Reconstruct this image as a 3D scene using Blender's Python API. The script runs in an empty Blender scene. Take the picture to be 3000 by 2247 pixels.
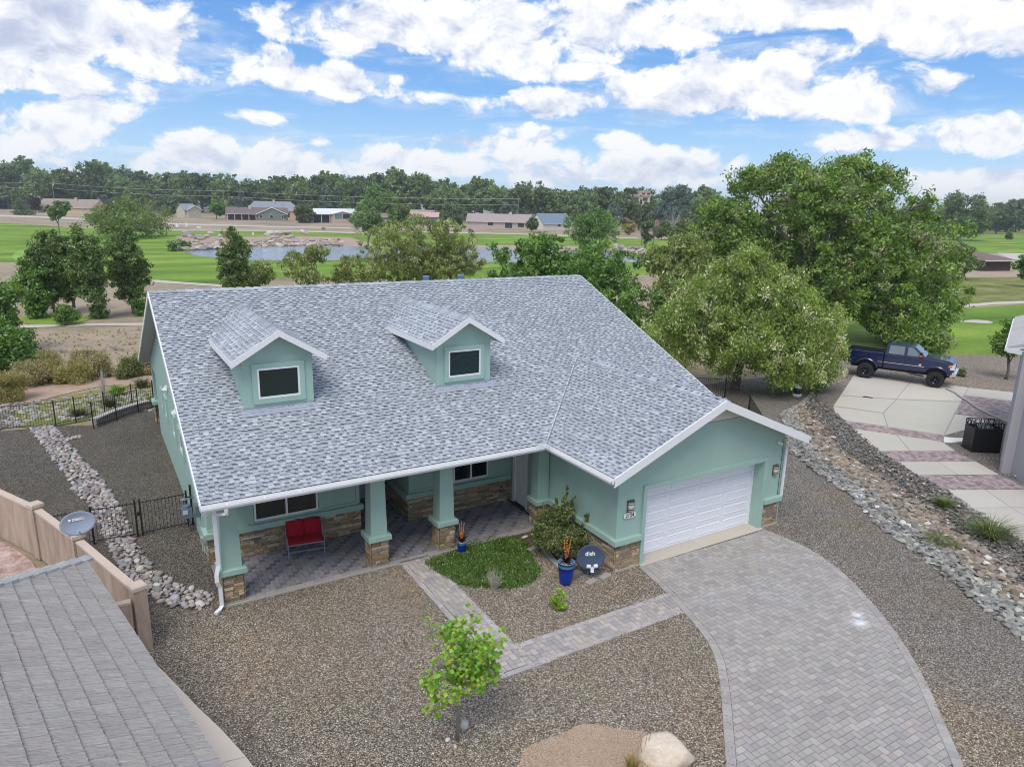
import bpy, math, random
import numpy as np
from mathutils import Matrix, Vector
R = math.radians
rnd = random.Random(7)
C = bpy.context.scene.collection
SC = bpy.context.scene

# ---------------------------------------------------------------- camera, sky, sun, exposure
CAMP, CAMR, LENS = ([-1.86053, -17.58504, 10.5199], [[0.858608, -0.512195, 0.021167], [0.106672, 0.2189, 0.969899], [0.501411, 0.830505, -0.242586]], 25.008025304054712)
cam = bpy.data.cameras.new('camera'); co = bpy.data.objects.new('camera', cam); C.objects.link(co)
r_, u_, f_ = [Vector(v) for v in CAMR]
m4 = Matrix((r_, u_, -f_)).transposed().to_4x4(); m4.translation = Vector(CAMP); co.matrix_world = m4
cam.sensor_fit = 'HORIZONTAL'; cam.sensor_width = 36; cam.lens = LENS; cam.clip_end = 12000; cam.clip_start = 0.1
SC.camera = co
SC.cycles.filter_width = 1.0
vs = SC.view_settings; vs.view_transform = 'Standard'; vs.look = 'None'; vs.gamma = 1; vs.use_curve_mapping = False
vs.exposure = 0.80
SUN_AZ, SUN_EL = R(225), R(58)
wd = bpy.data.worlds.new('World'); SC.world = wd; wd.use_nodes = True
WT = wd.node_tree; WT.nodes.clear()
SKY_STRENGTH = 0.10

class NT:
    """short hand for building node trees"""
    def __init__(s, tree): s.t = tree
    def n(s, typ, ins=None, **kw):
        nd = s.t.nodes.new(typ)
        for k, v in kw.items(): setattr(nd, k, v)
        if ins:
            for k, v in ins.items():
                sk = nd.inputs[k]
                if isinstance(v, bpy.types.NodeSocket): s.t.links.new(v, sk)
                elif isinstance(v, bpy.types.Node): s.t.links.new(v.outputs[0], sk)
                else:
                    if isinstance(v, (tuple, list)) and len(v) == 3 and sk.type == 'RGBA': v = (*v, 1)
                    sk.default_value = v
        return nd
    def m(s, op, a, b=0.0, c=0.0, clamp=False):
        return s.n('ShaderNodeMath', {0: a, 1: b, 2: c}, operation=op, use_clamp=clamp).outputs[0]
    def mix(s, f, a, b, typ='MIX'):
        nd = s.n('ShaderNodeMix', data_type='RGBA', blend_type=typ)
        for i, v in ((0, f), (6, a), (7, b)):
            sk = nd.inputs[i]
            if isinstance(v, bpy.types.NodeSocket): s.t.links.new(v, sk)
            else:
                if isinstance(v, (tuple, list)) and len(v) == 3: v = (*v, 1)
                sk.default_value = v
        return nd.outputs[2]
    def noise(s, vec, scale, detail=4, rough=0.55, dist=0.0, col=False):
        nd = s.n('ShaderNodeTexNoise', {'Scale': scale, 'Detail': detail, 'Roughness': rough, 'Distortion': dist})
        if vec is not None: s.t.links.new(vec, nd.inputs['Vector'])
        return nd.outputs[1 if col else 0]
    def ramp(s, f, stops, interp='LINEAR'):
        nd = s.n('ShaderNodeValToRGB'); cr = nd.color_ramp; cr.interpolation = interp
        while len(cr.elements) > 1: cr.elements.remove(cr.elements[-1])
        for i, (p, c) in enumerate(stops):
            e = cr.elements[0] if i == 0 else cr.elements.new(p)
            e.position = p; e.color = (*c, 1) if len(c) == 3 else c
        s.t.links.new(f, nd.inputs[0]); return nd.outputs[0]
    def rng(s, v, a, b, c=0.0, d=1.0):
        return s.n('ShaderNodeMapRange', {0: v, 1: a, 2: b, 3: c, 4: d}, clamp=True, interpolation_type='SMOOTHSTEP').outputs[0]

# cloud masses: azimuth, elevation, half widths (radians), weight, greyness
CLOUDS = [
 ((0.009,0.188,0.146,0.060), 1.25, 1.0), ((-0.042,0.155,0.084,0.041), 1.1, .9), ((0.099,0.175,0.074,0.046), 1.1, .25), ((0.174,0.157,0.110,0.032), 1.05, .1), ((0.288,0.147,0.108,0.023), .95, .1),
 ((0.001,0.123,0.125,0.020), .85, .2), ((0.398,0.133,0.066,0.011), .6, .1), ((0.025,0.092,0.058,0.030), 1.0, .15), ((-0.042,0.056,0.065,0.044), 1.0, .3), ((-0.009,0.075,0.085,0.030), .9, .2),
 ((0.139,0.050,0.100,0.034), 1.15, .25), ((0.243,0.051,0.102,0.033), 1.15, .25), ((0.379,0.053,0.133,0.025), .95, .2), ((0.508,0.059,0.117,0.024), .8, .2), ((0.563,0.095,0.055,0.013), .6, .1), ((0.495,0.079,0.092,0.014), .6, .1),
 ((0.388,0.213,0.162,0.039), 1.1, .1), ((0.506,0.213,0.165,0.055), 1.15, .15), ((0.648,0.220,0.169,0.044), 1.1, .1), ((0.845,0.232,0.224,0.025), 1.1, .1), ((1.060,0.205,0.116,0.037), 1.15, .15), ((1.132,0.202,0.106,0.048), 1.1, .2),
 ((0.567,0.171,0.114,0.015), .6, .1), ((0.611,0.130,0.133,0.021), .95, .1), ((0.741,0.144,0.128,0.041), 1.1, .2), ((0.848,0.153,0.126,0.045), 1.15, .2), ((0.960,0.139,0.096,0.038), 1.05, .3), ((1.047,0.140,0.056,0.022), .75, .1),
 ((0.730,0.051,0.102,0.028), 1.15, .15), ((0.680,0.088,0.036,0.015), .8, .1), ((0.212,0.098,0.041,0.012), .65, .1), ((1.076,0.036,0.074,0.021), 1.15, .15), ((1.130,0.034,0.078,0.023), 1.1, .2), ((1.007,0.086,0.093,0.016), .55, .1),
 ((1.095,0.089,0.089,0.027), .9, .3), ((0.904,0.182,0.058,0.020), .8, .1), ((0.241,0.202,0.022,0.013), .75, 0), ((0.384,0.154,0.019,0.009), .7, 0), ((-0.067,0.025,0.127,0.015), .8, .3), ((0.596,0.037,0.099,0.018), .8, .2),
]
def build_world():
    W = NT(WT)
    tc = W.n('ShaderNodeTexCoord').outputs['Generated']
    sx = W.n('ShaderNodeSeparateXYZ', {0: tc}); X, Y, Z = sx.outputs
    az = W.m('ARCTAN2', X, Y)
    el = W.m('ARCSINE', Z)
    sky = W.n('ShaderNodeTexSky', sky_type='NISHITA', sun_disc=False, sun_elevation=SUN_EL, sun_rotation=SUN_AZ, altitude=1500, air_density=1.0, dust_density=0.35, ozone_density=2.2).outputs[0]
    # a little deeper blue, as in the photograph's clear gaps
    grad = W.ramp(W.m('MULTIPLY', el, 0.8, clamp=True), [(0.0, (3.6, 4.7, 5.8)), (0.05, (2.4, 3.9, 5.7)), (0.11, (1.2, 2.75, 5.3)), (0.19, (0.75, 2.1, 4.8)), (0.6, (0.6, 1.7, 4.2)), (1.0, (0.55, 1.5, 3.6))])
    sky = W.mix(0.85, sky, grad)
    # coordinates for the puffs: azimuth and stretched elevation; the large ones get flatter low down
    pv = W.n('ShaderNodeCombineXYZ', {0: az, 1: W.m('MULTIPLY', el, 1.45), 2: 0.0}).outputs[0]
    big = W.noise(pv, 7.0, 3, 0.5, 0.3)
    fine = W.noise(pv, 15.0, 10, 0.62, 0.35)
    pv2 = W.n('ShaderNodeVectorMath', {0: pv, 1: (-0.006, 0.028, 0.0)}, operation='ADD').outputs[0]
    fine2 = W.noise(pv2, 15.0, 8, 0.60, 0.35)
    wis = W.noise(W.n('ShaderNodeCombineXYZ', {0: az, 1: W.m('MULTIPLY', el, 5.0), 2: 3.0}).outputs[0], 9.0, 7, 0.62, 0.6)
    mask = None; grey = None
    for a0, e0, ra, re, w, g in [(*c[0], c[1], c[2]) for c in CLOUDS]:
        dx = W.m('MULTIPLY', W.m('SUBTRACT', az, a0), 1 / ra)
        dy = W.m('MULTIPLY', W.m('SUBTRACT', el, e0), 1 / re)
        q = W.m('SUBTRACT', 1.0, W.m('ADD', W.m('MULTIPLY', dx, dx), W.m('MULTIPLY', dy, dy)))
        q = W.m('MULTIPLY', q, w * 0.46)
        q = W.m('MAXIMUM', q, -0.55)
        mask = q if mask is None else W.m('SMOOTH_MAX', mask, q, 0.05)
        gq = W.m('MULTIPLY', W.m('MAXIMUM', q, 0.0), g)
        grey = gq if grey is None else W.m('MAXIMUM', grey, gq)
    # the same kind of broken cloud goes on over the rest of the sky
    pl = W.n('ShaderNodeVectorMath', {0: W.n('ShaderNodeCombineXYZ', {0: X, 1: Y, 2: 0.0}).outputs[0]}, operation='SCALE')
    WT.links.new(W.m('DIVIDE', 1.0, W.m('ADD', W.m('MAXIMUM', Z, 0.0), 0.12)), pl.inputs['Scale'])
    gen = W.noise(pl.outputs[0], 1.6, 4, 0.5)
    gen = W.m('MULTIPLY', W.m('SUBTRACT', gen, 0.45), 3.0)
    daz = W.m('ABSOLUTE', W.m('SUBTRACT', az, 0.54))
    away = W.m('MAXIMUM', W.rng(daz, 0.72, 1.0), W.rng(el, 0.27, 0.42))
    mask = W.m('ADD', W.m('MULTIPLY', mask, W.m('SUBTRACT', 1.0, away)), W.m('MULTIPLY', gen, away))
    dens = W.m('ADD', mask, W.m('ADD', W.m('MULTIPLY', W.m('SUBTRACT', fine, 0.5), 1.9), W.m('MULTIPLY', W.m('SUBTRACT', big, 0.5), 0.9)))
    cov = W.rng(dens, 0.02, 0.30)
    veil = W.m('MULTIPLY', W.rng(W.m('ADD', wis, W.m('MULTIPLY', mask, 0.25)), 0.44, 0.72), 0.42)
    cov = W.m('MAXIMUM', cov, veil)
    rel = W.m('MULTIPLY', W.m('SUBTRACT', fine, fine2), 3.0)
    thick = W.rng(dens, 0.15, 0.95)
    sh = W.m('ADD', W.m('MULTIPLY', rel, 1.0), W.m('SUBTRACT', 0.97, W.m('MULTIPLY', W.m('MULTIPLY', W.rng(grey, 0.02, 0.42), thick), 0.62)))
    sh = W.m('SUBTRACT', sh, W.m('MULTIPLY', thick, 0.16))
    ccol = W.ramp(W.m('MULTIPLY', sh, 1.0, clamp=True), [(0.0, (2.4, 2.8, 3.9)), (0.45, (3.7, 4.0, 5.0)), (0.75, (4.9, 5.15, 5.7)), (1.0, (6.0, 6.05, 6.15))])
    ccol = W.mix(W.rng(el, 0.0, 0.12, 0.40, 0.0), ccol, (5.3, 5.75, 6.3))
    col = W.mix(cov, sky, ccol)
    col = W.mix(W.rng(Z, -0.02, 0.0, 1.0, 0.0), col, (2.2, 2.1, 1.9))
    bg = W.n('ShaderNodeBackground', {0: col, 1: SKY_STRENGTH})
    out = W.n('ShaderNodeOutputWorld'); WT.links.new(bg.outputs[0], out.inputs[0])
build_world()
sd = bpy.data.lights.new('sun', 'SUN'); sd.energy = 1.35; sd.angle = R(30); sd.color = (1, .95, .87)
so = bpy.data.objects.new('sun', sd); C.objects.link(so)
so.rotation_euler = Vector((math.sin(SUN_AZ) * math.cos(SUN_EL), math.cos(SUN_AZ) * math.cos(SUN_EL), math.sin(SUN_EL))).to_track_quat('Z', 'Y').to_euler()
so.location = (0, 0, 40)

# ---------------------------------------------------------------- helpers
def tag(o, label=None, cat=None, group=None, kind=None):
    if label: o['label'] = label
    if cat: o['category'] = cat
    if group: o['group'] = group
    if kind: o['kind'] = kind
    return o
def empty(name, loc=(0, 0, 0), rz=0.0, label=None, cat=None, group=None, kind=None):
    o = bpy.data.objects.new(name, None); C.objects.link(o)
    o.location = loc if len(loc) == 3 else (loc[0], loc[1], 0); o.rotation_euler = (0, 0, rz)
    o.empty_display_size = 0.2
    return tag(o, label, cat, group, kind)

class MB:
    """collects faces with a colour each; build() links them as ONE mesh object"""
    def __init__(s): s.v = []; s.f = []; s.c = []
    def face(s, pts, col=(1, 1, 1), cols=None):
        k = len(s.v); s.v += [tuple(p) for p in pts]; s.f.append(tuple(range(k, k + len(pts))))
        s.c += cols if cols else [col] * len(pts)
    def raw(s, vs, fs, col=(1, 1, 1)):
        k = len(s.v); s.v += [tuple(p) for p in vs]
        for f in fs:
            s.f.append(tuple(i + k for i in f)); s.c += [col] * len(f)
        return s
    def box(s, a, b, col=(1, 1, 1), rz=0.0, org=None):
        x0, y0, z0 = a; x1, y1, z1 = b
        vs = [(x0, y0, z0), (x1, y0, z0), (x1, y1, z0), (x0, y1, z0), (x0, y0, z1), (x1, y0, z1), (x1, y1, z1), (x0, y1, z1)]
        if rz:
            ox, oy = org if org else ((x0 + x1) / 2, (y0 + y1) / 2); c, n = math.cos(rz), math.sin(rz)
            vs = [(ox + (x - ox) * c - (y - oy) * n, oy + (x - ox) * n + (y - oy) * c, z) for x, y, z in vs]
        return s.raw(vs, [(0, 3, 2, 1), (4, 5, 6, 7), (0, 1, 5, 4), (1, 2, 6, 5), (2, 3, 7, 6), (3, 0, 4, 7)], col)
    def prism(s, poly, z0, z1, col=(1, 1, 1), bevel=0.0, bottom=False):
        n = len(poly); cx = sum(p[0] for p in poly) / n; cy = sum(p[1] for p in poly) / n
        a = sum(poly[i][0] * poly[(i + 1) % n][1] - poly[(i + 1) % n][0] * poly[i][1] for i in range(n))
        if a < 0: poly = poly[::-1]
        vs = [(x, y, z0) for x, y in poly]
        fs = []
        if bevel:
            vs += [(x, y, z1 - bevel) for x, y in poly]
            for x, y in poly:
                d = math.hypot(x - cx, y - cy) or 1; k = max(0, 1 - bevel * 1.3 / d); vs.append((cx + (x - cx) * k, cy + (y - cy) * k, z1))
            rings = 3
        else:
            vs += [(x, y, z1) for x, y in poly]; rings = 2
        for r in range(rings - 1):
            for i in range(n):
                j = (i + 1) % n; fs.append((r * n + i, r * n + j, (r + 1) * n + j, (r + 1) * n + i))
        fs.append(tuple(range((rings - 1) * n, rings * n)))
        if bottom: fs.append(tuple(range(n))[::-1])
        return s.raw(vs, fs, col)
    def tube(s, pts, rad, n=8, col=(1, 1, 1), cap=True, ell=None):
        P = [Vector(p) for p in pts]; k = len(P)
        rad = rad if isinstance(rad, (list, tuple)) else [rad] * k
        vs = []; fs = []; up = None
        for i, p in enumerate(P):
            t = (P[min(i + 1, k - 1)] - P[max(i - 1, 0)]).normalized()
            if up is None:
                up = Vector((0, 0, 1)) if abs(t.z) < .9 else Vector((1, 0, 0))
            a = t.cross(up); a = a.normalized() if a.length > 1e-5 else t.orthogonal().normalized()
            b = t.cross(a).normalized(); up = -b if False else up
            ra = rad[i]; rb = ra if ell is None else ra * ell
            for j in range(n):
                w = 2 * math.pi * (j + .5) / n; vs.append(tuple(p + a * (math.cos(w) * ra) + b * (math.sin(w) * rb)))
        for i in range(k - 1):
            for j in range(n):
                q = (j + 1) % n; fs.append((i * n + j, i * n + q, (i + 1) * n + q, (i + 1) * n + j))
        if cap: fs += [tuple(range(n))[::-1], tuple(range((k - 1) * n, k * n))]
        return s.raw(vs, fs, col)
    def lathe(s, prof, n=24, cen=(0, 0, 0), col=(1, 1, 1), cols=None, ax=1.0, ay=1.0):
        vs = []; k0 = len(s.v)
        for r, z in prof:
            for j in range(n):
                w = 2 * math.pi * j / n; vs.append((cen[0] + r * ax * math.cos(w), cen[1] + r * ay * math.sin(w), cen[2] + z))
        s.v += vs
        for i in range(len(prof) - 1):
            for j in range(n):
                q = (j + 1) % n; s.f.append((k0 + i * n + j, k0 + i * n + q, k0 + (i + 1) * n + q, k0 + (i + 1) * n + j)); s.c += [cols[i] if cols else col] * 4
        return s
    def build(s, name, mat, parent=None, smooth=False, kind=None):
        me = bpy.data.meshes.new(name); me.from_pydata(s.v, [], s.f)
        if s.c:
            at = me.color_attributes.new('Col', 'FLOAT_COLOR', 'CORNER')
            a = np.ones((len(s.c), 4), np.float32); a[:, :3] = np.array(s.c, np.float32); at.data.foreach_set('color', a.ravel())
        me.materials.append(mat); me.update()
        if smooth: me.shade_smooth()
        o = bpy.data.objects.new(name, me); C.objects.link(o)
        if parent is not None: o.parent = parent
        if kind: o['kind'] = kind
        return o
def npmesh(name, v, f, col, mat, parent=None, kind=None, smooth=False):
    """fast path: v (n,3), f (m,k) all faces of one size, col (m,3) per face"""
    me = bpy.data.meshes.new(name); m, k = f.shape
    me.vertices.add(len(v)); me.vertices.foreach_set('co', v.astype(np.float32).ravel())
    me.loops.add(m * k); me.loops.foreach_set('vertex_index', f.astype(np.int32).ravel())
    me.polygons.add(m); me.polygons.foreach_set('loop_start', np.arange(0, m * k, k, dtype=np.int32))
    me.update(calc_edges=True)
    if col is not None:
        at = me.color_attributes.new('Col', 'FLOAT_COLOR', 'CORNER')
        a = np.ones((m * k, 4), np.float32); a[:, :3] = np.repeat(col, k, axis=0); at.data.foreach_set('color', a.ravel())
    me.materials.append(mat)
    if smooth: me.shade_smooth()
    o = bpy.data.objects.new(name, me); C.objects.link(o)
    if parent is not None: o.parent = parent
    if kind: o['kind'] = kind
    return o
def copy_tree(o, parent=None):
    c = o.copy(); C.objects.link(c); c.parent = parent
    for ch in list(o.children): copy_tree(ch, c)
    return c
def text(name, body, size, mat, parent, matrix, extrude=0.002, align='CENTER', sx=1.0, offset=0.0):
    cu = bpy.data.curves.new(name, 'FONT'); cu.body = body; cu.size = size; cu.extrude = extrude; cu.align_x = align; cu.align_y = 'CENTER'; cu.offset = offset; cu.resolution_u = 3
    t = bpy.data.objects.new(name, cu); C.objects.link(t); bpy.context.view_layer.update()
    me = bpy.data.meshes.new_from_object(t.evaluated_get(bpy.context.evaluated_depsgraph_get()))
    bpy.data.objects.remove(t); me.materials.clear(); me.materials.append(mat); me.name = name
    o = bpy.data.objects.new(name, me); C.objects.link(o)
    if parent is not None: o.parent = parent
    o.matrix_local = matrix @ Matrix.Diagonal((sx, 1, 1, 1))
    return o
def frame(org, ex, ey):
    ex = Vector(ex).normalized(); ey = Vector(ey); ey = (ey - ex * ey.dot(ex)).normalized(); ez = ex.cross(ey)
    m = Matrix((ex, ey, ez)).transposed().to_4x4(); m.translation = Vector(org); return m

# ---------------------------------------------------------------- materials
MATS = {}
def mat(name, fn):
    if name in MATS: return MATS[name]
    m = bpy.data.materials.new(name); m.use_nodes = True; t = m.node_tree; t.nodes.clear()
    N = NT(t); sh = fn(N); out = N.n('ShaderNodeOutputMaterial'); t.links.new(sh.outputs[0] if isinstance(sh, bpy.types.Node) else sh, out.inputs[0])
    MATS[name] = m; return m
def pos(N): return N.n('ShaderNodeNewGeometry').outputs['Position']
def attr(N): return N.n('ShaderNodeVertexColor', layer_name='Col').outputs[0]
def bump(N, h, strength=.3, dist=.01):
    return N.n('ShaderNodeBump', {'Height': h, 'Strength': strength, 'Distance': dist}).outputs[0]
def prin(N, col, rough=.8, **kw):
    ins = {'Base Color': col, 'Roughness': rough}; ins.update(kw); return N.n('ShaderNodeBsdfPrincipled', ins)
def plain(name, col, rough=.7, var=.12, scale=3.0, bs=.0, bscale=60, metal=0.0, useattr=False, spec=.4, coat=0.0):
    def fn(N):
        p = pos(N); n = N.noise(p, scale, 5, .6); n2 = N.noise(p, scale * 9, 3, .6)
        f = N.m('ADD', N.m('MULTIPLY', n, .7), N.m('MULTIPLY', n2, .3))
        g = N.m('ADD', 1 - var, N.m('MULTIPLY', f, 2 * var))
        base = N.mix(1.0, attr(N), (*col, 1), 'MULTIPLY') if useattr else (*col, 1)
        gg = N.n('ShaderNodeCombineColor', {0: g, 1: g, 2: g}).outputs[0]
        c = N.mix(1.0, gg, base, 'MULTIPLY')
        kw = {'Metallic': metal, 'Specular IOR Level': spec, 'Coat Weight': coat}
        if bs: kw['Normal'] = bump(N, N.noise(p, bscale, 4, .6), bs, .01)
        return prin(N, c, rough, **kw)
    return mat(name, fn)
def tinted(name, **kw): return plain(name, (1, 1, 1), useattr=True, **kw)

TEAL = (.35, .50, .435)
M_STUCCO = plain('teal_stucco', TEAL, .92, .12, 1.3, .6, 70)
M_WHITE = plain('white_paint', (.80, .80, .80), .55, .06, 1.5)
M_SOFFIT = plain('soffit_paint', (.50, .50, .48), .8, .06, 1.5)
M_BLACK = plain('black_metal', (.022, .02, .018), .5, .2, 6)
M_GLASS = mat('window_glass', lambda N: prin(N, (.012, .018, .02), .04, **{'Specular IOR Level': .6}))
M_GREENGLASS = mat('green_glass', lambda N: prin(N, (.003, .022, .022), .05, **{'Specular IOR Level': .55}))
M_DOORWHITE = plain('garage_door_paint', (.80, .81, .85), .5, .04, .8)
M_CONC = plain('pale_concrete', (.56, .54, .50), .85, .10, .8, .25, 50, useattr=True)
def stone_fn(N):
    p = pos(N); a = attr(N)
    n = N.noise(p, 7, 6, .68, .6); n2 = N.noise(p, 42, 4, .65)
    v = N.m('ADD', .42, N.m('MULTIPLY', N.m('ADD', N.m('MULTIPLY', n, .65), N.m('MULTIPLY', n2, .35)), 1.16))
    c = N.mix(1.0, a, N.n('ShaderNodeCombineColor', {0: v, 1: v, 2: v}).outputs[0], 'MULTIPLY')
    rust = N.rng(N.noise(p, 4.5, 4, .6), .56, .72, 0, .55)
    c = N.mix(rust, c, (.26, .145, .06))
    return prin(N, c, .9, Normal=bump(N, N.m('ADD', n, N.m('MULTIPLY', n2, .6)), .8, .02))
M_LEDGE = mat('ledge_stone', stone_fn)
def rock_fn(N):
    p = pos(N); a = attr(N); n = N.noise(p, 12, 6, .65, .3)
    v = N.m('ADD', .6, N.m('MULTIPLY', n, .8))
    c = N.mix(1.0, a, N.n('ShaderNodeCombineColor', {0: v, 1: v, 2: v}).outputs[0], 'MULTIPLY')
    return prin(N, c, .88, Normal=bump(N, n, .5, .02))
M_ROCK = mat('loose_rock', rock_fn)
def paver_fn(N):
    p = pos(N); a = attr(N); n = N.noise(p, 1.1, 5, .6); n2 = N.noise(p, 70, 4, .7); n3 = N.noise(p, 9, 4, .65)
    v = N.m('ADD', .84, N.m('ADD', N.m('ADD', N.m('MULTIPLY', n, .30), N.m('MULTIPLY', n3, .16)), N.m('MULTIPLY', n2, .24)))
    c = N.mix(1.0, a, N.n('ShaderNodeCombineColor', {0: v, 1: v, 2: v}).outputs[0], 'MULTIPLY')
    # chalky efflorescence drifting over the pavers
    sp = N.n('ShaderNodeSeparateXYZ', {0: p})
    def patch(x, y, r): 
        dx = N.m('SUBTRACT', sp.outputs[0], x); dy = N.m('SUBTRACT', sp.outputs[1], y)
        return N.rng(N.m('ADD', N.m('SQRT', N.m('ADD', N.m('MULTIPLY', dx, dx), N.m('MULTIPLY', dy, dy))), N.m('MULTIPLY', N.noise(p, 4, 5, .7), r * 1.2)), r * 1.5, r * .5)
    ch = N.m('MULTIPLY', N.m('MAXIMUM', N.m('MAXIMUM', patch(14.1, -5.9, 1.5), patch(12.2, -5.3, 1.0)), patch(15.5, -4.4, .9)), N.rng(N.noise(p, 7, 5, .7), .40, .70, 0, .55))
    c = N.mix(ch, c, (.52, .53, .57))
    c = N.mix(N.m('MAXIMUM', patch(14.8, -8.05, .36), patch(15.1, -7.8, .30)), c, (.80, .80, .82))
    return prin(N, c, .85, Normal=bump(N, n2, .35, .006))
M_PAVER = mat('concrete_paver', paver_fn)
def shingle_fn(N):
    p = pos(N); a = attr(N); n = N.noise(p, 120, 3, .8); n2 = N.noise(p, .45, 4, .6); n3 = N.noise(p, 5, 3, .6)
    v = N.m('ADD', .60, N.m('ADD', N.m('ADD', N.m('MULTIPLY', n, .42), N.m('MULTIPLY', n2, .24)), N.m('MULTIPLY', n3, .14)))
    c = N.mix(1.0, a, N.n('ShaderNodeCombineColor', {0: v, 1: v, 2: v}).outputs[0], 'MULTIPLY')
    return prin(N, c, .92, Normal=bump(N, n, .3, .004))
M_SHINGLE = mat('asphalt_shingle', shingle_fn)

def gravel_mat(name, stops, scale=26, patch=(.55, .5, .42), pamt=.5, big=.35, hb=1.0):
    def fn(N):
        p = pos(N)
        wp = N.n('ShaderNodeVectorMath', {0: p, 1: N.n('ShaderNodeVectorMath', {0: N.noise(p, 14, 2, .5, 0, True), 1: (.04, .04, .04)}, operation='MULTIPLY').outputs[0]}, operation='ADD').outputs[0]
        v = N.n('ShaderNodeTexVoronoi', {'Vector': wp, 'Scale': scale, 'Randomness': 1.0})
        v2 = N.n('ShaderNodeTexVoronoi', {'Vector': wp, 'Scale': scale * 1.9})
        cs = N.n('ShaderNodeSeparateColor', {0: v.outputs['Color']}); cs2 = N.n('ShaderNodeSeparateColor', {0: v2.outputs['Color']})
        c = N.ramp(N.m('ADD', N.m('MULTIPLY', cs.outputs[0], .75), N.m('MULTIPLY', cs2.outputs[1], .25)), stops)
        gap = N.rng(v.outputs['Distance'], .35, .78, 1.0, .35)
        c = N.mix(1.0, c, N.n('ShaderNodeCombineColor', {0: gap, 1: gap, 2: gap}).outputs[0], 'MULTIPLY')
        l = N.noise(p, .35, 5, .6); l2 = N.noise(p, 1.6, 4, .6)
        k = N.m('ADD', 1 - big, N.m('MULTIPLY', N.m('ADD', N.m('MULTIPLY', l, .6), N.m('MULTIPLY', l2, .4)), 2 * big))
        c = N.mix(1.0, c, N.n('ShaderNodeCombineColor', {0: k, 1: k, 2: k}).outputs[0], 'MULTIPLY')
        c = N.mix(N.rng(N.noise(p, .22, 4, .6), .5, .68, 0, pamt), c, N.mix(1.0, c, (*[x * 2 for x in patch], 1), 'MULTIPLY'))
        h = N.m('SUBTRACT', 1.0, v.outputs['Distance'])
        return prin(N, c, .93, Normal=bump(N, h, hb, .03), **{'Specular IOR Level': .25})
    return mat(name, fn)
M_GRAVEL = gravel_mat('tan_gravel', [(0, (.10, .085, .07)), (.28, (.20, .17, .14)), (.5, (.31, .27, .22)), (.68, (.42, .38, .33)), (.84, (.62, .58, .52)), (1, (.90, .87, .82))], 24, (.62, .5, .38), .35)
M_GRAVELD = gravel_mat('grey_gravel', [(0, (.055, .048, .042)), (.35, (.12, .105, .09)), (.6, (.19, .17, .145)), (.85, (.31, .285, .25)), (1, (.60, .56, .50))], 22, (.5, .5, .45), .3)
M_GRAVELR = gravel_mat('brown_gravel', [(0, (.085, .075, .065)), (.3, (.165, .145, .125)), (.55, (.26, .235, .205)), (.8, (.40, .37, .33)), (1, (.72, .70, .66))], 22, (.62, .48, .38), .5)
M_GRAVELP = gravel_mat('pinkish_gravel', [(0, (.20, .165, .13)), (.5, (.36, .30, .245)), (1, (.56, .50, .43))], 18, (.6, .5, .4), .4, .25)
M_DG = gravel_mat('tan_decomposed_granite', [(0, (.42, .27, .17)), (.45, (.58, .41, .28)), (.8, (.68, .52, .38)), (1, (.82, .70, .56))], 55, (.55, .5, .45), .2, .2, .5)

def earth_fn(N):
    p = pos(N); a = N.noise(p, .045, 6, .62, .4); b = N.noise(p, .7, 6, .7); d = N.noise(p, 6, 4, .7)
    f = N.m('ADD', N.m('MULTIPLY', a, .5), N.m('ADD', N.m('MULTIPLY', b, .35), N.m('MULTIPLY', d, .15)))
    c = N.ramp(f, [(.30, (.13, .125, .055)), (.42, (.24, .20, .115)), (.5, (.36, .28, .19)), (.6, (.43, .335, .245)), (.75, (.50, .41, .31))])
    return prin(N, c, .95, Normal=bump(N, d, .6, .08))
M_EARTH = mat('dry_earth', earth_fn)
def dirt_fn(N):
    p = pos(N); b = N.noise(p, .5, 6, .7); d = N.noise(p, 5, 5, .75)
    c = N.ramp(N.m('ADD', N.m('MULTIPLY', b, .6), N.m('MULTIPLY', d, .4)), [(.3, (.30, .20, .145)), (.5, (.43, .305, .225)), (.7, (.52, .40, .31))])
    return prin(N, c, .95, Normal=bump(N, d, .5, .06))
M_DIRT = mat('bare_reddish_dirt', dirt_fn)
def turf(name, c0, c1, c2, sc=.12):
    def fn(N):
        p = pos(N)
        st = N.n('ShaderNodeMapping', {0: p, 2: (0, 0, R(24)), 3: (.35, 1, 1)}).outputs[0]
        a = N.noise(st, sc, 5, .6, .5); b = N.noise(p, 2.2, 5, .7); d = N.noise(p, 25, 3, .7)
        f = N.m('ADD', N.m('MULTIPLY', a, .62), N.m('ADD', N.m('MULTIPLY', b, .2), N.m('MULTIPLY', d, .18)))
        return prin(N, N.ramp(f, [(.38, c0), (.5, c1), (.61, c2)]), .9, Normal=bump(N, d, .5, .05), **{'Specular IOR Level': .2})  # grass tones, contrast widened to paint in the shading of gentle mounds
    return mat(name, fn)
M_TURF = turf('fairway_turf', (.095, .175, .024), (.175, .285, .036), (.29, .385, .06))
M_GREEN = turf('putting_turf', (.18, .34, .06), (.23, .41, .08), (.28, .46, .10))
M_ROUGH = turf('rough_grass', (.10, .15, .03), (.20, .21, .06), (.33, .28, .13), .25)
M_STRAW = turf('straw_grass', (.32, .25, .11), (.43, .35, .18), (.50, .43, .26), .5)
M_PATH = plain('cart_path_concrete', (.55, .49, .43), .9, .10, .5)
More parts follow.
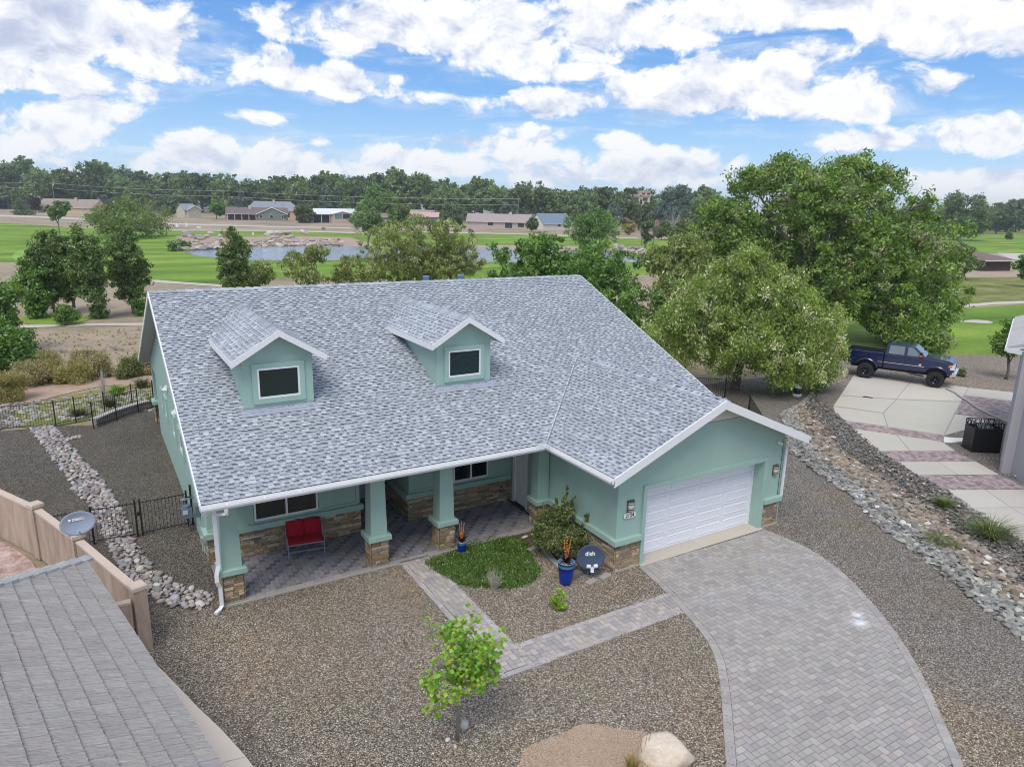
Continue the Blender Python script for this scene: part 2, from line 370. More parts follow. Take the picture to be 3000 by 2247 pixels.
def water_fn(N):
    p = pos(N)
    st = N.n('ShaderNodeMapping', {0: p, 2: (0, 0, R(-20)), 3: (.6, 1.6, 1)}).outputs[0]
    h = N.m('ADD', N.noise(st, 1.1, 6, .7), N.m('MULTIPLY', N.noise(st, .25, 3, .6), .6))
    c = N.mix(N.noise(p, .08, 3, .6), (.22, .26, .31), (.32, .36, .41))
    return prin(N, c, .12, Normal=bump(N, h, .55, .12), **{'Specular IOR Level': .8})
M_WATER = mat('pond_water', water_fn)

def leaf_mat(name, trans=.30, gloss=.12):
    def fn(N):
        a = attr(N); g = N.n('ShaderNodeNewGeometry')
        d = N.n('ShaderNodeBsdfDiffuse', {0: a}); t = N.n('ShaderNodeBsdfTranslucent', {0: N.mix(1.0, a, (1.25, 1.2, .6), 'MULTIPLY')})
        m = N.n('ShaderNodeMixShader', {0: trans, 1: d, 2: t})
        gl = N.n('ShaderNodeBsdfGlossy', {0: (.6, .62, .6, 1), 1: .55})
        return N.n('ShaderNodeMixShader', {0: gloss, 1: m, 2: gl})
    return mat(name, fn)
M_LEAF = leaf_mat('foliage', .36, .07)
M_BARK = tinted('tree_bark', rough=.95, var=.35, scale=2.5, bs=.8, bscale=14)
M_TINT = tinted('painted_surface', rough=.7, var=.06, scale=1.2)
M_TINTR = tinted('rough_painted_surface', rough=.92, var=.14, scale=1.6, bs=.4, bscale=30)
M_TINTG = tinted('glossy_surface', rough=.25, var=.03, scale=1.0)

# ---------------------------------------------------------------- flat ground pieces
def sheet(name, poly, z, m, kind='structure', parent=None):
    b = MB(); b.v = [(x, y, z) for x, y in poly]; b.f = [tuple(range(len(poly)))]; b.c = [(1, 1, 1)] * len(poly)
    o = b.build(name, m, parent); 
    if kind: o['kind'] = kind
    return o
def smooth_poly(pts, it=2):
    for _ in range(it):
        q = []
        for i in range(len(pts)):
            a = pts[i]; b = pts[(i + 1) % len(pts)]
            q += [(a[0] * .75 + b[0] * .25, a[1] * .75 + b[1] * .25), (a[0] * .25 + b[0] * .75, a[1] * .25 + b[1] * .75)]
        pts = q
    return pts
def inpoly(p, poly):
    x, y = p; c = False; n = len(poly); j = n - 1
    for i in range(n):
        xi, yi = poly[i]; xj, yj = poly[j]
        if (yi > y) != (yj > y) and x < (xj - xi) * (y - yi) / (yj - yi) + xi: c = not c
        j = i
    return c
def camdist(x, y, z=0): return math.sqrt((x - CAMP[0]) ** 2 + (y - CAMP[1]) ** 2 + (z - CAMP[2]) ** 2)
def in_view(x, y, z=0, mar=1.08):
    d = Vector((x, y, z)) - Vector(CAMP); w = d.dot(f_)
    return w > 0 and abs(d.dot(r_) / w) < .72 * mar and abs(d.dot(u_) / w) < .54 * mar

# ================================================================ THE SETTING
sheet('ground', [(-1200, -250), (3000, -250), (3000, 2600), (-1200, 2600)], -0.05, M_EARTH)
# golf course, pond, paths (all real ground positions)
FAIRWAY = [(-44.36,342.11), (-27.05,322.45), (-13.13,296.72), (-1.37,267.89), (5.61,270.66), (20.42,250.94), (57.20,245.58), (79.40,228.17), (109.52,232.97), (137.93,216.50), (149.70,202.92), (168.28,181.18), (183.43,171.01), (173.52,103.24), (85.52,34.06), (64.15,25.36), (92.47,71.84), (49.09,71.62), (23.14,85.92), (13.47,79.95), (9.05,83.07), (6.07,88.50), (-1.41,101.59), (-11.40,122.60), (-20.17,130.21)]
sheet('fairway_grass', FAIRWAY, -0.030, M_TURF)
sheet('lawn_by_practice_green', smooth_poly([(-12.94,148.81), (-8.58,154.32), (-0.98,134.22), (-3.58,115.42), (-11.40,122.60)]), -0.022, M_GREEN)
sheet('far_fairway', [(409.37,206.78), (524.24,212.59), (237.28,86.02), (229.37,92.05), (222.32,92.40), (215.93,96.84), (324.37,161.87)], -0.030, M_TURF)
sheet('far_rough', [(591.82,312.64), (834.71,349.52), (515.70,208.82), (405.17,205.23)], -0.034, M_ROUGH)
sheet('distant_lawn', [(1153.78,1361.25), (1370.85,1480.84), (617.02,652.98), (529.71,618.24)], -0.034, M_TURF)
sheet('rough_field', [(113.64,51.21), (128.09,49.98), (145.38,45.49), (101.69,26.22), (91.16,27.00), (79.36,28.64)], -0.032, M_ROUGH)
sheet('right_fairway', [(64.15,25.36), (78.99,26.20), (87.04,26.49), (99.92,24.82), (78.15,12.99), (55.83,5.57), (55.73,6.38), (54.49,10.55), (54.41,13.63), (51.78,17.14), (51.20,19.14), (49.63,29.64)], -0.026, M_TURF)
sheet('straw_verge', [(50.03,18.97), (51.96,17.26), (54.53,13.70), (54.61,10.61), (55.90,6.46), (56.33,5.33), (53.64,4.18), (53.82,5.53), (52.15,9.41), (50.50,13.60), (47.26,16.94)], -0.018, M_STRAW)
sheet('bare_strip', smooth_poly([(74.45,20.99), (77.00,21.02), (78.30,20.26), (77.74,18.87), (75.98,18.83), (75.05,20.03)]), -0.020, M_PATH)
sheet('far_cart_path', [(81.65,27.70), (90.57,28.31), (96.82,28.16), (104.21,26.68), (100.75,25.18), (93.99,26.80), (87.59,26.77), (79.22,26.34)], -0.020, M_PATH)
sheet('car_park_apron', [(229.92,91.93), (240.02,87.23), (193.11,66.54), (197.30,72.10)], -0.022, M_PATH)
sheet('behind_houses_road', [(-48.86,423.37), (-36.14,452.00), (-13.43,421.89), (12.37,377.83), (29.59,334.50), (68.71,296.33), (97.26,281.95), (94.44,273.47), (66.07,284.69), (27.76,314.54), (11.36,351.70), (-12.76,393.19), (-34.08,422.75), (-46.24,397.98)], -0.036, M_PATH)
sheet('gravel_track', [(22.29,255.17), (59.20,254.38), (82.09,236.29), (113.49,241.90), (142.92,224.87), (154.99,210.65), (174.37,186.96), (170.03,181.90), (150.34,203.86), (138.53,217.51), (110.00,234.06), (79.40,228.17), (57.20,245.58), (21.72,248.94)], -0.024, M_PATH)
pond = [(16.03,140.75), (18.33,146.14), (24.83,150.32), (36.88,155.96), (54.88,154.35), (63.28,151.36), (73.15,151.23), (82.93,146.35), (93.71,142.31), (96.48,127.90), (110.24,120.36), (109.97,107.56), (113.75,98.87), (109.30,92.19), (102.40,90.10), (94.90,90.92), (91.74,94.32), (74.58,99.65), (66.02,101.37), (61.02,103.95), (44.82,113.22), (30.64,114.53), (24.14,116.27), (24.77,117.87), (20.41,123.26), (17.18,130.53)]
water = sheet('pond_water', pond, -0.014, M_WATER)
sheet('pond_bank_earth', [(22.26,212.72), (34.05,206.67), (47.65,203.46), (49.43,207.23), (60.00,204.96), (69.37,197.98), (63.05,159.39), (56.99,151.45), (31.31,152.24), (24.63,149.06), (18.07,144.19), (16.71,148.51)], -0.020, M_DIRT)
sheet('pond_shore_sand', [(58.52,155.81), (87.39,154.97), (99.73,152.42), (104.17,154.11), (119.80,133.24), (119.53,118.35), (118.61,101.48), (109.58,92.11), (104.09,101.33), (93.80,123.92), (92.86,140.89), (82.19,144.91), (56.50,150.04)], -0.018, M_DIRT)
# open ground behind and beside the house
sheet('near_cart_path', [(-9.83,53.70), (-6.16,52.09), (-2.07,51.31), (2.18,49.81), (4.35,49.44), (4.45,50.40), (2.27,51.05), (-2.05,52.77), (-6.23,53.60), (-9.96,55.08)], -0.020, M_PATH)
sheet('middle_cart_path', [(2.81,92.72), (6.04,88.17), (9.14,83.83), (13.31,78.94), (17.00,75.66), (16.58,73.65), (12.94,76.70), (8.86,81.43), (5.75,84.70), (2.67,90.00)], -0.020, M_PATH)
sheet('dirt_clearing', smooth_poly([(-6.32,27.14), (-5.72,28.83), (-4.93,30.57), (-3.71,30.37), (-2.72,30.91), (-1.03,31.15), (1.33,30.20), (1.07,27.22), (-1.14,28.46), (-2.38,27.95), (-4.01,26.83), (-5.17,25.76)]), -0.022, M_DIRT)
sheet('grey_pebble_corner', smooth_poly([(-7.66,27.40), (-5.97,26.69), (-5.28,25.76), (-5.59,24.69), (-5.53,21.12), (-7.08,21.50)]), -0.016, M_GRAVELR)
sheet('grass_verge', smooth_poly([(-7.72,58.45), (-5.82,59.23), (-2.56,58.67), (-1.47,54.28), (-3.85,52.78), (-6.50,53.93)]), -0.018, M_TURF)
sheet('weedy_strip', smooth_poly([(-5.70,24.74), (-4.11,26.31), (-2.39,27.20), (-0.52,28.16), (1.14,28.01), (0.69,22.84), (-2.16,21.28), (-3.83,20.79), (-5.29,21.21)]), -0.014, M_ROUGH)

# the gravel yards round the house
def yard_fn():
    def fn(N):
        p = pos(N); sp = N.n('ShaderNodeSeparateXYZ', {0: p}); x, y = sp.outputs[0], sp.outputs[1]
        wp = N.n('ShaderNodeVectorMath', {0: p, 1: N.n('ShaderNodeVectorMath', {0: N.noise(p, 14, 2, .5, 0, True), 1: (.05, .05, .05)}, operation='MULTIPLY').outputs[0]}, operation='ADD').outputs[0]
        v = N.n('ShaderNodeTexVoronoi', {'Vector': wp, 'Scale': 31.0}); v2 = N.n('ShaderNodeTexVoronoi', {'Vector': wp, 'Scale': 60.0})
        cs = N.n('ShaderNodeSeparateColor', {0: v.outputs['Color']}); cs2 = N.n('ShaderNodeSeparateColor', {0: v2.outputs['Color']})
        f = N.m('ADD', N.m('MULTIPLY', cs.outputs[0], .72), N.m('MULTIPLY', cs2.outputs[1], .28))
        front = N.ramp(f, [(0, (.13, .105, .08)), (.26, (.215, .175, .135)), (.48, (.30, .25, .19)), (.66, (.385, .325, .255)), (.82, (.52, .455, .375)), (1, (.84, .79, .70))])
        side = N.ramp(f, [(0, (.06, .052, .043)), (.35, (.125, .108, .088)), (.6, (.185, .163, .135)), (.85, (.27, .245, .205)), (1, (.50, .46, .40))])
        right = N.ramp(f, [(0, (.115, .10, .085)), (.3, (.195, .17, .145)), (.55, (.275, .24, .205)), (.8, (.39, .35, .30)), (1, (.72, .68, .62))])
        nz = N.m('MULTIPLY', N.m('SUBTRACT', N.noise(p, .6, 3, .6), .5), 2.5)
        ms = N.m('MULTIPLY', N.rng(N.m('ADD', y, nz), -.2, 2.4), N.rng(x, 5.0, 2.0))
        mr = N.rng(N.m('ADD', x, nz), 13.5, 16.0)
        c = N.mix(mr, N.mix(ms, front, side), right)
        gap = N.rng(v.outputs['Distance'], .32, .75, 1.0, .32)
        l = N.noise(p, .33, 6, .62, .3); l2 = N.noise(p, 1.9, 5, .65); l3 = N.noise(p, 9, 3, .6)
        k = N.m('MULTIPLY', gap, N.m('ADD', .66, N.m('ADD', N.m('MULTIPLY', l, .50), N.m('ADD', N.m('MULTIPLY', l2, .32), N.m('MULTIPLY', l3, .30)))))
        c = N.mix(1.0, c, N.n('ShaderNodeCombineColor', {0: k, 1: k, 2: k}).outputs[0], 'MULTIPLY')
        warm = N.rng(N.noise(p, .28, 5, .65, .5), .45, .75, 0, .40)
        c = N.mix(warm, c, N.mix(1.0, c, (1.22, .98, .74, 1), 'MULTIPLY'))
        mossy = N.rng(N.noise(p, .55, 5, .7), .52, .75, 0, .5)
        c = N.mix(mossy, c, N.mix(1.0, c, (.86, .95, .72, 1), 'MULTIPLY'))
        return prin(N, c, .93, Normal=bump(N, N.m('SUBTRACT', 1.0, v.outputs['Distance']), 1.0, .03), **{'Specular IOR Level': .2})
    return mat('yard_gravel', fn)
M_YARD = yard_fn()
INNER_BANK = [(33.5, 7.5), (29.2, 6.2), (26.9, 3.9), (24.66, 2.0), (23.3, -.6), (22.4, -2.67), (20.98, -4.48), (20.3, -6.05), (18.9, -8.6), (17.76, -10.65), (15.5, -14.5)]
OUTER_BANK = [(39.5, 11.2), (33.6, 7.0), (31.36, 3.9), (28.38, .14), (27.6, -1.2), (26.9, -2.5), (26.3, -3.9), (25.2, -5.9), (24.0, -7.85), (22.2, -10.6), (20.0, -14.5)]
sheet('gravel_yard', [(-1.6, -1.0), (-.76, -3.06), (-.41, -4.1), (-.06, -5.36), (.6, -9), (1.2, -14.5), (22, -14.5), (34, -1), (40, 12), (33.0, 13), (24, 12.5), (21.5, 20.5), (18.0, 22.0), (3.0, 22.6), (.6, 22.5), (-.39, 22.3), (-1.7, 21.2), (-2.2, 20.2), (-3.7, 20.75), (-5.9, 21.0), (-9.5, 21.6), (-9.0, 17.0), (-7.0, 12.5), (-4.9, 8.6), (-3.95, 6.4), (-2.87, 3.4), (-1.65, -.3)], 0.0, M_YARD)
sheet('neighbour_gravel', [(33.6, 7.0), (41.3, 12.2), (47, 16), (60, 9), (60, -6), (36, -12), (27, -12), (24.0, -7.85), (26.3, -3.9), (28.4, .14)], -0.008, M_GRAVELP)
sheet('pink_flagstone_ground', [(-9, 7), (-5.4, 8.8), (-4.5, 7.1), (-4.05, 6.0), (-3.8, 4.8), (-5.5, 3.0), (-9, 2)], 0.004, mat('pink_flagstone', lambda N: prin(N, N.ramp(N.noise(pos(N), 1.6, 7, .68, 1.2), [(.30, (.22, .13, .11)), (.45, (.42, .28, .24)), (.58, (.58, .44, .39)), (.72, (.68, .58, .53))]), .85, Normal=bump(N, N.noise(pos(N), 3, 7, .7, 1.0), .8, .06))))
mound = MB(); mound.lathe([(1.75, 0), (1.4, .04), (.9, .07), (.02, .085)], 72, (0, 0, .0)); mound.v = [(x * (1 + .05 * math.sin(5 * math.atan2(y, x)) + .03 * math.sin(13 * math.atan2(y, x) + 1) + rnd.uniform(-.015, .015)), y * (1 + .04 * math.sin(7 * math.atan2(y, x)) + rnd.uniform(-.015, .015)), z + .012 * math.sin(9 * x) * math.cos(7 * y) * (z > 0)) for x, y, z in mound.v]
mo = mound.build('decomposed_granite_patch', M_DG, None, True, 'structure'); mo.location = (5.45, -9.1, .002); mo.scale = (1.05, .95, 1)
dw = [(-3.2, -.9), (-1.31, -1.27), (-1.05, -2.1), (-.76, -3.06), (-.41, -4.1), (-.06, -5.36), (.5, -8), (1.1, -11.5), (-4, -11.5)]
b = MB(); b.prism(dw, -.02, .03, (.98, .93, .87)); 
nw = empty('neighbour_walkway', kind='structure')
jy = -5.15
b2 = MB(); b2.prism([(-3.2, -.9), (-1.31, -1.27), (-1.05, -2.1), (-.76, -3.06), (-.41, -4.1), (-.145, -5.05), (-3.2, -4.6)], -.02, .05, (1.42, 1.25, 1.12), .006); b2.build('concrete_slab', M_CONC, nw)
b2 = MB(); b2.prism([(-3.2, -4.615), (-.14, -5.065), (.5, -8), (1.1, -11.5), (-4, -11.5)], -.02, .05, (1.38, 1.22, 1.10), .006); b2.build('concrete_slab', M_CONC, nw)

# ---------------------------------------------------------------- loose stones
PEB_V = [(0, 0, 1.0)] + [(math.cos(2 * math.pi * j / 8) * r, math.sin(2 * math.pi * j / 8) * r, z) for r, z in ((.72, .70), (1.0, .05), (.72, -.6)) for j in range(8)]
PEB_F = [(0, 1 + j, 1 + (j + 1) % 8) for j in range(8)] + [(1 + k * 8 + j, 9 + k * 8 + j, 9 + k * 8 + (j + 1) % 8, 1 + k * 8 + (j + 1) % 8) for k in range(2) for j in range(8)]
_t = (1 + 5 ** .5) / 2
ICO_V = [Vector(v).normalized() for v in [(-1, _t, 0), (1, _t, 0), (-1, -_t, 0), (1, -_t, 0), (0, -1, _t), (0, 1, _t), (0, -1, -_t), (0, 1, -_t), (_t, 0, -1), (_t, 0, 1), (-_t, 0, -1), (-_t, 0, 1)]]
ICO_F = [(0, 11, 5), (0, 5, 1), (0, 1, 7), (0, 7, 10), (0, 10, 11), (1, 5, 9), (5, 11, 4), (11, 10, 2), (10, 7, 6), (7, 1, 8), (3, 9, 4), (3, 4, 2), (3, 2, 6), (3, 6, 8), (3, 8, 9), (4, 9, 5), (2, 4, 11), (6, 2, 10), (8, 6, 7), (9, 8, 1)]
def stone_into(b, loc, size, col, kind='pebble', flat=.5, jit=.12, local=False):
    """size = (length, width); tilt and yaw random"""
    base = PEB_V if kind == 'pebble' else ICO_V; fs = PEB_F if kind == 'pebble' else ICO_F
    a = rnd.uniform(0, 6.28); c, s = math.cos(a), math.sin(a); tx, ty = rnd.uniform(-.25, .25), rnd.uniform(-.25, .25)
    hz = size[1] * flat; vs = []
    for v in base:
        k = 1 + rnd.uniform(-jit, jit); x, y, z = v[0] * size[0] * k, v[1] * size[1] * k, v[2] * hz * k
        z += x * tx + y * ty; vs.append((loc[0] + x * c - y * s, loc[1] + x * s + y * c, loc[2] + z))
    b.raw(vs, fs, col)
def stones_object(root_name, items, kind, part, kindname, limit=300, smooth=True, root=None):
    """items: (x,y,z,len,wid,col,flat); the nearest ones in view become parts, the rest one joined part"""
    root = root or empty(root_name, kind='structure')
    items.sort(key=lambda i: camdist(i[0], i[1]) / i[3] + (0 if in_view(i[0], i[1], 0, 1.0) else 1e5))
    for it in items[:limit]:
        b = MB(); stone_into(b, (0, 0, 0), (it[3], it[4]), it[5], kind, it[6], .13 if kind == 'pebble' else .28)
        o = b.build(part, M_ROCK, root, smooth); o.location = it[:3]
    b = MB()
    for it in items[limit:]:
        stone_into(b, it[:3], (it[3], it[4]), it[5], kind, it[6], .13 if kind == 'pebble' else .28)
    b.build(kindname, M_ROCK, root, smooth, 'stuff')
    return root
def vcol(base, v=.15, h=.04):
    k = 1 + rnd.uniform(-v, v); return tuple(max(0.01, c * k * (1 + rnd.uniform(-h, h))) for c in base)
RIV = [(.36, .33, .31), (.43, .39, .37), (.31, .27, .26), (.33, .26, .24), (.40, .34, .31), (.30, .29, .29), (.54, .49, .45), (.37, .355, .36)]
CL = [(-4.3, 21.0, .5), (-3.95, 19.2, .5), (-3.5, 16.8, .5), (-3.0, 14.4, .5), (-2.5, 11.9, .55), (-2.0, 9.2, .45), (-1.8, 6.8, .42), (-1.55, 4.6, .40), (-1.15, 3.0, .45), (-.55, 1.85, .50), (.1, 1.15, .38)]
items = []; pts = []
def cl_at(s):
    i = min(int(s), len(CL) - 2); t = s - i; a, b = CL[i], CL[i + 1]
    d = Vector((b[0] - a[0], b[1] - a[1])); d.normalize()
    return a[0] + (b[0] - a[0]) * t, a[1] + (b[1] - a[1]) * t, a[2] + (b[2] - a[2]) * t, d
tries = 0
while tries < 14000:
    tries += 1
    x, y, w, d = cl_at(rnd.random() * (len(CL) - 1)); off = rnd.uniform(-1, 1) * w * .84 * (1 + rnd.uniform(-.15, .15))
    if rnd.random() < .06: x, y, w, d = (-2.9 + rnd.random() * -.6, 18.2 + rnd.random() * .3, .2, d); off = rnd.uniform(-.2, .2)
    L = rnd.choice([.07, .085, .10, .115, .13, .15]) * rnd.uniform(.85, 1.15); W2 = L * rnd.uniform(.62, .9)
    if rnd.random() < .04: L *= 1.4; W2 *= 1.4
    X, Y = x - d.y * off, y + d.x * off
    key = (int(X / .15), int(Y / .15))
    if all((X - a) ** 2 + (Y - c) ** 2 > ((L + r) * .64) ** 2 for a, c, r in pts if abs(a - X) < .3 and abs(c - Y) < .3):
        pts.append((X, Y, L)); items.append((X, Y, rnd.uniform(.01, .05), L, W2, vcol(rnd.choice(RIV), .25, .05), rnd.uniform(.5, .75)))
stones_object('dry_creek_bed', items, 'pebble', 'river_stone', 'river_stones')
b = MB(); n = 60
L1 = []; L2 = []
for i in range(n + 1):
    x, y, w, d = cl_at(min((len(CL) - 1) * i / n, len(CL) - 1.001)); L1.append((x - d.y * w, y + d.x * w)); L2.append((x + d.y * w, y - d.x * w))
sheet('creek_bed_soil', L1 + L2[::-1], .004, M_GRAVELD)

# angular riprap bank beside the neighbour's drive
def lerp2(P, s):
    s = max(0, min(len(P) - 1.0001, s)); i = int(s); t = s - i; return (P[i][0] + (P[i + 1][0] - P[i][0]) * t, P[i][1] + (P[i + 1][1] - P[i][1]) * t)
sheet('bank_soil', INNER_BANK + OUTER_BANK[::-1], .006, M_GRAVELR)
GRN = [(.225, .22, .19), (.30, .295, .26), (.175, .17, .15), (.37, .36, .325), (.25, .245, .23)]; BRN = [(.255, .20, .145), (.325, .26, .19), (.215, .17, .13), (.375, .31, .24), (.27, .245, .205)]; DRK = [(.15, .135, .12), (.22, .20, .18), (.10, .092, .083), (.29, .27, .24), (.19, .165, .135)]
items = []; small = []
for k in range(9500):
    s = rnd.random() * 10; t = rnd.random(); a = lerp2(INNER_BANK, s); c = lerp2(OUTER_BANK, s)
    x, y = a[0] + (c[0] - a[0]) * t, a[1] + (c[1] - a[1]) * t
    if not in_view(x, y, 0, 1.08): continue
    tt = t + rnd.uniform(-.09, .09)
    if tt < .28: pal, L = GRN, rnd.uniform(.05, .16)
    elif tt < .56: pal, L = BRN, rnd.uniform(.05, .17)
    else: pal, L = DRK, rnd.uniform(.035, .085)
    col = vcol(rnd.choice(pal), .3, .06)
    if rnd.random() < .02: col = (.62, .60, .56)
    items.append((x, y, rnd.uniform(.01, .06) + max(0, t - .5) * .15, L, L * rnd.uniform(.5, .85), col, rnd.uniform(.35, .7)))
stones_object('riprap_bank', items, 'rock', 'angular_stone', 'riprap_stones', smooth=False)
# loose gravel standing up from the yard
X_EDGE = [(11.45, -3.9), (11.32, -4.48), (10.9, -5.95), (10.62, -6.7), (10.3, -7.25), (9.8, -7.85), (9.24, -8.45), (8.81, -8.88), (8.3, -9.4), (17.25, -3.65), (17.3, -4.6), (17.08, -5.5), (16.7, -6.5), (16.14, -7.45), (15.45, -8.5), (14.67, -9.52), (13.8, -10.45), (12.9, -11.3), (17.2, -5.0), (16.9, -6.0), (16.4, -7.0), (15.8, -8.0), (15.0, -9.1), (14.2, -10.0), (13.3, -10.9), (8.0, -9.7), (10.0, -7.6), (9.5, -8.2)]
b = MB()
YARD_COL = [(.37, .315, .255), (.28, .235, .19), (.46, .40, .33), (.60, .55, .48), (.20, .17, .135), (.38, .30, .225)]
cnt = 0
while cnt < 15000:
    x = rnd.uniform(-1.2, 17.5); y = rnd.uniform(-12.5, 1.0)
    cnt += 1
    if not in_view(x, y, 0, 1.02): continue
    L = rnd.uniform(.009, .020); a = rnd.uniform(0, 6.28); c, s = math.cos(a) * L, math.sin(a) * L
    h = L * rnd.uniform(.5, .9); q = rnd.uniform(.6, .9)
    b.raw([(x + c, y + s, .002), (x - s * q, y + c * q, .002), (x - c, y - s, .002), (x + s * q, y - c * q, .002), (x + c * .2, y + s * .2, h)], [(0, 1, 4), (1, 2, 4), (2, 3, 4), (3, 0, 4)], vcol(rnd.choice(YARD_COL), .2))
for _ in range(2600):
    k = rnd.random()
    if k < .35: x, y = X_EDGE[rnd.randrange(len(X_EDGE))]; x += rnd.gauss(0, .10); y += rnd.gauss(0, .10)
    elif k < .7: x = rnd.choice((5.39, 6.34)) + rnd.gauss(0, .07); y = rnd.uniform(-5.4, .7)
    else: x = rnd.uniform(6.3, 11); y = rnd.choice((-5.42, -4.44)) + rnd.gauss(0, .07)
    L = rnd.uniform(.010, .024); stone_into(b, (x, y, .024), (L, L * .7), vcol(rnd.choice(YARD_COL), .2), 'rock', .6, .2)
b.build('gravel', M_ROCK, None, False, 'stuff')

# ---------------------------------------------------------------- pavers
U = .078
def clip_half(poly, px, py, nx, ny):
    out = []; n = len(poly)
    for i in range(n):
        a = poly[i]; c = poly[(i + 1) % n]; da = (a[0] - px) * nx + (a[1] - py) * ny; dc = (c[0] - px) * nx + (c[1] - py) * ny
        if da >= 0: out.append(a)
        if (da >= 0) != (dc >= 0): t = da / (da - dc); out.append((a[0] + (c[0] - a[0]) * t, a[1] + (c[1] - a[1]) * t))
    return out
def area(poly): return abs(sum(poly[i][0] * poly[(i + 1) % len(poly)][1] - poly[(i + 1) % len(poly)][0] * poly[i][1] for i in range(len(poly)))) / 2
def clip_region(poly, region):
    """clip a small convex piece by the nearby edges of a counter-clockwise region"""
    cx = sum(p[0] for p in poly) / len(poly); cy = sum(p[1] for p in poly) / len(poly)
    inside = inpoly((cx, cy), region); n = len(region); near = []
    for i in range(n):
        a, c = region[i], region[(i + 1) % n]; dx, dy = c[0] - a[0], c[1] - a[1]; L = dx * dx + dy * dy
        t = max(0, min(1, ((cx - a[0]) * dx + (cy - a[1]) * dy) / L)); d = math.hypot(cx - a[0] - dx * t, cy - a[1] - dy * t)
        if d < .17: near.append((d, a, dx, dy))
    if not near: return poly if inside else []
    if not inside: near = sorted(near, key=lambda q: q[0])[:1]
    for d, a, dx, dy in near:
        L = math.hypot(dx, dy); poly = clip_half(poly, a[0], a[1], -dy / L, dx / L)
        if len(poly) < 3: return []
    return poly
def combo(region, u=U, cols=None, gap=.008, org=(0, 0), dark_sq=False):
    xs = [p[0] for p in region]; ys = [p[1] for p in region]; out = []
    i0, i1 = int((min(xs) - org[0]) / u) - 3, int((max(xs) - org[0]) / u) + 3; j0, j1 = int((min(ys) - org[1]) / u) - 3, int((max(ys) - org[1]) / u) + 3
    for j in range(j0, j1):
        for i in range(i0, i1):
            k = (i + 7 * j) % 16
            if k == 0: w, h = 3, 2
            elif k == 12: w, h = 2, 3
            elif k == 14: w, h = 2, 2
            else: continue
            x, y = org[0] + i * u, org[1] + j * u; g = gap / 2 + rnd.uniform(0, .0015)
            p = [(x + g, y + g), (x + w * u - g, y + g), (x + w * u - g, y + h * u - g), (x + g, y + h * u - g)]
            q = clip_region(p, region)
            if len(q) >= 3 and area(q) > .0015: out.append((q, 'sq' if k == 14 else 're'))
    return out
def border(line, width, step, side=1, gap=.005):
    """single course of pavers along a polyline; side=+1 lies to the left of the direction of travel"""
    out = []; P = [Vector(p) for p in line]; S = [0]
    for i in range(len(P) - 1): S.append(S[-1] + (P[i + 1] - P[i]).length)
    def at(s):
        s = max(0, min(S[-1] - 1e-6, s)); i = max(k for k in range(len(S) - 1) if S[k] <= s)
        d = (P[i + 1] - P[i]).normalized(); p = P[i] + d * (s - S[i]); j = min(i + 1, len(P) - 2); d2 = (P[j + 1] - P[j]).normalized(); t = (s - S[i]) / (S[i + 1] - S[i])
        d = (d * (1 - t) + d2 * t).normalized() if len(P) > 6 else d
        return p, Vector((-d.y, d.x)) * side
    n = max(1, int(S[-1] / step)); st = S[-1] / n
    for k in range(n):
        a, na = at(k * st + gap / 2); c, nc = at((k + 1) * st - gap / 2)
        out.append(([tuple(a + na * gap / 2), tuple(c + nc * gap / 2), tuple(c + nc * (width - gap / 2)), tuple(a + na * (width - gap / 2))], 'bo'))
    return out
def paving(name, pieces, cols, z0, z1, bed, part='paver', limit=300):
    root = empty(name, kind='structure')
    pieces = [p for p in pieces if in_view(p[0][0][0], p[0][0][1], 0, 1.06)]
    pieces.sort(key=lambda p: camdist(p[0][0][0], p[0][0][1]))
    rest = MB()
    for i, (poly, t) in enumerate(pieces):
        col = vcol(rnd.choice(cols[t]), .09, .02); dz = rnd.uniform(-.0015, .0015)
        if i < limit:
            cx = sum(p[0] for p in poly) / len(poly); cy = sum(p[1] for p in poly) / len(poly)
            b = MB(); b.prism([(p[0] - cx, p[1] - cy) for p in poly], z0 - z1, dz, col, .004); o = b.build(part, M_PAVER, root); o.location = (cx, cy, z1)
        else: rest.prism(poly, z0, z1 + dz, col, .004)
    if rest.v: rest.build(part + '_field', M_PAVER, root, kind='stuff')
    b = MB(); b.v = [(x, y, z1 - .010) for x, y in bed]; b.f = [tuple(range(len(bed)))]; b.c = [(.055, .05, .046)] * len(bed); b.build('joint_sand', M_ROCK, root)
    return root
GREYS = [(.305, .280, .262), (.325, .298, .275), (.285, .265, .252), (.34, .31, .285)]
PORCHC = [(.235, .215, .215), (.27, .245, .245), (.21, .205, .225), (.255, .24, .25)]
DARKSQ = [(.135, .13, .135), (.16, .155, .165), (.12, .115, .12), (.22, .20, .20)]
WALKC = [(.35, .315, .285), (.385, .34, .305), (.32, .295, .275), (.40, .345, .31), (.275, .26, .255)]
LE = smooth_poly([(11.62, -2.9), (11.45, -3.9), (11.32, -4.48), (11.1, -5.2), (10.9, -5.95), (10.62, -6.7), (10.3, -7.25), (9.8, -7.85), (9.24, -8.45), (8.81, -8.88), (7.87, -9.85), (6.6, -11.1), (4.8, -12.9)], 0)
RE_ = [(17.12, -2.95), (17.25, -3.65), (17.3, -4.6), (17.08, -5.5), (16.7, -6.5), (16.14, -7.45), (15.45, -8.5), (14.67, -9.52), (13.8, -10.45), (12.9, -11.3), (11.99, -12.17), (10.2, -13.8)]
def refine(P, it=2):
    for _ in range(it):
        q = [P[0]]
        for i in range(len(P) - 1):
            a, c = P[i], P[i + 1]; q += [(a[0] * .75 + c[0] * .25, a[1] * .75 + c[1] * .25), (a[0] * .25 + c[0] * .75, a[1] * .25 + c[1] * .75)]
        q.append(P[-1]); P = q
    return P
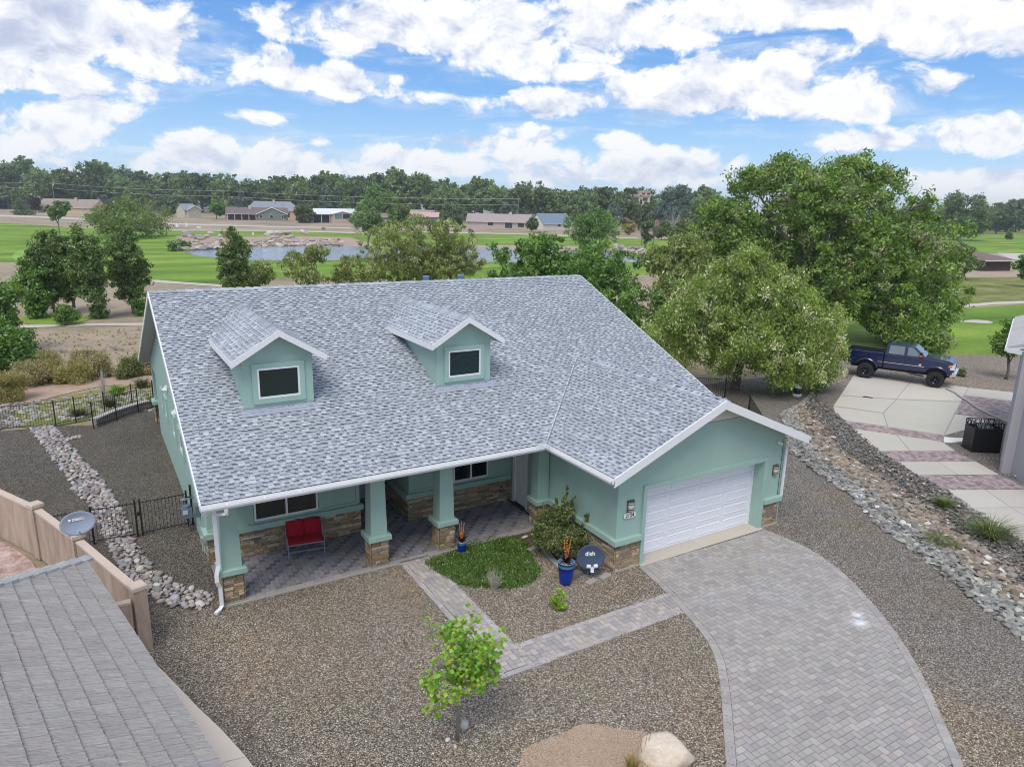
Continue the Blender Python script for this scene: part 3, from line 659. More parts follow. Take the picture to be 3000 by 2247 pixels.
LE, RE_ = refine(LE), refine(RE_)
def offs(P, d):
    out = []
    for i, p in enumerate(P):
        a = P[max(i - 1, 0)]; c = P[min(i + 1, len(P) - 1)]; t = Vector((c[0] - a[0], c[1] - a[1])).normalized(); out.append((p[0] - t.y * d, p[1] + t.x * d))
    return out
LI, RI = offs(LE, .21), offs(RE_, -.21)
inner = LI + RI[::-1]            # counter-clockwise
pcs = combo(inner, U) + border(LE, .205, .20, 1) + border(RE_, .205, .20, -1)
paving('paver_driveway', pcs, {'sq': GREYS, 're': GREYS, 'bo': [(.305, .283, .267), (.325, .30, .28)]}, -.02, .018, LE + RE_[::-1])
X0, X1 = 5.39, 6.34
pcs = combo([(X0 + .16, -5.24), (X1 - .16, -5.24), (X1 - .16, .72), (X0 + .16, .72)], U, org=(.02, .03))
pcs += border([(X0, .74), (X0, -5.42)], .155, .235, 1) + border([(X1, .74), (X1, -4.59)], .155, .235, -1)
P2 = [(X1 - .16, -5.26), (11.07, -5.26), (11.29, -4.60), (X1 - .16, -4.60)]
pcs2 = combo(P2, U, org=(.02, .03)) + border([(X0 + .16, -5.42), (11.05, -5.42)], .155, .235, 1) + border([(X1, -4.44), (11.33, -4.44)], .155, .235, -1)
paving('front_walkway', pcs + pcs2, {'sq': WALKC, 're': WALKC, 'bo': [(.38, .35, .34), (.35, .325, .32)]}, -.02, .018, [(X0, .74), (X0, -5.42), (11.05, -5.42), (11.3, -4.44), (X1, -4.44), (X1, .74)])
pp = combo([(.46, .93), (10.6, .93), (10.6, 3.24), (.46, 3.24)], U, org=(.5, .05)) + combo([(5.06, 3.24), (6.72, 3.24), (6.72, 6.0), (5.06, 6.0)], U, org=(.5, .05)) + border([(.46, .76), (10.5, .76)], .16, .26, 1)
paving('porch_floor', pp, {'sq': DARKSQ, 're': PORCHC, 'bo': [(.31, .28, .27), (.28, .26, .26)]}, -.02, .05, [(.45, .75), (10.7, .75), (10.7, 3.3), (6.75, 3.3), (6.75, 6.0), (5.05, 6.0), (5.05, 3.3), (.45, 3.3)])
b = MB(); b.box((.40, .70, -.02), (5.39, .755, .046), (.75, .72, .68)); b.box((6.34, .70, -.02), (10.5, .755, .046), (.7, .68, .66)); b.build('porch_slab_edge', M_CONC, None, kind='structure')

# ================================================================ THE TEAL HOUSE
S = .4177; ZE = 3.286; YR = 9.78; ZR = ZE + S * YR; WX = 18.3; XG, WG, YF = 14.2, 4.1, 3.35; ZG = ZE + S * WG
house = empty('stucco_house', (0, 0, 0), 0, 'single storey teal stucco house with grey shingle roof and two dormers', 'house')
def wallpoly(b, pts, axis, val, thick, col=(1, 1, 1)):
    """polygon given in (horizontal, z) extruded by thick along axis from val"""
    n = len(pts); A = []; B = []
    for h, z in pts:
        A.append((val, h, z) if axis == 'x' else (h, val, z)); B.append((val + thick, h, z) if axis == 'x' else (h, val + thick, z))
    b.raw(A + B, [tuple(range(n)), tuple(range(n, 2 * n))[::-1]] + [(i, i + n, (i + 1) % n + n, (i + 1) % n) for i in range(n)], col)
def rz(y): return ZE + S * y - .17
SB = (ZR - 2.98) / (20.3 - YR)
w = MB(); wallpoly(w, [(3.28, 0), (17.6, 0), (17.6, 2.75), (19.3, 2.75), (19.3, 0), (19.75, 0), (19.75, ZR - SB * (19.75 - YR) - .17), (YR, ZR - .17), (3.28, rz(3.28))], 'x', .46, .25)
w.build('side_wall', M_STUCCO, house)
w = MB(); w.box((.47, 3.282, 0), (5.05, 3.5, 4.45)); w.build('front_wall', M_STUCCO, house)
w = MB(); w.box((4.8, 3.5, 0), (5.05, 6.05, 4.45)); w.box((4.8, 5.85, 0), (7.0, 6.05, 4.45)); w.build('entry_wall', M_STUCCO, house)
w = MB(); w.box((6.76, 3.28, 0), (10.95, 3.5, 4.45)); w.box((6.76, 3.5, 0), (7.0, 5.85, 4.45)); w.build('front_wall', M_STUCCO, house)
w = MB(); w.box((10.78, -2.509, 0), (11.0, 2.15, 3.14)); w.box((10.78, 3.12, 0), (11.0, 3.28, 3.14)); w.box((10.78, 2.15, 2.25), (11.0, 3.12, 3.14)); w.build('garage_side_wall', M_STUCCO, house)
w = MB(); w.box((17.85, -2.75, 0), (18.0, 19.7, 3.1)); w.box((.7, 19.5, 0), (17.9, 19.72, 2.9)); w.build('rear_wall', M_STUCCO, house)
# garage front, with the door opening left open
def gz(x): return ZG - S * abs(x - XG) - .15
OX0, OX1, OZ = 11.84, 16.98, 2.44
w = MB()
wallpoly(w, [(10.78, 0), (OX0, 0), (OX0, OZ), (OX0, gz(OX0)), (10.78, gz(10.78))], 'y', -2.75, .24)
wallpoly(w, [(OX0, OZ), (OX1, OZ), (OX1, gz(OX1)), (XG + .05, gz(XG + .05)), (XG - .05, gz(XG - .05)), (OX0, gz(OX0))], 'y', -2.75, .24)
wallpoly(w, [(OX1, 0), (17.88, 0), (17.88, gz(17.88)), (OX1, gz(OX1))], 'y', -2.75, .24)
w.build('garage_front_wall', M_STUCCO, house)
def trim_frame(x0, x1, z0, z1, y, wd=.12, dp=.045, name='window_trim', bottom=True, par=None, col=(1, 1, 1), m=None):
    b = MB(); b.box((x0 - wd, y - dp, z0 if not bottom else z0 - wd), (x0, y, z1 + wd), col); b.box((x1, y - dp, z0 if not bottom else z0 - wd), (x1 + wd, y, z1 + wd), col)
    b.box((x0, y - dp, z1), (x1, y, z1 + wd), col)
    if bottom: b.box((x0, y - dp, z0 - wd), (x1, y, z0), col)
    return b.build(name, m or M_STUCCO, par or house)
trim_frame(OX0, OX1, 0, OZ, -2.752, .13, .07, 'door_surround', False)
w = MB(); w.box((OX1 - .006, -2.748, 0), (OX1 + .03, -2.36, OZ - .006)); w.box((OX0 - .03, -2.748, 0), (OX0 + .006, -2.36, OZ - .006)); w.box((OX0 + .006, -2.748, OZ - .006), (OX1 - .006, -2.36, OZ + .03)); w.build('door_reveal', M_STUCCO, house)
gd = empty('garage_door', (0, 0, 0)); gd.parent = house
b = MB(); b.box((OX0 + .008, -2.40, .02), (OX0 + .05, -2.33, OZ - .009), (1, 1, 1)); b.build('door_jamb', M_DOORWHITE, gd); b = MB(); b.box((OX1 - .07, -2.40, .02), (OX1 - .008, -2.33, OZ - .009), (1, 1, 1)); b.build('door_jamb', M_DOORWHITE, gd)
DH = (OZ - .06) / 5
for k in range(5):
    b = MB(); z0 = .035 + k * DH; z1 = z0 + DH - .008; y = -2.35
    xa, xb = OX0 + .052, OX1 - .072
    b.box((xa, y, z0), (xb, y + .04, z1)); b.box((xa, y - .006, z1 - .03), (xb, y, z1)); b.box((xa, y - .006, z0), (xb, y, z0 + .02))
    pw = (xb - xa) / 4
    for i in range(4):
        x0 = xa + i * pw + .09; x1 = xa + (i + 1) * pw - .09; p0 = z0 + .085; p1 = z1 - .085; d = .020
        # groove ring and raised field
        ring = [(x0, y, p0), (x1, y, p0), (x1, y, p1), (x0, y, p1)]; r1 = [(x0 + .02, y - .022, p0 + .02), (x1 - .02, y - .022, p0 + .02), (x1 - .02, y - .022, p1 - .02), (x0 + .02, y - .022, p1 - .02)]
        r2 = [(x0 + .055, y - .010, p0 + .05), (x1 - .055, y - .010, p0 + .05), (x1 - .055, y - .010, p1 - .05), (x0 + .055, y - .010, p1 - .05)]
        b.raw(ring + r1 + r2, [(j, (j + 1) % 4, (j + 1) % 4 + 4, j + 4) for j in range(4)] + [(j + 4, (j + 1) % 4 + 4, (j + 1) % 4 + 8, j + 8) for j in range(4)] + [(8, 9, 10, 11)])
    b.build('door_panel', M_DOORWHITE, gd)
b = MB(); b.box((OX0 - .14, -2.93, -.02), (14.3, -2.30, .028), (.95, .88, .80)); b.box((14.308, -2.93, -.02), (OX1 + .13, -2.30, .028), (.97, .9, .82)); b.build('garage_threshold', M_CONC, house)
# gable vent with slats
gv = empty('gable_vent', (0, 0, 0)); gv.parent = house
b = MB()
zb = 4.17
for k in range(6):
    z = zb + .02 + k * .085; hw = (gz(XG) - z) / S - .16
    if hw > .15: b.face([(XG - hw, -2.76, z + .07), (XG + hw, -2.76, z + .07), (XG + hw + .1, -2.79, z), (XG - hw - .1, -2.79, z)])
b.build('vent_slats', plain('vent_slat_paint', (.78, .74, .67), .8, .05), gv)
b = MB(); b.box((XG - .62, -2.80, zb - .08), (XG - .52, -2.755, zb + .26)); b.box((XG - 1.3, -2.785, zb - .05), (XG + 1.35, -2.755, zb + .0)); b.build('vent_frame', M_STUCCO, gv)
# bands over the stone
def band(x0, y0, x1, y1, out, name='stucco_band', z0=.88, z1=1.05):
    b = MB(); ax, ay, bx, by = min(x0, x1), min(y0, y1), max(x0, x1), max(y0, y1)
    b.prism([(ax - out[0], ay - out[1]), (bx + out[2], ay - out[1]), (bx + out[2], by + out[3]), (ax - out[0], by + out[3])], z0, z1, (1, 1, 1), .02, True)
    return b.build(name, M_STUCCO, house)
band(.46, 3.28, 5.05, 3.4, (.12, .13, .10, 0)); band(6.76, 3.28, 10.72, 3.4, (.13, .13, 0, 0)); band(6.76, 3.402, 6.86, 5.84, (.13, 0, 0, 0)); band(.46, 3.402, .56, 3.75, (.12, 0, 0, 0))
band(10.78, -2.75, OX0 - .14, -2.65, (.13, .14, 0, 0)); band(10.78, -2.648, 10.88, .70, (.13, 0, 0, 0)); band(OX1 + .14, -2.75, 17.88, -2.65, (0, .14, .08, 0))
# recessed stucco panels drawn by raised trim
def trims(x0, x1, z0, z1, y=3.28):
    b = MB(); b.box((x0, y - .035, z0), (x1, y, z1)); b.build('wall_trim', M_STUCCO, house)
for x0, x1 in ((1.58, 1.76), (3.72, 3.86), (4.93, 5.05), (8.22, 8.40), (9.82, 9.98), (6.76, 6.9)): trims(x0, x1, 1.12, 3.0)
for x0, x1 in ((.46, 1.58), (3.86, 4.93), (6.9, 8.22), (9.98, 10.76)): trims(x0, x1, 1.052, 1.13)

# ledge stone veneer
STC = [(.42, .31, .185), (.36, .265, .16), (.30, .225, .145), (.47, .37, .24), (.25, .19, .125), (.38, .31, .22), (.33, .225, .12), (.52, .43, .31), (.28, .235, .18)]
def veneer(org, ud, nd, L, H, root, base=.0, sx=1.0, part='stone', colmul=1.0):
    ud = Vector(ud); nd = Vector(nd); o = Vector(org); z = base; made = []
    b0 = MB(); p = [o + ud * 0 + Vector((0, 0, base)), o + ud * L + Vector((0, 0, base)), o + ud * L + Vector((0, 0, H)), o + Vector((0, 0, H))]; q = [v + nd * .012 for v in p]
    b0.raw(q + p, [(0, 1, 2, 3), (0, 1, 5, 4), (1, 2, 6, 5), (2, 3, 7, 6), (3, 0, 4, 7)], (.16, .125, .09)); b0.build('mortar_bed', M_LEDGE, root)
    while z < H - .02:
        h = rnd.choice([.06, .08, .10, .12, .15]); h = min(h, H - z)
        if H - z - h < .045: h = H - z
        u = -.0
        while u < L - .01:
            l = rnd.uniform(.14, .46) * sx; l = min(l, L - u)
            if L - u - l < .07: l = L - u
            split = h > .11 and rnd.random() < .45
            parts = [(z, z + h)] if not split else [(z, z + h * .5), (z + h * .5, z + h)]
            for a, c in parts:
                t = rnd.uniform(.022, .055); g = .004; bb = MB()
                us = [u + g, u + l - g]; js = [rnd.uniform(-.004, .004) for _ in range(4)]
                back = [(us[0], a + g), (us[1], a + g), (us[1], c - g), (us[0], c - g)]
                cu, cz = (us[0] + us[1]) / 2, (a + c) / 2
                f1 = [(x, y + js[i]) for i, (x, y) in enumerate(back)]; f2 = [(cu + (x - cu) * .93, cz + (y - cz) * .86) for x, y in f1]
                org_ = o + ud * cu + Vector((0, 0, cz))
                def V(pt, d): return ud * (pt[0] - cu) + Vector((0, 0, pt[1] - cz)) + nd * d
                tj = [rnd.uniform(-.008, .008) for _ in range(4)]
                vs = [V(x, 0) for x in back] + [V(x, t - .012) for x in f1] + [V(x, t + tj[i]) for i, x in enumerate(f2)]
                col = vcol(rnd.choice(STC), .22, .05); col = tuple(v * colmul for v in col)
                bb.raw(vs, [(j, (j + 1) % 4, (j + 1) % 4 + 4, j + 4) for j in range(4)] + [(j + 4, (j + 1) % 4 + 4, (j + 1) % 4 + 8, j + 8) for j in range(4)] + [(8, 9, 10, 11)], col)
                so_ = bb.build(part, M_LEDGE, root); so_.location = org_; made.append(so_)
            u += l
        z += h
    return made
veneer((.42, 3.278, .05), (1, 0, 0), (0, -1, 0), 4.66, .83, house)
veneer((.458, 3.70, .0), (0, -1, 0), (-1, 0, 0), .46, .88, house)
veneer((6.72, 3.278, .05), (1, 0, 0), (0, -1, 0), 4.04, .83, house, sx=1.15)
veneer((6.758, 5.84, .05), (0, -1, 0), (-1, 0, 0), 2.6, .83, house, sx=1.3)
veneer((10.778, .72, 0), (0, -1, 0), (-1, 0, 0), 3.52, .88, house, sx=1.2)
veneer((10.74, -2.752, 0), (1, 0, 0), (0, -1, 0), OX0 - .135 - 10.74, .88, house)
veneer((OX1 + .135, -2.752, .05), (1, 0, 0), (0, -1, 0), .80, .83, house)
for x0, x1 in ((10.74, OX0 - .14), (OX1 + .14, 17.9)):
    b = MB(); b.box((x0, -2.84, -.02), (x1, -2.76, .045), (.7, .66, .6)); b.build('footing', M_CONC, house)
# rear corner pier of the side patio
b = MB(); b.prism([(.32, 19.0), (.75, 19.0), (.75, 19.8), (.32, 19.8)], .95, 1.12, (1, 1, 1), .02, True); b.build('stucco_band', M_STUCCO, house)
veneer((.455, 19.78, 0), (0, -1, 0), (-1, 0, 0), .6, .95, house, sx=1.1)
veneer((.40, 19.28, 0), (1, 0, 0), (0, -1, 0), .35, .95, house)

# porch columns: tapered stucco shaft on a stone pedestal
def column(cx, cy, w=.56, ztop=2.98, wt=.42, wb=.50, name='porch_column'):
    r = empty(name, (cx, cy, 0)); r.parent = house; h = w / 2
    c = MB()
    for z0, z1, a0, a1 in ((1.03, ztop, wb / 2, wt / 2),):
        c.raw([(-a0, -a0, z0), (a0, -a0, z0), (a0, a0, z0), (-a0, a0, z0), (-a1, -a1, z1), (a1, -a1, z1), (a1, a1, z1), (-a1, a1, z1)], [(0, 1, 5, 4), (1, 2, 6, 5), (2, 3, 7, 6), (3, 0, 4, 7), (4, 5, 6, 7)])
    c.build('shaft', M_STUCCO, r)
    c = MB(); k = h + .075; c.prism([(-k, -k), (k, -k), (k, k), (-k, k)], .88, 1.04, (1, 1, 1), .025, True); c.build('cap', M_STUCCO, r)
    e = h - .03
    for org, ud, nd in (((-e, -e, 0), (1, 0, 0), (0, -1, 0)), ((e, -e, 0), (0, 1, 0), (1, 0, 0)), ((-e, e, 0), (0, -1, 0), (-1, 0, 0))):
        veneer(org, ud, nd, 2 * e, .88, r, base=.09, sx=.75)
    c = MB(); c.box((-h - .02, -h - .02, -.02), (h + .02, h + .02, .085), (.62, .58, .52)); c.build('footing', M_CONC, r)
    return r
for cx in (.71, 4.80, 7.0): column(cx, 1.06)
column(10.52, .98, .50, 3.0, .40, .44)
b = MB(); b.box((.46, .86, 2.78), (10.78, 1.22, 3.12)); b.box((.46, 1.222, 2.78), (.82, 3.28, 3.12)); b.build('porch_beam', M_STUCCO, house)
b = MB(); b.box((.3, .06, 3.10), (10.78, 3.3, 3.125)); b.build('porch_ceiling', M_SOFFIT, house)

# windows
def window(x0, x1, z0, z1, y, mullion=True, m=M_GLASS, par=None, fw=.055, name='window'):
    r = empty(name, (0, 0, 0)); r.parent = par or house
    b = MB(); b.box((x0, y - .045, z0), (x0 + fw, y, z1)); b.box((x1 - fw, y - .045, z0), (x1, y, z1)); b.box((x0 + fw, y - .045, z0), (x1 - fw, y, z0 + fw)); b.box((x0 + fw, y - .045, z1 - fw), (x1 - fw, y, z1))
    xm = x0 + (x1 - x0) * .5
    if mullion: b.box((xm - .03, y - .048, z0 + fw), (xm + .03, y - .002, z1 - fw))
    b.build('frame', M_WHITE, r)
    if mullion:
        for a, c in ((x0 + fw, xm - .03), (xm + .03, x1 - fw)):
            b = MB(); b.box((a, y - .014, z0 + fw), (c, y - .008, z1 - fw)); b.build('pane', m, r)
    else:
        b = MB(); b.box((x0 + fw, y - .014, z0 + fw), (x1 - fw, y - .008, z1 - fw)); b.build('pane', m, r)
    return r
window(1.78, 3.70, 1.14, 2.52, 3.278); window(8.42, 9.80, 1.14, 2.52, 3.278)
def side_window(y0, y1, z0, z1, x=.46, tr=.13):
    r = empty('side_window', (0, 0, 0)); r.parent = house
    b = MB(); b.box((x - .06, y0 - tr, z0 - tr), (x, y0, z1 + tr)); b.box((x - .06, y1, z0 - tr), (x, y1 + tr, z1 + tr)); b.box((x - .06, y0, z1), (x, y1, z1 + tr)); b.box((x - .06, y0, z0 - tr), (x, y1, z0)); b.build('surround', M_STUCCO, r)
    b = MB(); b.box((x - .03, y0, z0), (x, y0 + .05, z1)); b.box((x - .03, y1 - .05, z0), (x, y1, z1)); b.box((x - .03, y0 + .05, z1 - .05), (x, y1 - .05, z1)); b.box((x - .03, y0 + .05, z0), (x, y1 - .05, z0 + .05)); b.build('frame', M_WHITE, r)
    b = MB(); b.box((x - .012, y0 + .05, z0 + .05), (x - .002, y1 - .05, z1 - .05)); b.build('pane', M_GLASS, r)
for y0, y1 in ((7.75, 8.75), (9.95, 10.75), (12.75, 13.45), (14.3, 14.85)): side_window(y0, y1, 1.98, 2.68)
b = MB(); b.box((5.12, 5.80, .05), (5.35, 5.85, 2.1)); b.box((6.35, 5.80, .05), (6.55, 5.85, 2.1)); b.box((5.35, 5.80, 2.0), (6.35, 5.85, 2.1)); b.build('entry_door_frame', M_WHITE, house)
b = MB(); b.box((5.35, 5.81, .05), (6.35, 5.845, 2.0)); b.build('entry_door', plain('entry_door_paint', (.42, .43, .50), .5), house)
# white side door between porch and garage
sdoor = empty('side_door', (0, 0, 0)); sdoor.parent = house
b = MB(); b.box((10.745, 2.15, .05), (10.80, 2.22, 2.25)); b.box((10.745, 2.98, .05), (10.80, 3.115, 2.25)); b.box((10.745, 2.22, 2.17), (10.80, 2.98, 2.25)); b.build('door_frame', M_WHITE, sdoor)
b = MB(); b.box((10.80, 2.22, .08), (10.83, 2.98, 2.17))
for y0, y1 in ((2.29, 2.57), (2.63, 2.91)):
    for z0, z1 in ((.25, 1.0), (1.15, 2.05)): b.raw([(10.80, y0, z0), (10.80, y1, z0), (10.80, y1, z1), (10.80, y0, z1), (10.79, y0 + .04, z0 + .04), (10.79, y1 - .04, z0 + .04), (10.79, y1 - .04, z1 - .04), (10.79, y0 + .04, z1 - .04)], [(0, 1, 5, 4), (1, 2, 6, 5), (2, 3, 7, 6), (3, 0, 4, 7), (4, 5, 6, 7)])
b.build('door_leaf', M_WHITE, sdoor)
b = MB(); b.box((10.70, 2.2, .05), (10.80, 2.98, .075), (.05, .045, .04)); b.build('door_sill', M_TINT, sdoor)

# ---------------------------------------------------------------- roof
roof = empty('roof', (0, 0, 0)); roof.parent = house
def slab(b, top, thick):
    n = len(top); lo = [(x, y, z - thick) for x, y, z in top]
    b.raw(top + lo, [tuple(range(n)), tuple(range(n, 2 * n))[::-1]] + [(i, i + n, (i + 1) % n + n, (i + 1) % n) for i in range(n)])
d = MB(); e = .012
slab(d, [(0, 0, ZE - e), (XG - WG, 0, ZE - e), (XG, WG, ZG - e), (XG, YR, ZR - e), (0, YR, ZR - e)], .13)
slab(d, [(XG, WG, ZG - e), (WX, 0, ZE - e), (WX, YR, ZR - e), (XG, YR, ZR - e)], .13)
slab(d, [(0, YR, ZR - e), (WX, YR, ZR - e), (WX, 20.3, 2.98 - e), (0, 20.3, 2.98 - e)], .13)
slab(d, [(XG - WG, -YF, ZE - e), (XG, -YF, ZG - e), (XG, WG, ZG - e), (XG - WG, 0, ZE - e)], .13)
slab(d, [(XG, -YF, ZG - e), (XG + WG, -YF, ZE - e), (XG + WG, 0, ZE - e), (XG, WG, ZG - e)], .13)
d.build('roof_deck', M_SOFFIT, roof)
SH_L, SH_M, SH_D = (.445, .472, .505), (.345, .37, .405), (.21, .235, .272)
def clip_convex(poly, region):
    n = len(region)
    for i in range(n):
        a, c = region[i], region[(i + 1) % n]; dx, dy = c[0] - a[0], c[1] - a[1]; L = math.hypot(dx, dy)
        if L < 1e-9: continue
        poly = clip_half(poly, a[0], a[1], -dy / L, dx / L)
        if len(poly) < 3: return []
    return poly
def shingles(org, ud, vd, regions, root, singles=None, wmin=.09, wmax=.185, cm=1.0):
    """three-tab laminated shingles: raised tabs over a recessed shadow strip, course by course"""
    o = Vector(org); ud = Vector(ud).normalized(); vd = Vector(vd).normalized(); nd = ud.cross(vd)
    if nd.z < 0: nd = -nd
    EX = .143; b = MB()
    us = [p[0] for r in regions for p in r]; vs_ = [p[1] for r in regions for p in r]; u0, u1, v1m = min(us), max(us), max(vs_)
    nrow = int(v1m / EX) + 1
    for i in range(nrow):
        v0 = i * EX; v1 = v0 + EX; u = u0 - rnd.uniform(0, .2); tab = rnd.random() < .5
        while u < u1:
            w_ = rnd.uniform(wmin, wmax) * (1.0 if tab else .80)
            a, c = u, min(u + w_, u1)
            if tab:
                base = SH_L if rnd.random() < .44 else SH_M
                k = rnd.uniform(.88, 1.10) * cm; lo = hi = tuple(x * k for x in base); h0, h1 = .026, .009
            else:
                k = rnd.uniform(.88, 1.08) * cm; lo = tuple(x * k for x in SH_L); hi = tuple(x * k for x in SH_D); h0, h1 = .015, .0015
            for reg in regions:
                q = clip_convex([(a + .0015, v0), (c - .0015, v0), (c - .0015, v1 + .004), (a + .0015, v1 + .004)], reg)
                if len(q) < 3 or area(q) < 1e-4: continue
                tgt = b; single = singles is not None and tab and len(q) == 4
                if single: tgt = MB()
                cu = sum(p[0] for p in q) / len(q); off = o + ud * cu + vd * v0 if single else Vector((0, 0, 0))
                def V(p, h): return o + ud * p[0] + vd * p[1] + nd * h - off
                P = []; cc = []
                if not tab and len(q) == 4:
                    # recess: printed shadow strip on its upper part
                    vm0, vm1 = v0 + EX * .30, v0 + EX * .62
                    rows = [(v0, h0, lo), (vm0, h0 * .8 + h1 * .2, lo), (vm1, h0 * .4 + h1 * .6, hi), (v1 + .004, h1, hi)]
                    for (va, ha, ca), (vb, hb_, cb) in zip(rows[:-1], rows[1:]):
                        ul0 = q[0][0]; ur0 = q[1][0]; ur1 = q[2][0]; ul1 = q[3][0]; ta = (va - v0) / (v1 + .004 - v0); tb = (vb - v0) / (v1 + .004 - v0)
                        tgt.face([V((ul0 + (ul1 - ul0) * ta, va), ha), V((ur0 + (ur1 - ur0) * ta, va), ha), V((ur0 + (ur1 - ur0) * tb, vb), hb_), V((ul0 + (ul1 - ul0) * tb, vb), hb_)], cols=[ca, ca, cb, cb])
                else:
                    for p in q:
                        t = (p[1] - v0) / EX; P.append(V(p, h0 + (h1 - h0) * t)); cc.append(tuple(lo[j] + (hi[j] - lo[j]) * min(1, t) for j in range(3)))
                    tgt.face(P, cols=cc)
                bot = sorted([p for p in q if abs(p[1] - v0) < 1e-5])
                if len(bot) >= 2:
                    tgt.face([V(bot[0], -.004), V(bot[-1], -.004), V(bot[-1], h0), V(bot[0], h0)], tuple(x * .32 for x in lo))  # butt face colour darkened to paint the shadow line under each course
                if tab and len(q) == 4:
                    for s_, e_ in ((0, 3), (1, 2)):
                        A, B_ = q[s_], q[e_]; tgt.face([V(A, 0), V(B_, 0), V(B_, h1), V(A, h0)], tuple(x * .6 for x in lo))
                if single: singles.append((camdist(*(off)), tgt, off))
            u = c + 0.0; tab = not tab if rnd.random() < .82 else tab
            if c >= u1: break
    o_ = b.build('shingle_field', M_SHINGLE, root, kind='stuff')
    if singles is not None:
        singles.sort(key=lambda t: t[0]); rest = MB()
        for i, (dd, t, off) in enumerate(singles):
            if i < 299: s_ = t.build('shingle', M_SHINGLE, root); s_.location = off
            else:
                k0 = len(rest.v); rest.v += [tuple(Vector(v) + off) for v in t.v]; rest.f += [tuple(x + k0 for x in f) for f in t.f]; rest.c += t.c
        rest.build('shingle_tabs', M_SHINGLE, root, kind='stuff')
K = math.sqrt(1 + S * S)
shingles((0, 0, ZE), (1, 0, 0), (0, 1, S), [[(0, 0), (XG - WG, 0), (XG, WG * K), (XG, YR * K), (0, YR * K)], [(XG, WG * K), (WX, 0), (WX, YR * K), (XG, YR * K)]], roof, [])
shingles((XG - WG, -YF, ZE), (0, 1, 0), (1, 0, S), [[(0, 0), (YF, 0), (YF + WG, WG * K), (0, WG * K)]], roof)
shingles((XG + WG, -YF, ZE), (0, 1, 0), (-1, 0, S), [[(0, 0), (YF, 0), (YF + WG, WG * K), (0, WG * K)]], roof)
def ridge_caps(p0, p1, sl, root, w=.13, step=.145, mul=1.0):
    p0, p1 = Vector(p0), Vector(p1); L = (p1 - p0).length; d_ = (p1 - p0) / L; side = Vector((d_.y, -d_.x, 0)).normalized(); n = int(L / step)
    for i in range(n):
        a = p0 + d_ * (i * step); b = MB(); k = rnd.choice([SH_L, SH_L, SH_M]); kk = rnd.uniform(.9, 1.08) * mul; k = tuple(x * kk for x in k)
        def Q(t, s_, h): return d_ * t + side * s_ * w + Vector((0, 0, -abs(s_) * w * sl + h))
        e0, e1 = .058, .026
        b.raw([Q(0, -1, e0), Q(0, 0, e0), Q(0, 1, e0), Q(step + .02, -1, e1), Q(step + .02, 0, e1), Q(step + .02, 1, e1), Q(0, -1, .004), Q(0, 0, .004), Q(0, 1, .004), Q(step + .02, -1, .0), Q(step + .02, 1, .0)],
              [(0, 1, 4, 3), (1, 2, 5, 4), (0, 6, 7, 1), (1, 7, 8, 2), (0, 3, 9, 6), (2, 8, 10, 5)], k)
        o_ = b.build('ridge_cap', M_SHINGLE, root); o_.location = a
vb = MB()
for p0, p1 in (((XG - WG, 0, ZE), (XG, WG, ZG)),):
    p0, p1 = Vector(p0), Vector(p1); sd_ = Vector((.012, -.012, 0)); up = Vector((0, 0, .028)); vb.face([p0 - sd_ + up, p0 + sd_ + up, p1 + sd_ + up, p1 - sd_ + up], (.16, .175, .21)); vb.face([p0 - sd_ * 7 + up * .86, p0 - sd_ + up * .9, p1 - sd_ + up * .9, p1 - sd_ * 7 + up * .86], (.60, .62, .66))
vb.build('valley_flashing', M_SHINGLE, roof)
ridge_caps((0, YR, ZR), (WX, YR, ZR), S, roof, step=.29)
ridge_caps((XG, -YF, ZG), (XG, WG + .15, ZG), S, roof, w=.20, mul=1.12)
def board(b, p0, p1, out, th, hh, dz=0.0):
    """board whose top edge runs p0-p1, thickness th towards out, height hh"""
    p0, p1, o_ = Vector(p0) + Vector((0, 0, dz)), Vector(p1) + Vector((0, 0, dz)), Vector(out) * th; z = Vector((0, 0, -hh))
    b.raw([p0, p1, p1 + o_, p0 + o_, p0 + z, p1 + z, p1 + o_ + z, p0 + o_ + z], [(0, 1, 2, 3), (7, 6, 5, 4), (0, 4, 5, 1), (1, 5, 6, 2), (2, 6, 7, 3), (3, 7, 4, 0)])
f = MB(); board(f, (0, -.02, ZE - S * .02), (0, YR, ZR), (-1, 0, 0), .035, .17, .012); board(f, (0, YR, ZR), (0, 20.3, 2.98), (-1, 0, 0), .035, .17, .012); f.build('rake_board', M_WHITE, roof)
f = MB(); board(f, (WX, 0, ZE), (WX, YR, ZR), (1, 0, 0), .035, .17, .012); f.build('rake_board', M_WHITE, roof)
f = MB(); board(f, (XG - WG - .02, -YF, ZE - .02 * S), (XG, -YF, ZG), (0, -1, 0), .045, .27, .022); board(f, (XG, -YF, ZG), (XG + WG + .02, -YF, ZE - .02 * S), (0, -1, 0), .045, .27, .022); f.build('rake_board', M_WHITE, roof)
f = MB(); f.box((0, -.022, ZE - .2), (XG - WG, -.0, ZE - .012)); f.box((XG - WG - .022, -YF, ZE - .2), (XG - WG, -.024, ZE - .012)); f.box((XG + WG, -YF, ZE - .2), (XG + WG + .022, 3, ZE - .012)); f.build('fascia', M_WHITE, roof)
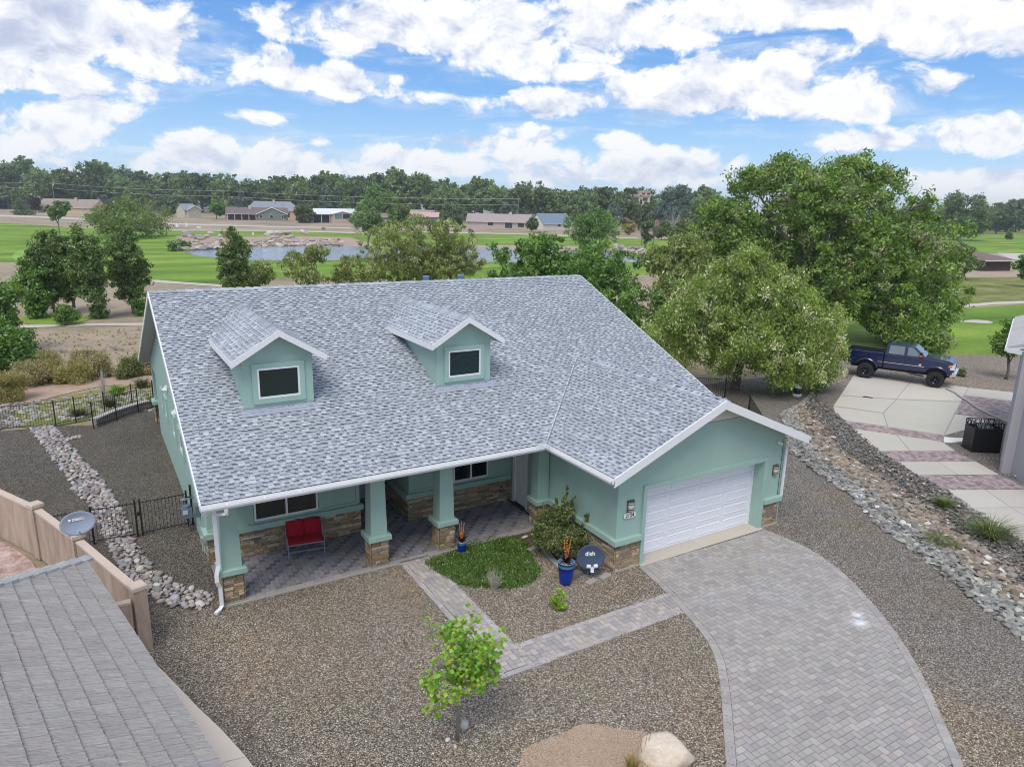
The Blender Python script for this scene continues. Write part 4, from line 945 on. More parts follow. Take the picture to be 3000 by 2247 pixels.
def gutter(p0, p1, out, root, col=(1, 1, 1)):
    p0, p1, n = Vector(p0), Vector(p1), Vector(out); prof = [(.0, 0.0), (.0, -.115), (.085, -.115), (.10, -.07), (.125, -.05), (.125, 0.0), (.108, 0.0), (.108, -.045), (.085, -.062), (.075, -.10), (.012, -.10), (.012, 0.0)]
    b = MB(); m_ = len(prof); A = [p0 + n * a + Vector((0, 0, c)) for a, c in prof]; B_ = [p1 + n * a + Vector((0, 0, c)) for a, c in prof]
    b.raw(A + B_, [(i, (i + 1) % m_, (i + 1) % m_ + m_, i + m_) for i in range(m_)], col)
    ends = [(0, 1, 10, 11), (1, 2, 9, 10), (2, 3, 8, 9), (3, 4, 7, 8), (4, 5, 6, 7)]
    for e_ in ends: b.f.append(e_); b.c += [col] * 4; b.f.append(tuple(m_ + x for x in e_)); b.c += [col] * 4
    b.f.append((0, 1, 2, 3, 4, 5)); b.c += [col] * 6; b.f.append(tuple(m_ + x for x in (0, 1, 2, 3, 4, 5))); b.c += [col] * 6
    L = (p1 - p0).length; d_ = (p1 - p0) / L; t = .6
    while t < L:
        c = p0 + d_ * t; b.box((min(c.x, (c + n * .12 + d_ * .02).x), min(c.y, (c + n * .12 + d_ * .02).y), c.z - .012), (max(c.x, (c + n * .12 + d_ * .02).x), max(c.y, (c + n * .12 + d_ * .02).y), c.z - .004)); t += .9
    return b.build('gutter', M_WHITE, root)
gutter((-.03, -.024, ZE - .05), (XG - WG - .16, -.024, ZE - .05), (0, -1, 0), roof)
gutter((XG - WG - .024, -YF - .04, ZE - .05), (XG - WG - .024, -.02, ZE - .05), (-1, 0, 0), roof)
gutter((XG + WG + .024, -YF - .04, ZE - .05), (XG + WG + .024, 2.5, ZE - .05), (1, 0, 0), roof)
b = MB(); b.box((XG - WG - .42, -.15, ZE - .06), (XG - WG - .15, -.135, ZE + .07)); b.box((XG - WG - .165, -.42, ZE - .06), (XG - WG - .15, -.15, ZE + .07)); b.build('splash_guard', M_WHITE, roof)
# downspouts
def spout(pts, name='downspout', w=.035):
    b = MB(); b.tube(pts, [w] * len(pts), 4, ell=1.35); return b.build(name, M_WHITE, house)
spout([(.55, -.09, 3.12), (.55, -.07, 2.98), (.40, .10, 2.93), (.36, .60, 2.86), (.36, .70, 2.72), (.36, .70, 1.28), (.28, .62, 1.02), (.28, .60, .86), (.35, .66, .66), (.355, .66, .12), (.28, .56, .06), (.16, .44, .05)], w=.05)
spout([(18.33, -3.15, 3.14), (18.33, -3.12, 3.02), (18.0, -2.84, 2.86), (17.95, -2.84, 2.7), (17.95, -2.84, .95)], w=.042)
# roof vents beyond the ridge
for x in (10.62, 12.27):
    b = MB(); b.lathe([(.11, 0), (.11, .38), (.145, .38), (.145, .46), (.0, .47)], 14, (x, YR + .55, ZR - .28), (.16, .24, .40)); b.build('roof_vent', M_TINT, roof)
# dormers
def dormer(cx, root):
    r = empty('dormer', (0, 0, 0)); r.parent = root
    x0, x1, yf = cx - 1.0, cx + 1.0, 3.2; zr, ze, hw = 6.94, 6.15, 1.31; sl = (zr - ze) / hw
    b = MB(); zt = ze - .13 + sl * (hw - 1.0)
    wallpoly(b, [(x0, 4.45), (x1, 4.45), (x1, zt), (cx, zr - .13), (x0, zt)], 'y', yf, 5.0); b.build('dormer_wall', M_STUCCO, r)
    trim_frame(cx - .60, cx + .60, 4.93, 5.82, yf - .002, .15, .05, 'window_trim', True, r)
    window(cx - .60, cx + .60, 4.93, 5.82, yf - .004, False, M_GREENGLASS, r, .05)
    yo = 2.85; ye = (ze - ZE) / S; yb = (zr - ZE) / S; Kd = math.sqrt(1 + sl * sl)
    b = MB()
    for s_ in (-1, 1): slab(b, [(cx, yo, zr - .012), (cx + s_ * hw, yo, ze - .012), (cx + s_ * hw, ye, ze - .012), (cx, yb, zr - .012)], .10)
    b.build('dormer_roof', M_SOFFIT, r)
    shingles((cx - hw, yo, ze), (0, 1, 0), (1, 0, sl), [[(0, 0), (ye - yo, 0), (yb - yo, hw * Kd), (0, hw * Kd)]], r, cm=1.12)  # left slope colour lightened to paint in sheen from the sky
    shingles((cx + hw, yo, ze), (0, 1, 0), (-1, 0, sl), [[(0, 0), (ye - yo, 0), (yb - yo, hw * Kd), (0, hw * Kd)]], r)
    ridge_caps((cx, yo, zr), (cx, yb - .05, zr), sl, r, w=.16, mul=1.12)
    f = MB(); board(f, (cx - hw - .03, yo, ze - .03 * sl), (cx, yo, zr), (0, -1, 0), .035, .185, .02); board(f, (cx, yo, zr), (cx + hw + .03, yo, ze - .03 * sl), (0, -1, 0), .035, .185, .02); f.build('rake_board', M_WHITE, r)
    f = MB(); board(f, (cx - hw, yo, ze), (cx - hw, ye - .1, ze), (-1, 0, 0), .03, .18, -.0); f.build('fascia', M_WHITE, r)
    f = MB(); board(f, (cx + hw, yo, ze), (cx + hw, ye - .1, ze), (1, 0, 0), .03, .18, -.0); f.build('fascia', M_WHITE, r)
    f = MB(); z_ = ZE + S * yf; f.raw([(x0 - .15, yf - .30, z_ - S * .30 + .022), (x1 + .15, yf - .30, z_ - S * .30 + .022), (x1 + .05, yf + .02, z_ + .022), (x0 - .05, yf + .02, z_ + .022), (x0 - .05, yf - .012, z_ + .06), (x1 + .05, yf - .012, z_ + .06)], [(0, 1, 2, 3), (3, 2, 5, 4)], (.33, .36, .46)); f.build('flashing', M_TINT, r)
dormer(2.72, house); dormer(8.80, house)

# ---------------------------------------------------------------- fittings on the house
def lamp(x, z=2.02):
    r = empty('wall_lamp', (x, -2.755, z)); r.parent = house
    b = MB(); b.box((-.125, -.03, -.19), (.125, 0, .19), (.10, .10, .10)); b.build('backplate', M_TINT, r)
    b = MB(); b.lathe([(.0, -.15), (.095, -.15), (.10, 0), (.095, .13), (.0, .15)], 14, (.0, -.035, 0), (.66, .61, .50), ay=.75); b.build('lamp_glass', M_TINT, r, True)
    b = MB()
    for zz in (-.10, .06): b.lathe([(.104, zz), (.108, zz + .02), (.104, zz + .03)], 14, (0, -.035, 0), (.10, .10, .10), ay=.77)
    b.lathe([(.0, .17), (.12, .165), (.12, .14), (.0, .13)], 14, (0, -.035, 0), (.10, .10, .10), ay=.77)
    b.build('lamp_cage', M_TINT, r)
lamp(11.25); lamp(17.58, 2.02)
pl = empty('number_plaque', (11.23, -2.775, 1.735)); pl.parent = house
b = MB(); n = 40
def sup(t): c, s_ = math.cos(t), math.sin(t); return (.225 * math.copysign(abs(c) ** .55, c), .085 * math.copysign(abs(s_) ** .45, s_))
pp_ = [sup(2 * math.pi * i / n) for i in range(n)]
b.raw([(x, -.0, z) for x, z in pp_] + [(x, -.018, z) for x, z in pp_], [tuple(range(n, 2 * n))] + [(i, (i + 1) % n, (i + 1) % n + n, i + n) for i in range(n)], (.80, .78, .72)); b.build('plaque_board', M_TINT, pl)
text('house_number', '2124', .17, plain('dark_lettering', (.035, .03, .03), .6), pl, frame((0, -.020, -.002), (1, 0, 0), (0, 0, 1)), .002, sx=.95, offset=.003)
cam_ = empty('security_camera', (17.55, -2.76, 3.02)); cam_.parent = house
b = MB(); b.tube([(0, 0, .04), (0, -.08, .05), (-.0, -.12, .0)], .014, 6, (.8, .8, .8)); b.build('bracket', M_TINT, cam_)
b = MB(); b.tube([(-.05, -.05, .0), (.05, -.19, -.03)], .04, 10, (.78, .78, .78)); b.tube([(.049, -.19, -.03), (.056, -.2, -.032)], .032, 10, (.03, .03, .03)); b.build('camera_body', M_TINT, cam_)
for x, y, z, ax in ((10.35, 3.225, .55, 'y'),):
    b = MB(); b.box((x - .06, y - .012, z - .10), (x + .06, y + .02, z + .10), (.09, .08, .07)); b.box((x - .03, y - .02, z - .05), (x + .03, y - .01, z + .05), (.45, .42, .38)); b.build('wall_socket', M_TINT, house)
b = MB(); b.box((1.35, 3.20, .64), (2.0, 3.225, .68), (.52, .47, .38)); b.box((1.72, 3.19, .46), (1.84, 3.225, .62), (.13, .12, .11)); b.build('wall_bracket', M_TINT, house)
b = MB(); b.tube([(10.30, -1.75, .0), (10.30, -1.75, .0)], .01, 4); 
b = MB(); b.box((10.58, -1.75, .28), (10.68, -1.45, .62), (.40, .40, .38)); b.build('valve_box', M_TINT, house)
for y, z in ((12.0, 3.35), (9.0, 3.2)):
    b = MB(); b.raw([(.44, y - .12, z), (.44, y + .12, z), (.44, y, z + .2), (.28, y - .12, z), (.28, y + .12, z)], [(0, 1, 2), (0, 3, 2), (1, 2, 4), (3, 4, 2), (0, 1, 4, 3)], (.78, .8, .8)); b.build('wall_vent', M_TINT, house)
# meter boxes on the side wall near the porch
b = MB(); b.box((.34, 4.55, 1.05), (.455, 4.85, 1.42), (.12, .17, .17)); b.build('meter_box', M_TINT, house)
b = MB(); b.tube([(.42, 4.0, 1.3), (.42, 4.0, .4), (.41, 3.95, .1)], .012, 6, (.5, .52, .5)); b.tube([(.40, 4.25, .85), (.40, 4.25, .05)], .02, 6, (.45, .6, .53)); b.build('conduit', M_TINT, house)
b = MB(); b.box((.33, 3.95, .42), (.455, 4.1, .62), (.36, .40, .38)); b.build('junction_box', M_TINT, house)

# ================================================================ PLANTS (generators)
NR = np.random.default_rng(11); LEAFK = np.array([1.62, 1.50, 1.40])
def leaf_cloud(cen, rad, npl, size, cols, droop=0.0, elong=1.8, flat=.0, upb=.25, drape=0.0):
    """cen (N,3) cluster centres, rad cluster radius, npl leaves each -> quads with a colour each"""
    N_ = len(cen); M = N_ * npl; c = np.repeat(np.asarray(cen, float), npl, axis=0)
    d = NR.normal(size=(M, 3)); d /= np.linalg.norm(d, axis=1)[:, None] + 1e-9
    rr = np.repeat(np.broadcast_to(np.asarray(rad, float), (N_,)), npl) * NR.random(M) ** .45
    p = c + d * rr[:, None] * np.array([1, 1, 1 - flat])
    if drape: p[:, 2] -= NR.random(M) * drape
    a = NR.normal(size=(M, 3)); a[:, 2] -= droop * 2; a /= np.linalg.norm(a, axis=1)[:, None]
    nrm = NR.normal(size=(M, 3)) + np.array([0, 0, upb * 2]) + d * .6
    b = np.cross(a, nrm); b /= np.linalg.norm(b, axis=1)[:, None] + 1e-9
    s = size * NR.uniform(.65, 1.35, M)[:, None]
    L = a * s * elong * .5; W_ = b * s * .5
    v = np.empty((M, 4, 3)); v[:, 0] = p - L; v[:, 1] = p + W_ * .9; v[:, 2] = p + L; v[:, 3] = p - W_ * .9
    cols = np.asarray(cols, float); ci = NR.integers(0, len(cols), N_); cc = np.repeat(cols[ci], npl, axis=0)
    alt = cols[NR.integers(0, len(cols), M)]; mixm = (NR.random(M) < .4)[:, None]; cc = np.where(mixm, alt, cc) * NR.uniform(.72, 1.28, M)[:, None] * LEAFK
    return v.reshape(-1, 3), np.arange(M * 4).reshape(-1, 4), cc
def blob_points(blobs, n, shell=.55):
    """cluster centres through the volume of several ellipsoids, denser near their surface"""
    blobs = np.asarray(blobs, float); vol = blobs[:, 3] * blobs[:, 4] * blobs[:, 5]; pr = vol ** .75; pr /= pr.sum()
    k = NR.choice(len(blobs), n, p=pr); d = NR.normal(size=(n, 3)); d /= np.linalg.norm(d, axis=1)[:, None]
    r = shell + (1 - shell) * NR.random(n) ** .7; r = np.where(NR.random(n) < .25, NR.random(n) ** .5 * .9, r)
    return blobs[k, :3] + d * r[:, None] * blobs[k, 3:6]
def rand_blobs(h, w, z0, n, top=1.0, shape='round'):
    out = []
    if shape == 'column':
        for i in range(n):
            t = (i + .5) / n; z = z0 + (h - z0) * (.03 + .93 * t); prof = min(1, .55 + 1.6 * t) * min(1, (1.04 - t) * 2.1) ** .8; a = NR.random() * 6.283; q = w * .13
            out.append((math.cos(a) * q, math.sin(a) * q, z, w * .36 * prof, w * .36 * prof, max(w * .36 * prof, (h - z0) / n * 1.3)))
        return out
    for i in range(n):
        t = NR.random(); z = z0 + (h - z0) * (.12 + .76 * t)
        if shape == 'round': prof = math.sin(math.pi * min(1, .18 + .78 * t)) ** .6
        elif shape == 'vase': prof = (.35 + .75 * t) if t < .75 else 1.0 - (t - .75) * 1.6
        elif shape == 'column': prof = (1 - t) ** .40 * .95 + .22
        elif shape == 'cone': prof = (1 - t) * .95 + .08
        a = NR.random() * 6.283; rr = prof * w * .5 * NR.random() ** .5 * .78; s = w * .5 * prof
        br = max(s * NR.uniform(.38, .62), w * .09)
        out.append((math.cos(a) * rr, math.sin(a) * rr, z, br, br, br * NR.uniform(.65, .95) * (1.5 if shape == 'column' else 1)))
    return out
def limbs(b, base, top, blobs, r0, n, col, twigs=0, lean=(0, 0)):
    blobs = blobs[:22]
    """tapered trunk with limbs that end inside the crown's blobs"""
    base = Vector(base); top = Vector(top); mid = base.lerp(top, .5) + Vector((NR.normal() * .03, NR.normal() * .03, 0)) * (top - base).length
    b.tube([base + Vector((0, 0, -.1)), base.lerp(mid, .5), mid, top], [r0 * 1.25, r0, r0 * .85, r0 * .68], 8, col)
    ends = []
    order = list(NR.permutation(len(blobs)))[:n]
    for i in order:
        q = Vector(blobs[i][:3]); s = base.lerp(top, float(NR.uniform(.62, 1.0))); m_ = s.lerp(q, .5) + Vector((0, 0, (q - s).length * .10)) + Vector(NR.normal(size=3) * (q - s).length * .06)
        b.tube([s, s.lerp(m_, .55), m_, q], [r0 * .5, r0 * .38, r0 * .26, r0 * .08], 6, col, False); ends.append((m_, q))
    for _ in range(twigs):
        m_, q = ends[int(NR.integers(len(ends)))]; s = m_.lerp(q, float(NR.random())); e = s + Vector(np.clip(NR.normal(size=3), -1.1, 1.1)) * min((q - m_).length * .42, r0 * 3.2) + Vector((0, 0, .05))
        b.tube([s, s.lerp(e, .5) + Vector(NR.normal(size=3)) * .05, e], [r0 * .10, r0 * .06, r0 * .015], 4, col, False)
GREENS = {
 'elm': [(.095, .185, .034), (.125, .23, .042), (.165, .285, .055), (.065, .13, .026), (.21, .32, .075), (.20, .225, .13)],
 'olive': [(.13, .185, .05), (.17, .235, .065), (.22, .29, .085), (.10, .14, .038), (.34, .39, .22)],
 'willow': [(.15, .225, .05), (.19, .28, .06), (.24, .34, .08), (.11, .17, .038), (.20, .30, .06), (.15, .24, .05), (.50, .54, .40)],
 'ash': [(.060, .140, .030), (.085, .18, .038), (.12, .225, .048), (.155, .265, .068)],
 'poplar': [(.065, .130, .032), (.095, .175, .045), (.14, .22, .07), (.21, .28, .13), (.05, .10, .025)],
 'far': [(.125, .195, .088), (.155, .235, .10), (.195, .285, .115), (.10, .16, .075)],  # far and fardark greens lightened to put distance haze into the colour
 'fardark': [(.080, .130, .064), (.098, .155, .074), (.12, .18, .084)],
 'farlight': [(.09, .15, .045), (.12, .185, .055), (.15, .21, .075)],
 'blue': [(.085, .135, .125), (.115, .170, .155), (.15, .205, .19)],
 'pine': [(.085, .175, .045), (.105, .21, .052), (.135, .25, .062)],
 'lime': [(.17, .30, .03), (.23, .38, .045), (.12, .23, .03), (.28, .42, .07)],
 'yellow': [(.23, .23, .085), (.28, .275, .11), (.17, .185, .07), (.33, .31, .14)],
 'sage': [(.21, .21, .12), (.28, .27, .16), (.15, .16, .09), (.35, .32, .20)],
 'maroon': [(.05, .025, .03), (.07, .035, .04), (.04, .02, .025)],
 'shrub': [(.095, .13, .04), (.135, .18, .058), (.065, .095, .03), (.19, .225, .085)],
}
BARK = (.20, .165, .13)
def tree(name, label, loc, h, w, kind='ash', shape='round', leaf=.16, nclus=260, npl=45, z0=.22, nblob=16, group=None, bark=BARK, crad=None, trunk=.10, lean=(0, 0), droop=.15, elong=1.6, shell=.5, twigs=0, nl=8, cat='tree', drape=0.0, zg=0.0, blobs=None, extra_twigs=None, part='crown'):
    root = empty(name, (loc[0], loc[1], zg), 0, label, cat, group)
    bl = blobs or rand_blobs(h, w, h * z0, nblob, shape=shape)
    if lean != (0, 0): bl = [(x + lean[0] * z / h, y + lean[1] * z / h, z, a, b_, c_) for x, y, z, a, b_, c_ in bl]
    top = max(q[2] + q[5] for q in bl); k = h / top; bl = [(x, y, z * k, a, b_, c_ * k) for x, y, z, a, b_, c_ in bl]
    c = blob_points(bl, nclus, shell); cr = crad or w * .055
    v, f, cc = leaf_cloud(c, cr * NR.uniform(.6, 1.4, nclus), npl, leaf, GREENS[kind], droop, elong, .2, drape=drape)
    npmesh(part, v, f, cc, M_LEAF, root)
    b = MB(); limbs(b, (0, 0, 0), (lean[0] * .5, lean[1] * .5, h * (.30 if shape != 'column' else .7)), bl, trunk, nl, bark, twigs)
    b.build('trunk', M_BARK, root, True)
    return root
def shrub(name, label, loc, h, w, kind='shrub', leaf=.05, nclus=60, npl=40, group=None, cat='shrub', zg=0.0, elong=1.8, stems=5, crad=None, shape='round', wy=None):
    root = empty(name, (loc[0], loc[1], zg), 0, label, cat, group)
    bl = [(x, y * (wy or w) / w, z, a, b_ * (wy or w) / w, c_) for x, y, z, a, b_, c_ in rand_blobs(h, w, 0, 9, shape=shape)]
    c = blob_points(bl, nclus, .4); c[:, 2] = np.clip(c[:, 2], h * .05, h); cr = crad or w * .10
    v, f, cc = leaf_cloud(c, cr * NR.uniform(.6, 1.3, nclus), npl, leaf, GREENS[kind], 0, elong); v[:, 2] = np.maximum(v[:, 2], .01)
    npmesh('foliage', v, f, cc, M_LEAF, root)
    b = MB()
    for i in range(stems):
        q = bl[i % len(bl)]; b.tube([(NR.normal() * .03, NR.normal() * .03, -.02), (q[0] * .4, q[1] * .4, q[2] * .5), (q[0], q[1], q[2])], [.02 * w + .004, .014 * w + .003, .004], 5, BARK, False)
    b.build('stems', M_BARK, root)
    return root
def grass_tuft(name, label, loc, h, w, cols, n=160, cat='grass', group=None, zg=0.0, wid=.012, curl=.5, root=None):
    root = root or empty(name, (loc[0], loc[1], zg), 0, label, cat, group)
    V_ = []; F = []; CC = []
    for i in range(n):
        a = NR.random() * 6.283; r = NR.random() ** .6 * w * .16; x0, y0 = math.cos(a) * r, math.sin(a) * r; hh = h * NR.uniform(.55, 1.05); out = w * .5 * NR.random() * curl * 2; a += NR.normal() * .4
        dx, dy = math.cos(a), math.sin(a); px, py = -dy * wid, dx * wid; k = len(V_)
        V_ += [(x0 - px, y0 - py, 0), (x0 + px, y0 + py, 0), (x0 + dx * out * .4 + px * .8, y0 + dy * out * .4 + py * .8, hh * .6), (x0 + dx * out * .4 - px * .8, y0 + dy * out * .4 - py * .8, hh * .6), (x0 + dx * out + px * .2, y0 + dy * out + py * .2, hh * (1 - .25 * curl)), (x0 + dx * out - px * .2, y0 + dy * out - py * .2, hh * (1 - .25 * curl))]
        F += [(k, k + 1, k + 2, k + 3), (k + 3, k + 2, k + 4, k + 5)]; c = vcol(cols[int(NR.integers(len(cols)))], .25); CC += [c, c]
    npmesh('blades', np.array(V_), np.array(F), np.array(CC), M_LEAF, root)
    return root

# ================================================================ THINGS IN THE YARD
# bench with red cushions (a two seat glider)
def bench():
    r = empty('garden_bench', (3.12, 2.72, .05), R(-8), 'grey metal two seat glider bench with red cushions on the porch', 'bench')
    G_ = (.33, .36, .42)
    w, d = 1.06, .50
    for s in (-1, 1):
        b = MB(); x = s * w / 2
        b.tube([(x, -d / 2 - .03, .0), (x, -d / 2 - .01, .20), (x, -d / 2 + .0, .42)], .016, 6, G_); b.build('leg', M_TINTG, r)
        b = MB(); b.tube([(x, d / 2 + .04, .0), (x, d / 2 + .02, .2), (x, d / 2, .42)], .016, 6, G_); b.build('leg', M_TINTG, r)
        b = MB(); b.tube([(x, d / 2 + .10, .80), (x + s * .02, d / 2 - .05, .72), (x + s * .03, d / 2 - .25, .66), (x + s * .03, -d / 2 + .05, .64), (x + s * .025, -d / 2 - .06, .58), (x + s * .01, -d / 2 - .02, .50), (x, -d / 2, .40)], .014, 6, G_)
        b.tube([(x + s * .02, d / 2 - .1, .70), (x + s * .01, d / 2 - .14, .42)], .01, 5, G_); b.build('armrest', M_TINTG, r)
        b = MB()
        for t in np.linspace(0, 5.2, 14)[:-1]: pass
        ring = [(x, -d / 2 - .01 + .035 * math.cos(t), .30 + .035 * math.sin(t)) for t in np.linspace(0, 6.28, 13)]; b.tube(ring, .009, 5, G_, False); b.build('scroll', M_TINTG, r)
    b = MB()
    for y in (-d / 2, d / 2 - .02): b.tube([(-w / 2, y, .39), (w / 2, y, .39)], .018, 6, G_)
    for x in np.linspace(-w / 2, w / 2, 9): b.tube([(x, -d / 2, .39), (x, d / 2, .39)], .008, 4, G_, False)
    b.tube([(-w / 2, -d / 2 + .02, .16), (w / 2, -d / 2 + .02, .16)], .012, 5, G_); b.build('seat_frame', M_TINTG, r)
    b = MB(); top = [(-w / 2 + w * t, d / 2 + .16, .90 + .045 * abs(math.sin(2 * math.pi * t))) for t in np.linspace(0, 1, 21)]
    b.tube(top, .014, 6, (.12, .14, .13)); b.tube([(-w / 2, d / 2, .40), (-w / 2, d / 2 + .16, .90)], .014, 6, (.16, .18, .17)); b.tube([(w / 2, d / 2, .40), (w / 2, d / 2 + .16, .90)], .014, 6, (.16, .18, .17))
    for x in np.linspace(-w / 2, w / 2, 9): b.tube([(x, d / 2, .40), (x, d / 2 + .15, .88)], .007, 4, (.16, .18, .17), False)
    b.build('back_frame', M_TINTG, r)
    red = plain('red_cushion_fabric', (.36, .006, .018), .9, .12, 4, .3, 60)
    def pillow(c, hw, hd, th, tilt, name, tuft=True):
        nx, ny = 8, 8; V_ = []; F = []
        for sgn in (1, -1):
            for j in range(ny + 1):
                for i in range(nx + 1):
                    u, v = 2 * i / nx - 1, 2 * j / ny - 1; e = (1 - abs(u) ** 6) * (1 - abs(v) ** 6); z = th * (.45 + .55 * e ** .5) * sgn * .5 - sgn * (.016 * math.exp(-(v / .10) ** 2) if tuft else 0)
                    V_.append(Vector((u * hw, v * hd, z)))
        m_ = Matrix.Rotation(tilt, 3, 'X'); V_ = [tuple(m_ @ p + Vector(c)) for p in V_]; o = (nx + 1) * (ny + 1)
        for j in range(ny):
            for i in range(nx):
                a = j * (nx + 1) + i; F.append((a, a + 1, a + nx + 2, a + nx + 1)); F.append((o + a + nx + 1, o + a + nx + 2, o + a + 1, o + a))
        ed = [i for i in range(nx + 1)] + [j * (nx + 1) + nx for j in range(1, ny + 1)] + [ny * (nx + 1) + i for i in range(nx - 1, -1, -1)] + [j * (nx + 1) for j in range(ny - 1, 0, -1)]
        for k in range(len(ed)): a, c2 = ed[k], ed[(k + 1) % len(ed)]; F.append((a, o + a, o + c2, c2))
        b = MB(); b.raw(V_, F); b.build(name, red, r, True)
    for s in (-1, 1):
        pillow((s * .262, -.02, .455), .255, .25, .10, R(2), 'seat_cushion', False); pillow((s * .262, .275, .70), .255, .25, .09, R(72), 'back_cushion')
    return r
bench()
# glazed pots holding black metal agaves
def pot_plant(loc, H, Rd, label, ptop, zg=0.0, dark=False, fl=((-.5, .35, 0), (.1, .45, .2), (.4, .3, -.2)), fcol=(.85, .23, .02), glass=True):
    r = empty('glazed_pot', (loc[0], loc[1], zg), 0, label, 'plant pot')
    blu, mid, rim = ((.006, .03, .30), (.05, .25, .50), (.16, .28, .48)) if not dark else ((.010, .016, .05), (.016, .03, .08), (.03, .045, .09))
    prof = [(Rd * .60, 0), (Rd * .66, .01), (Rd * .80, H * .22), (Rd * .92, H * .52), (Rd * .97, H * .66), (Rd * .985, H * .80), (Rd * .98, H * .90), (Rd * 1.05, H * .93), (Rd * 1.05, H), (Rd * .90, H), (Rd * .88, H * .90), (0, H * .88)]
    cols = [blu, blu, blu, blu, (.004, .02, .12), mid, mid, (.01, .02, .05), rim, rim, (.10, .095, .09), (.14, .12, .10)]
    b = MB(); b.lathe(prof, 32, cols=cols); b.build('pot', M_TINTG, r, True)
    b = MB()
    for _ in range(14): a = rnd.uniform(0, 6.28); q = rnd.uniform(0, .8) * Rd; stone_into(b, (math.cos(a) * q, math.sin(a) * q, H * .90), (.035, .028), (.6, .57, .53), 'pebble', .6)
    b.build('pebble_topping', M_ROCK, r, True, 'stuff')
    pr = empty('agave_ornament', (0, 0, H * .9)); pr.parent = r
    for i in range(16):
        a = i * 2.4; tilt = .22 + .55 * (i / 16); L = ptop * rnd.uniform(.42, .56); W2 = .040
        d_ = Vector((math.cos(a) * math.sin(tilt), math.sin(a) * math.sin(tilt), math.cos(tilt))); sd = Vector((-math.sin(a), math.cos(a), 0)); o_ = Vector((0, 0, .0)); b = MB(); bend = Vector((math.cos(a), math.sin(a), -.1)) * L * .18
        p0, p1, p2 = o_, o_ + d_ * L * .5, o_ + d_ * L + bend
        b.raw([p0 - sd * W2 * .6, p0 + sd * W2 * .6, p1 + sd * W2, p1 - sd * W2, p1 + d_.cross(sd) * .02, p2, p0 + d_.cross(sd) * .015], [(0, 6, 4, 3), (6, 1, 2, 4), (3, 4, 5), (4, 2, 5)], (.022, .018, .018)); b.build('leaf', M_TINT, pr)
    orange = plain('orange_glass' if not dark else 'rust_glass', fcol, .25, .35, 30)
    for fx, fh, fy in fl:
        b = MB(); tip = Vector((fx * .22, fy * .2, ptop * (.72 + fh * .7))); st = Vector((fx * .06, 0, ptop * .2)); n = 9
        pts = [st.lerp(tip, .35 + .65 * i / n) for i in range(n + 1)]; b.tube([st, pts[0]], .008, 5, (1, 1, 1))
        for i, q in enumerate(pts): 
            s_ = .016 * (1.2 if i % 2 else .8); b.raw([(q.x + v[0] * s_ + NR.normal() * .004, q.y + v[1] * s_, q.z + v[2] * s_) for v in ICO_V], ICO_F)
        b.build('flower_spike', orange, pr)
    return r
pot_plant((9.12, -2.62), .70, .235, 'tall bright blue glazed pot with orange glass flower spikes beside the satellite dish', .78)
pot_plant((7.36, .50), .36, .15, 'small blue glazed pot with red flower spikes beside the porch pillar', .62, fl=((-.4, .45, 0), (.0, .55, .2), (.25, .5, -.2)), fcol=(.62, .10, .03))
pot_plant((10.16, .18), .55, .20, 'dark navy glazed pot half hidden behind the garage corner bush', .66, dark=True, fl=((0, .5, 0), (.3, .3, .1)), fcol=(.30, .05, .03))
# satellite dishes
def dish(loc, label, cen, norm, ea, eb, colr, words, foot, arm, size, cat='satellite dish'):
    r = empty('satellite_dish', loc, 0, label, cat); cen = Vector(cen); nz = Vector(norm).normalized(); ex = Vector((0, 0, 1)).cross(nz).normalized(); ey = nz.cross(ex)
    b = MB(); n = 36; rings = 7; V_ = []; F = []
    for k in range(rings + 1):
        q = k / rings
        for j in range(n): w = 2 * math.pi * j / n; V_.append(cen + ex * (ea * q * math.cos(w)) + ey * (eb * q * math.sin(w)) + nz * (.085 * q * q))
    k0 = (rings + 1) * n
    for j in range(n): w = 2 * math.pi * j / n; V_.append(cen + ex * (ea * 1.015 * math.cos(w)) + ey * (eb * 1.015 * math.sin(w)) + nz * (.07))
    for k in range(rings):
        for j in range(n): q = (j + 1) % n; F.append((k * n + j, k * n + q, (k + 1) * n + q, (k + 1) * n + j))
    for j in range(n): q = (j + 1) % n; F.append((rings * n + j, rings * n + q, k0 + q, k0 + j))
    b.raw([tuple(v) for v in V_], F, colr); b.build('reflector', M_TINT, r, True)
    wt = plain('white_lettering', (.82, .82, .84), .6)
    for body, u, v, sz, sx in words:
        text('lettering', body, sz, wt, r, frame(cen + ex * u + ey * v + nz * (.085 * ((u / ea) ** 2 + (v / eb) ** 2) + .012), ex, ey), .002, sx=sx, offset=size)
    b = MB(); b.tube([cen - nz * .02, cen - nz * .12, Vector(foot) + Vector((0, 0, .12)), Vector(foot)], .022, 8, (.30, .31, .34)); b.build('mast', M_TINTG, r)
    b = MB(); a0 = cen - ey * eb * .78 + nz * .03; a1 = cen - ey * (eb * .62) + nz * arm; b.tube([a0, a0.lerp(a1, .5) - ey * .03, a1], .016, 6, (.33, .34, .38)); b.build('feed_arm', M_TINTG, r)
    return r, cen, nz, ex, ey, a1
r, cen, nz, ex, ey, a1 = dish((10.02, -2.55, 0), 'round navy satellite dish on concrete blocks next to the garage corner', (0, 0, .58), (-.42, -1, .30), .42, .37, (.055, .075, .13), [('dish', 0, .10, .19, 1.0)], (0, .06, .03), .22, .003)
b = MB()
for s in (-1, 1): b.tube([a1 + ex * .05 * s, a1 + ex * .16 * s + ey * .02], .055, 10, (.72, .74, .80))
b.tube([a1 - nz * .02 - ey * .02, a1 - ey * .17], .055, 8, (.72, .74, .80)); b.build('receiver', M_TINT, r)
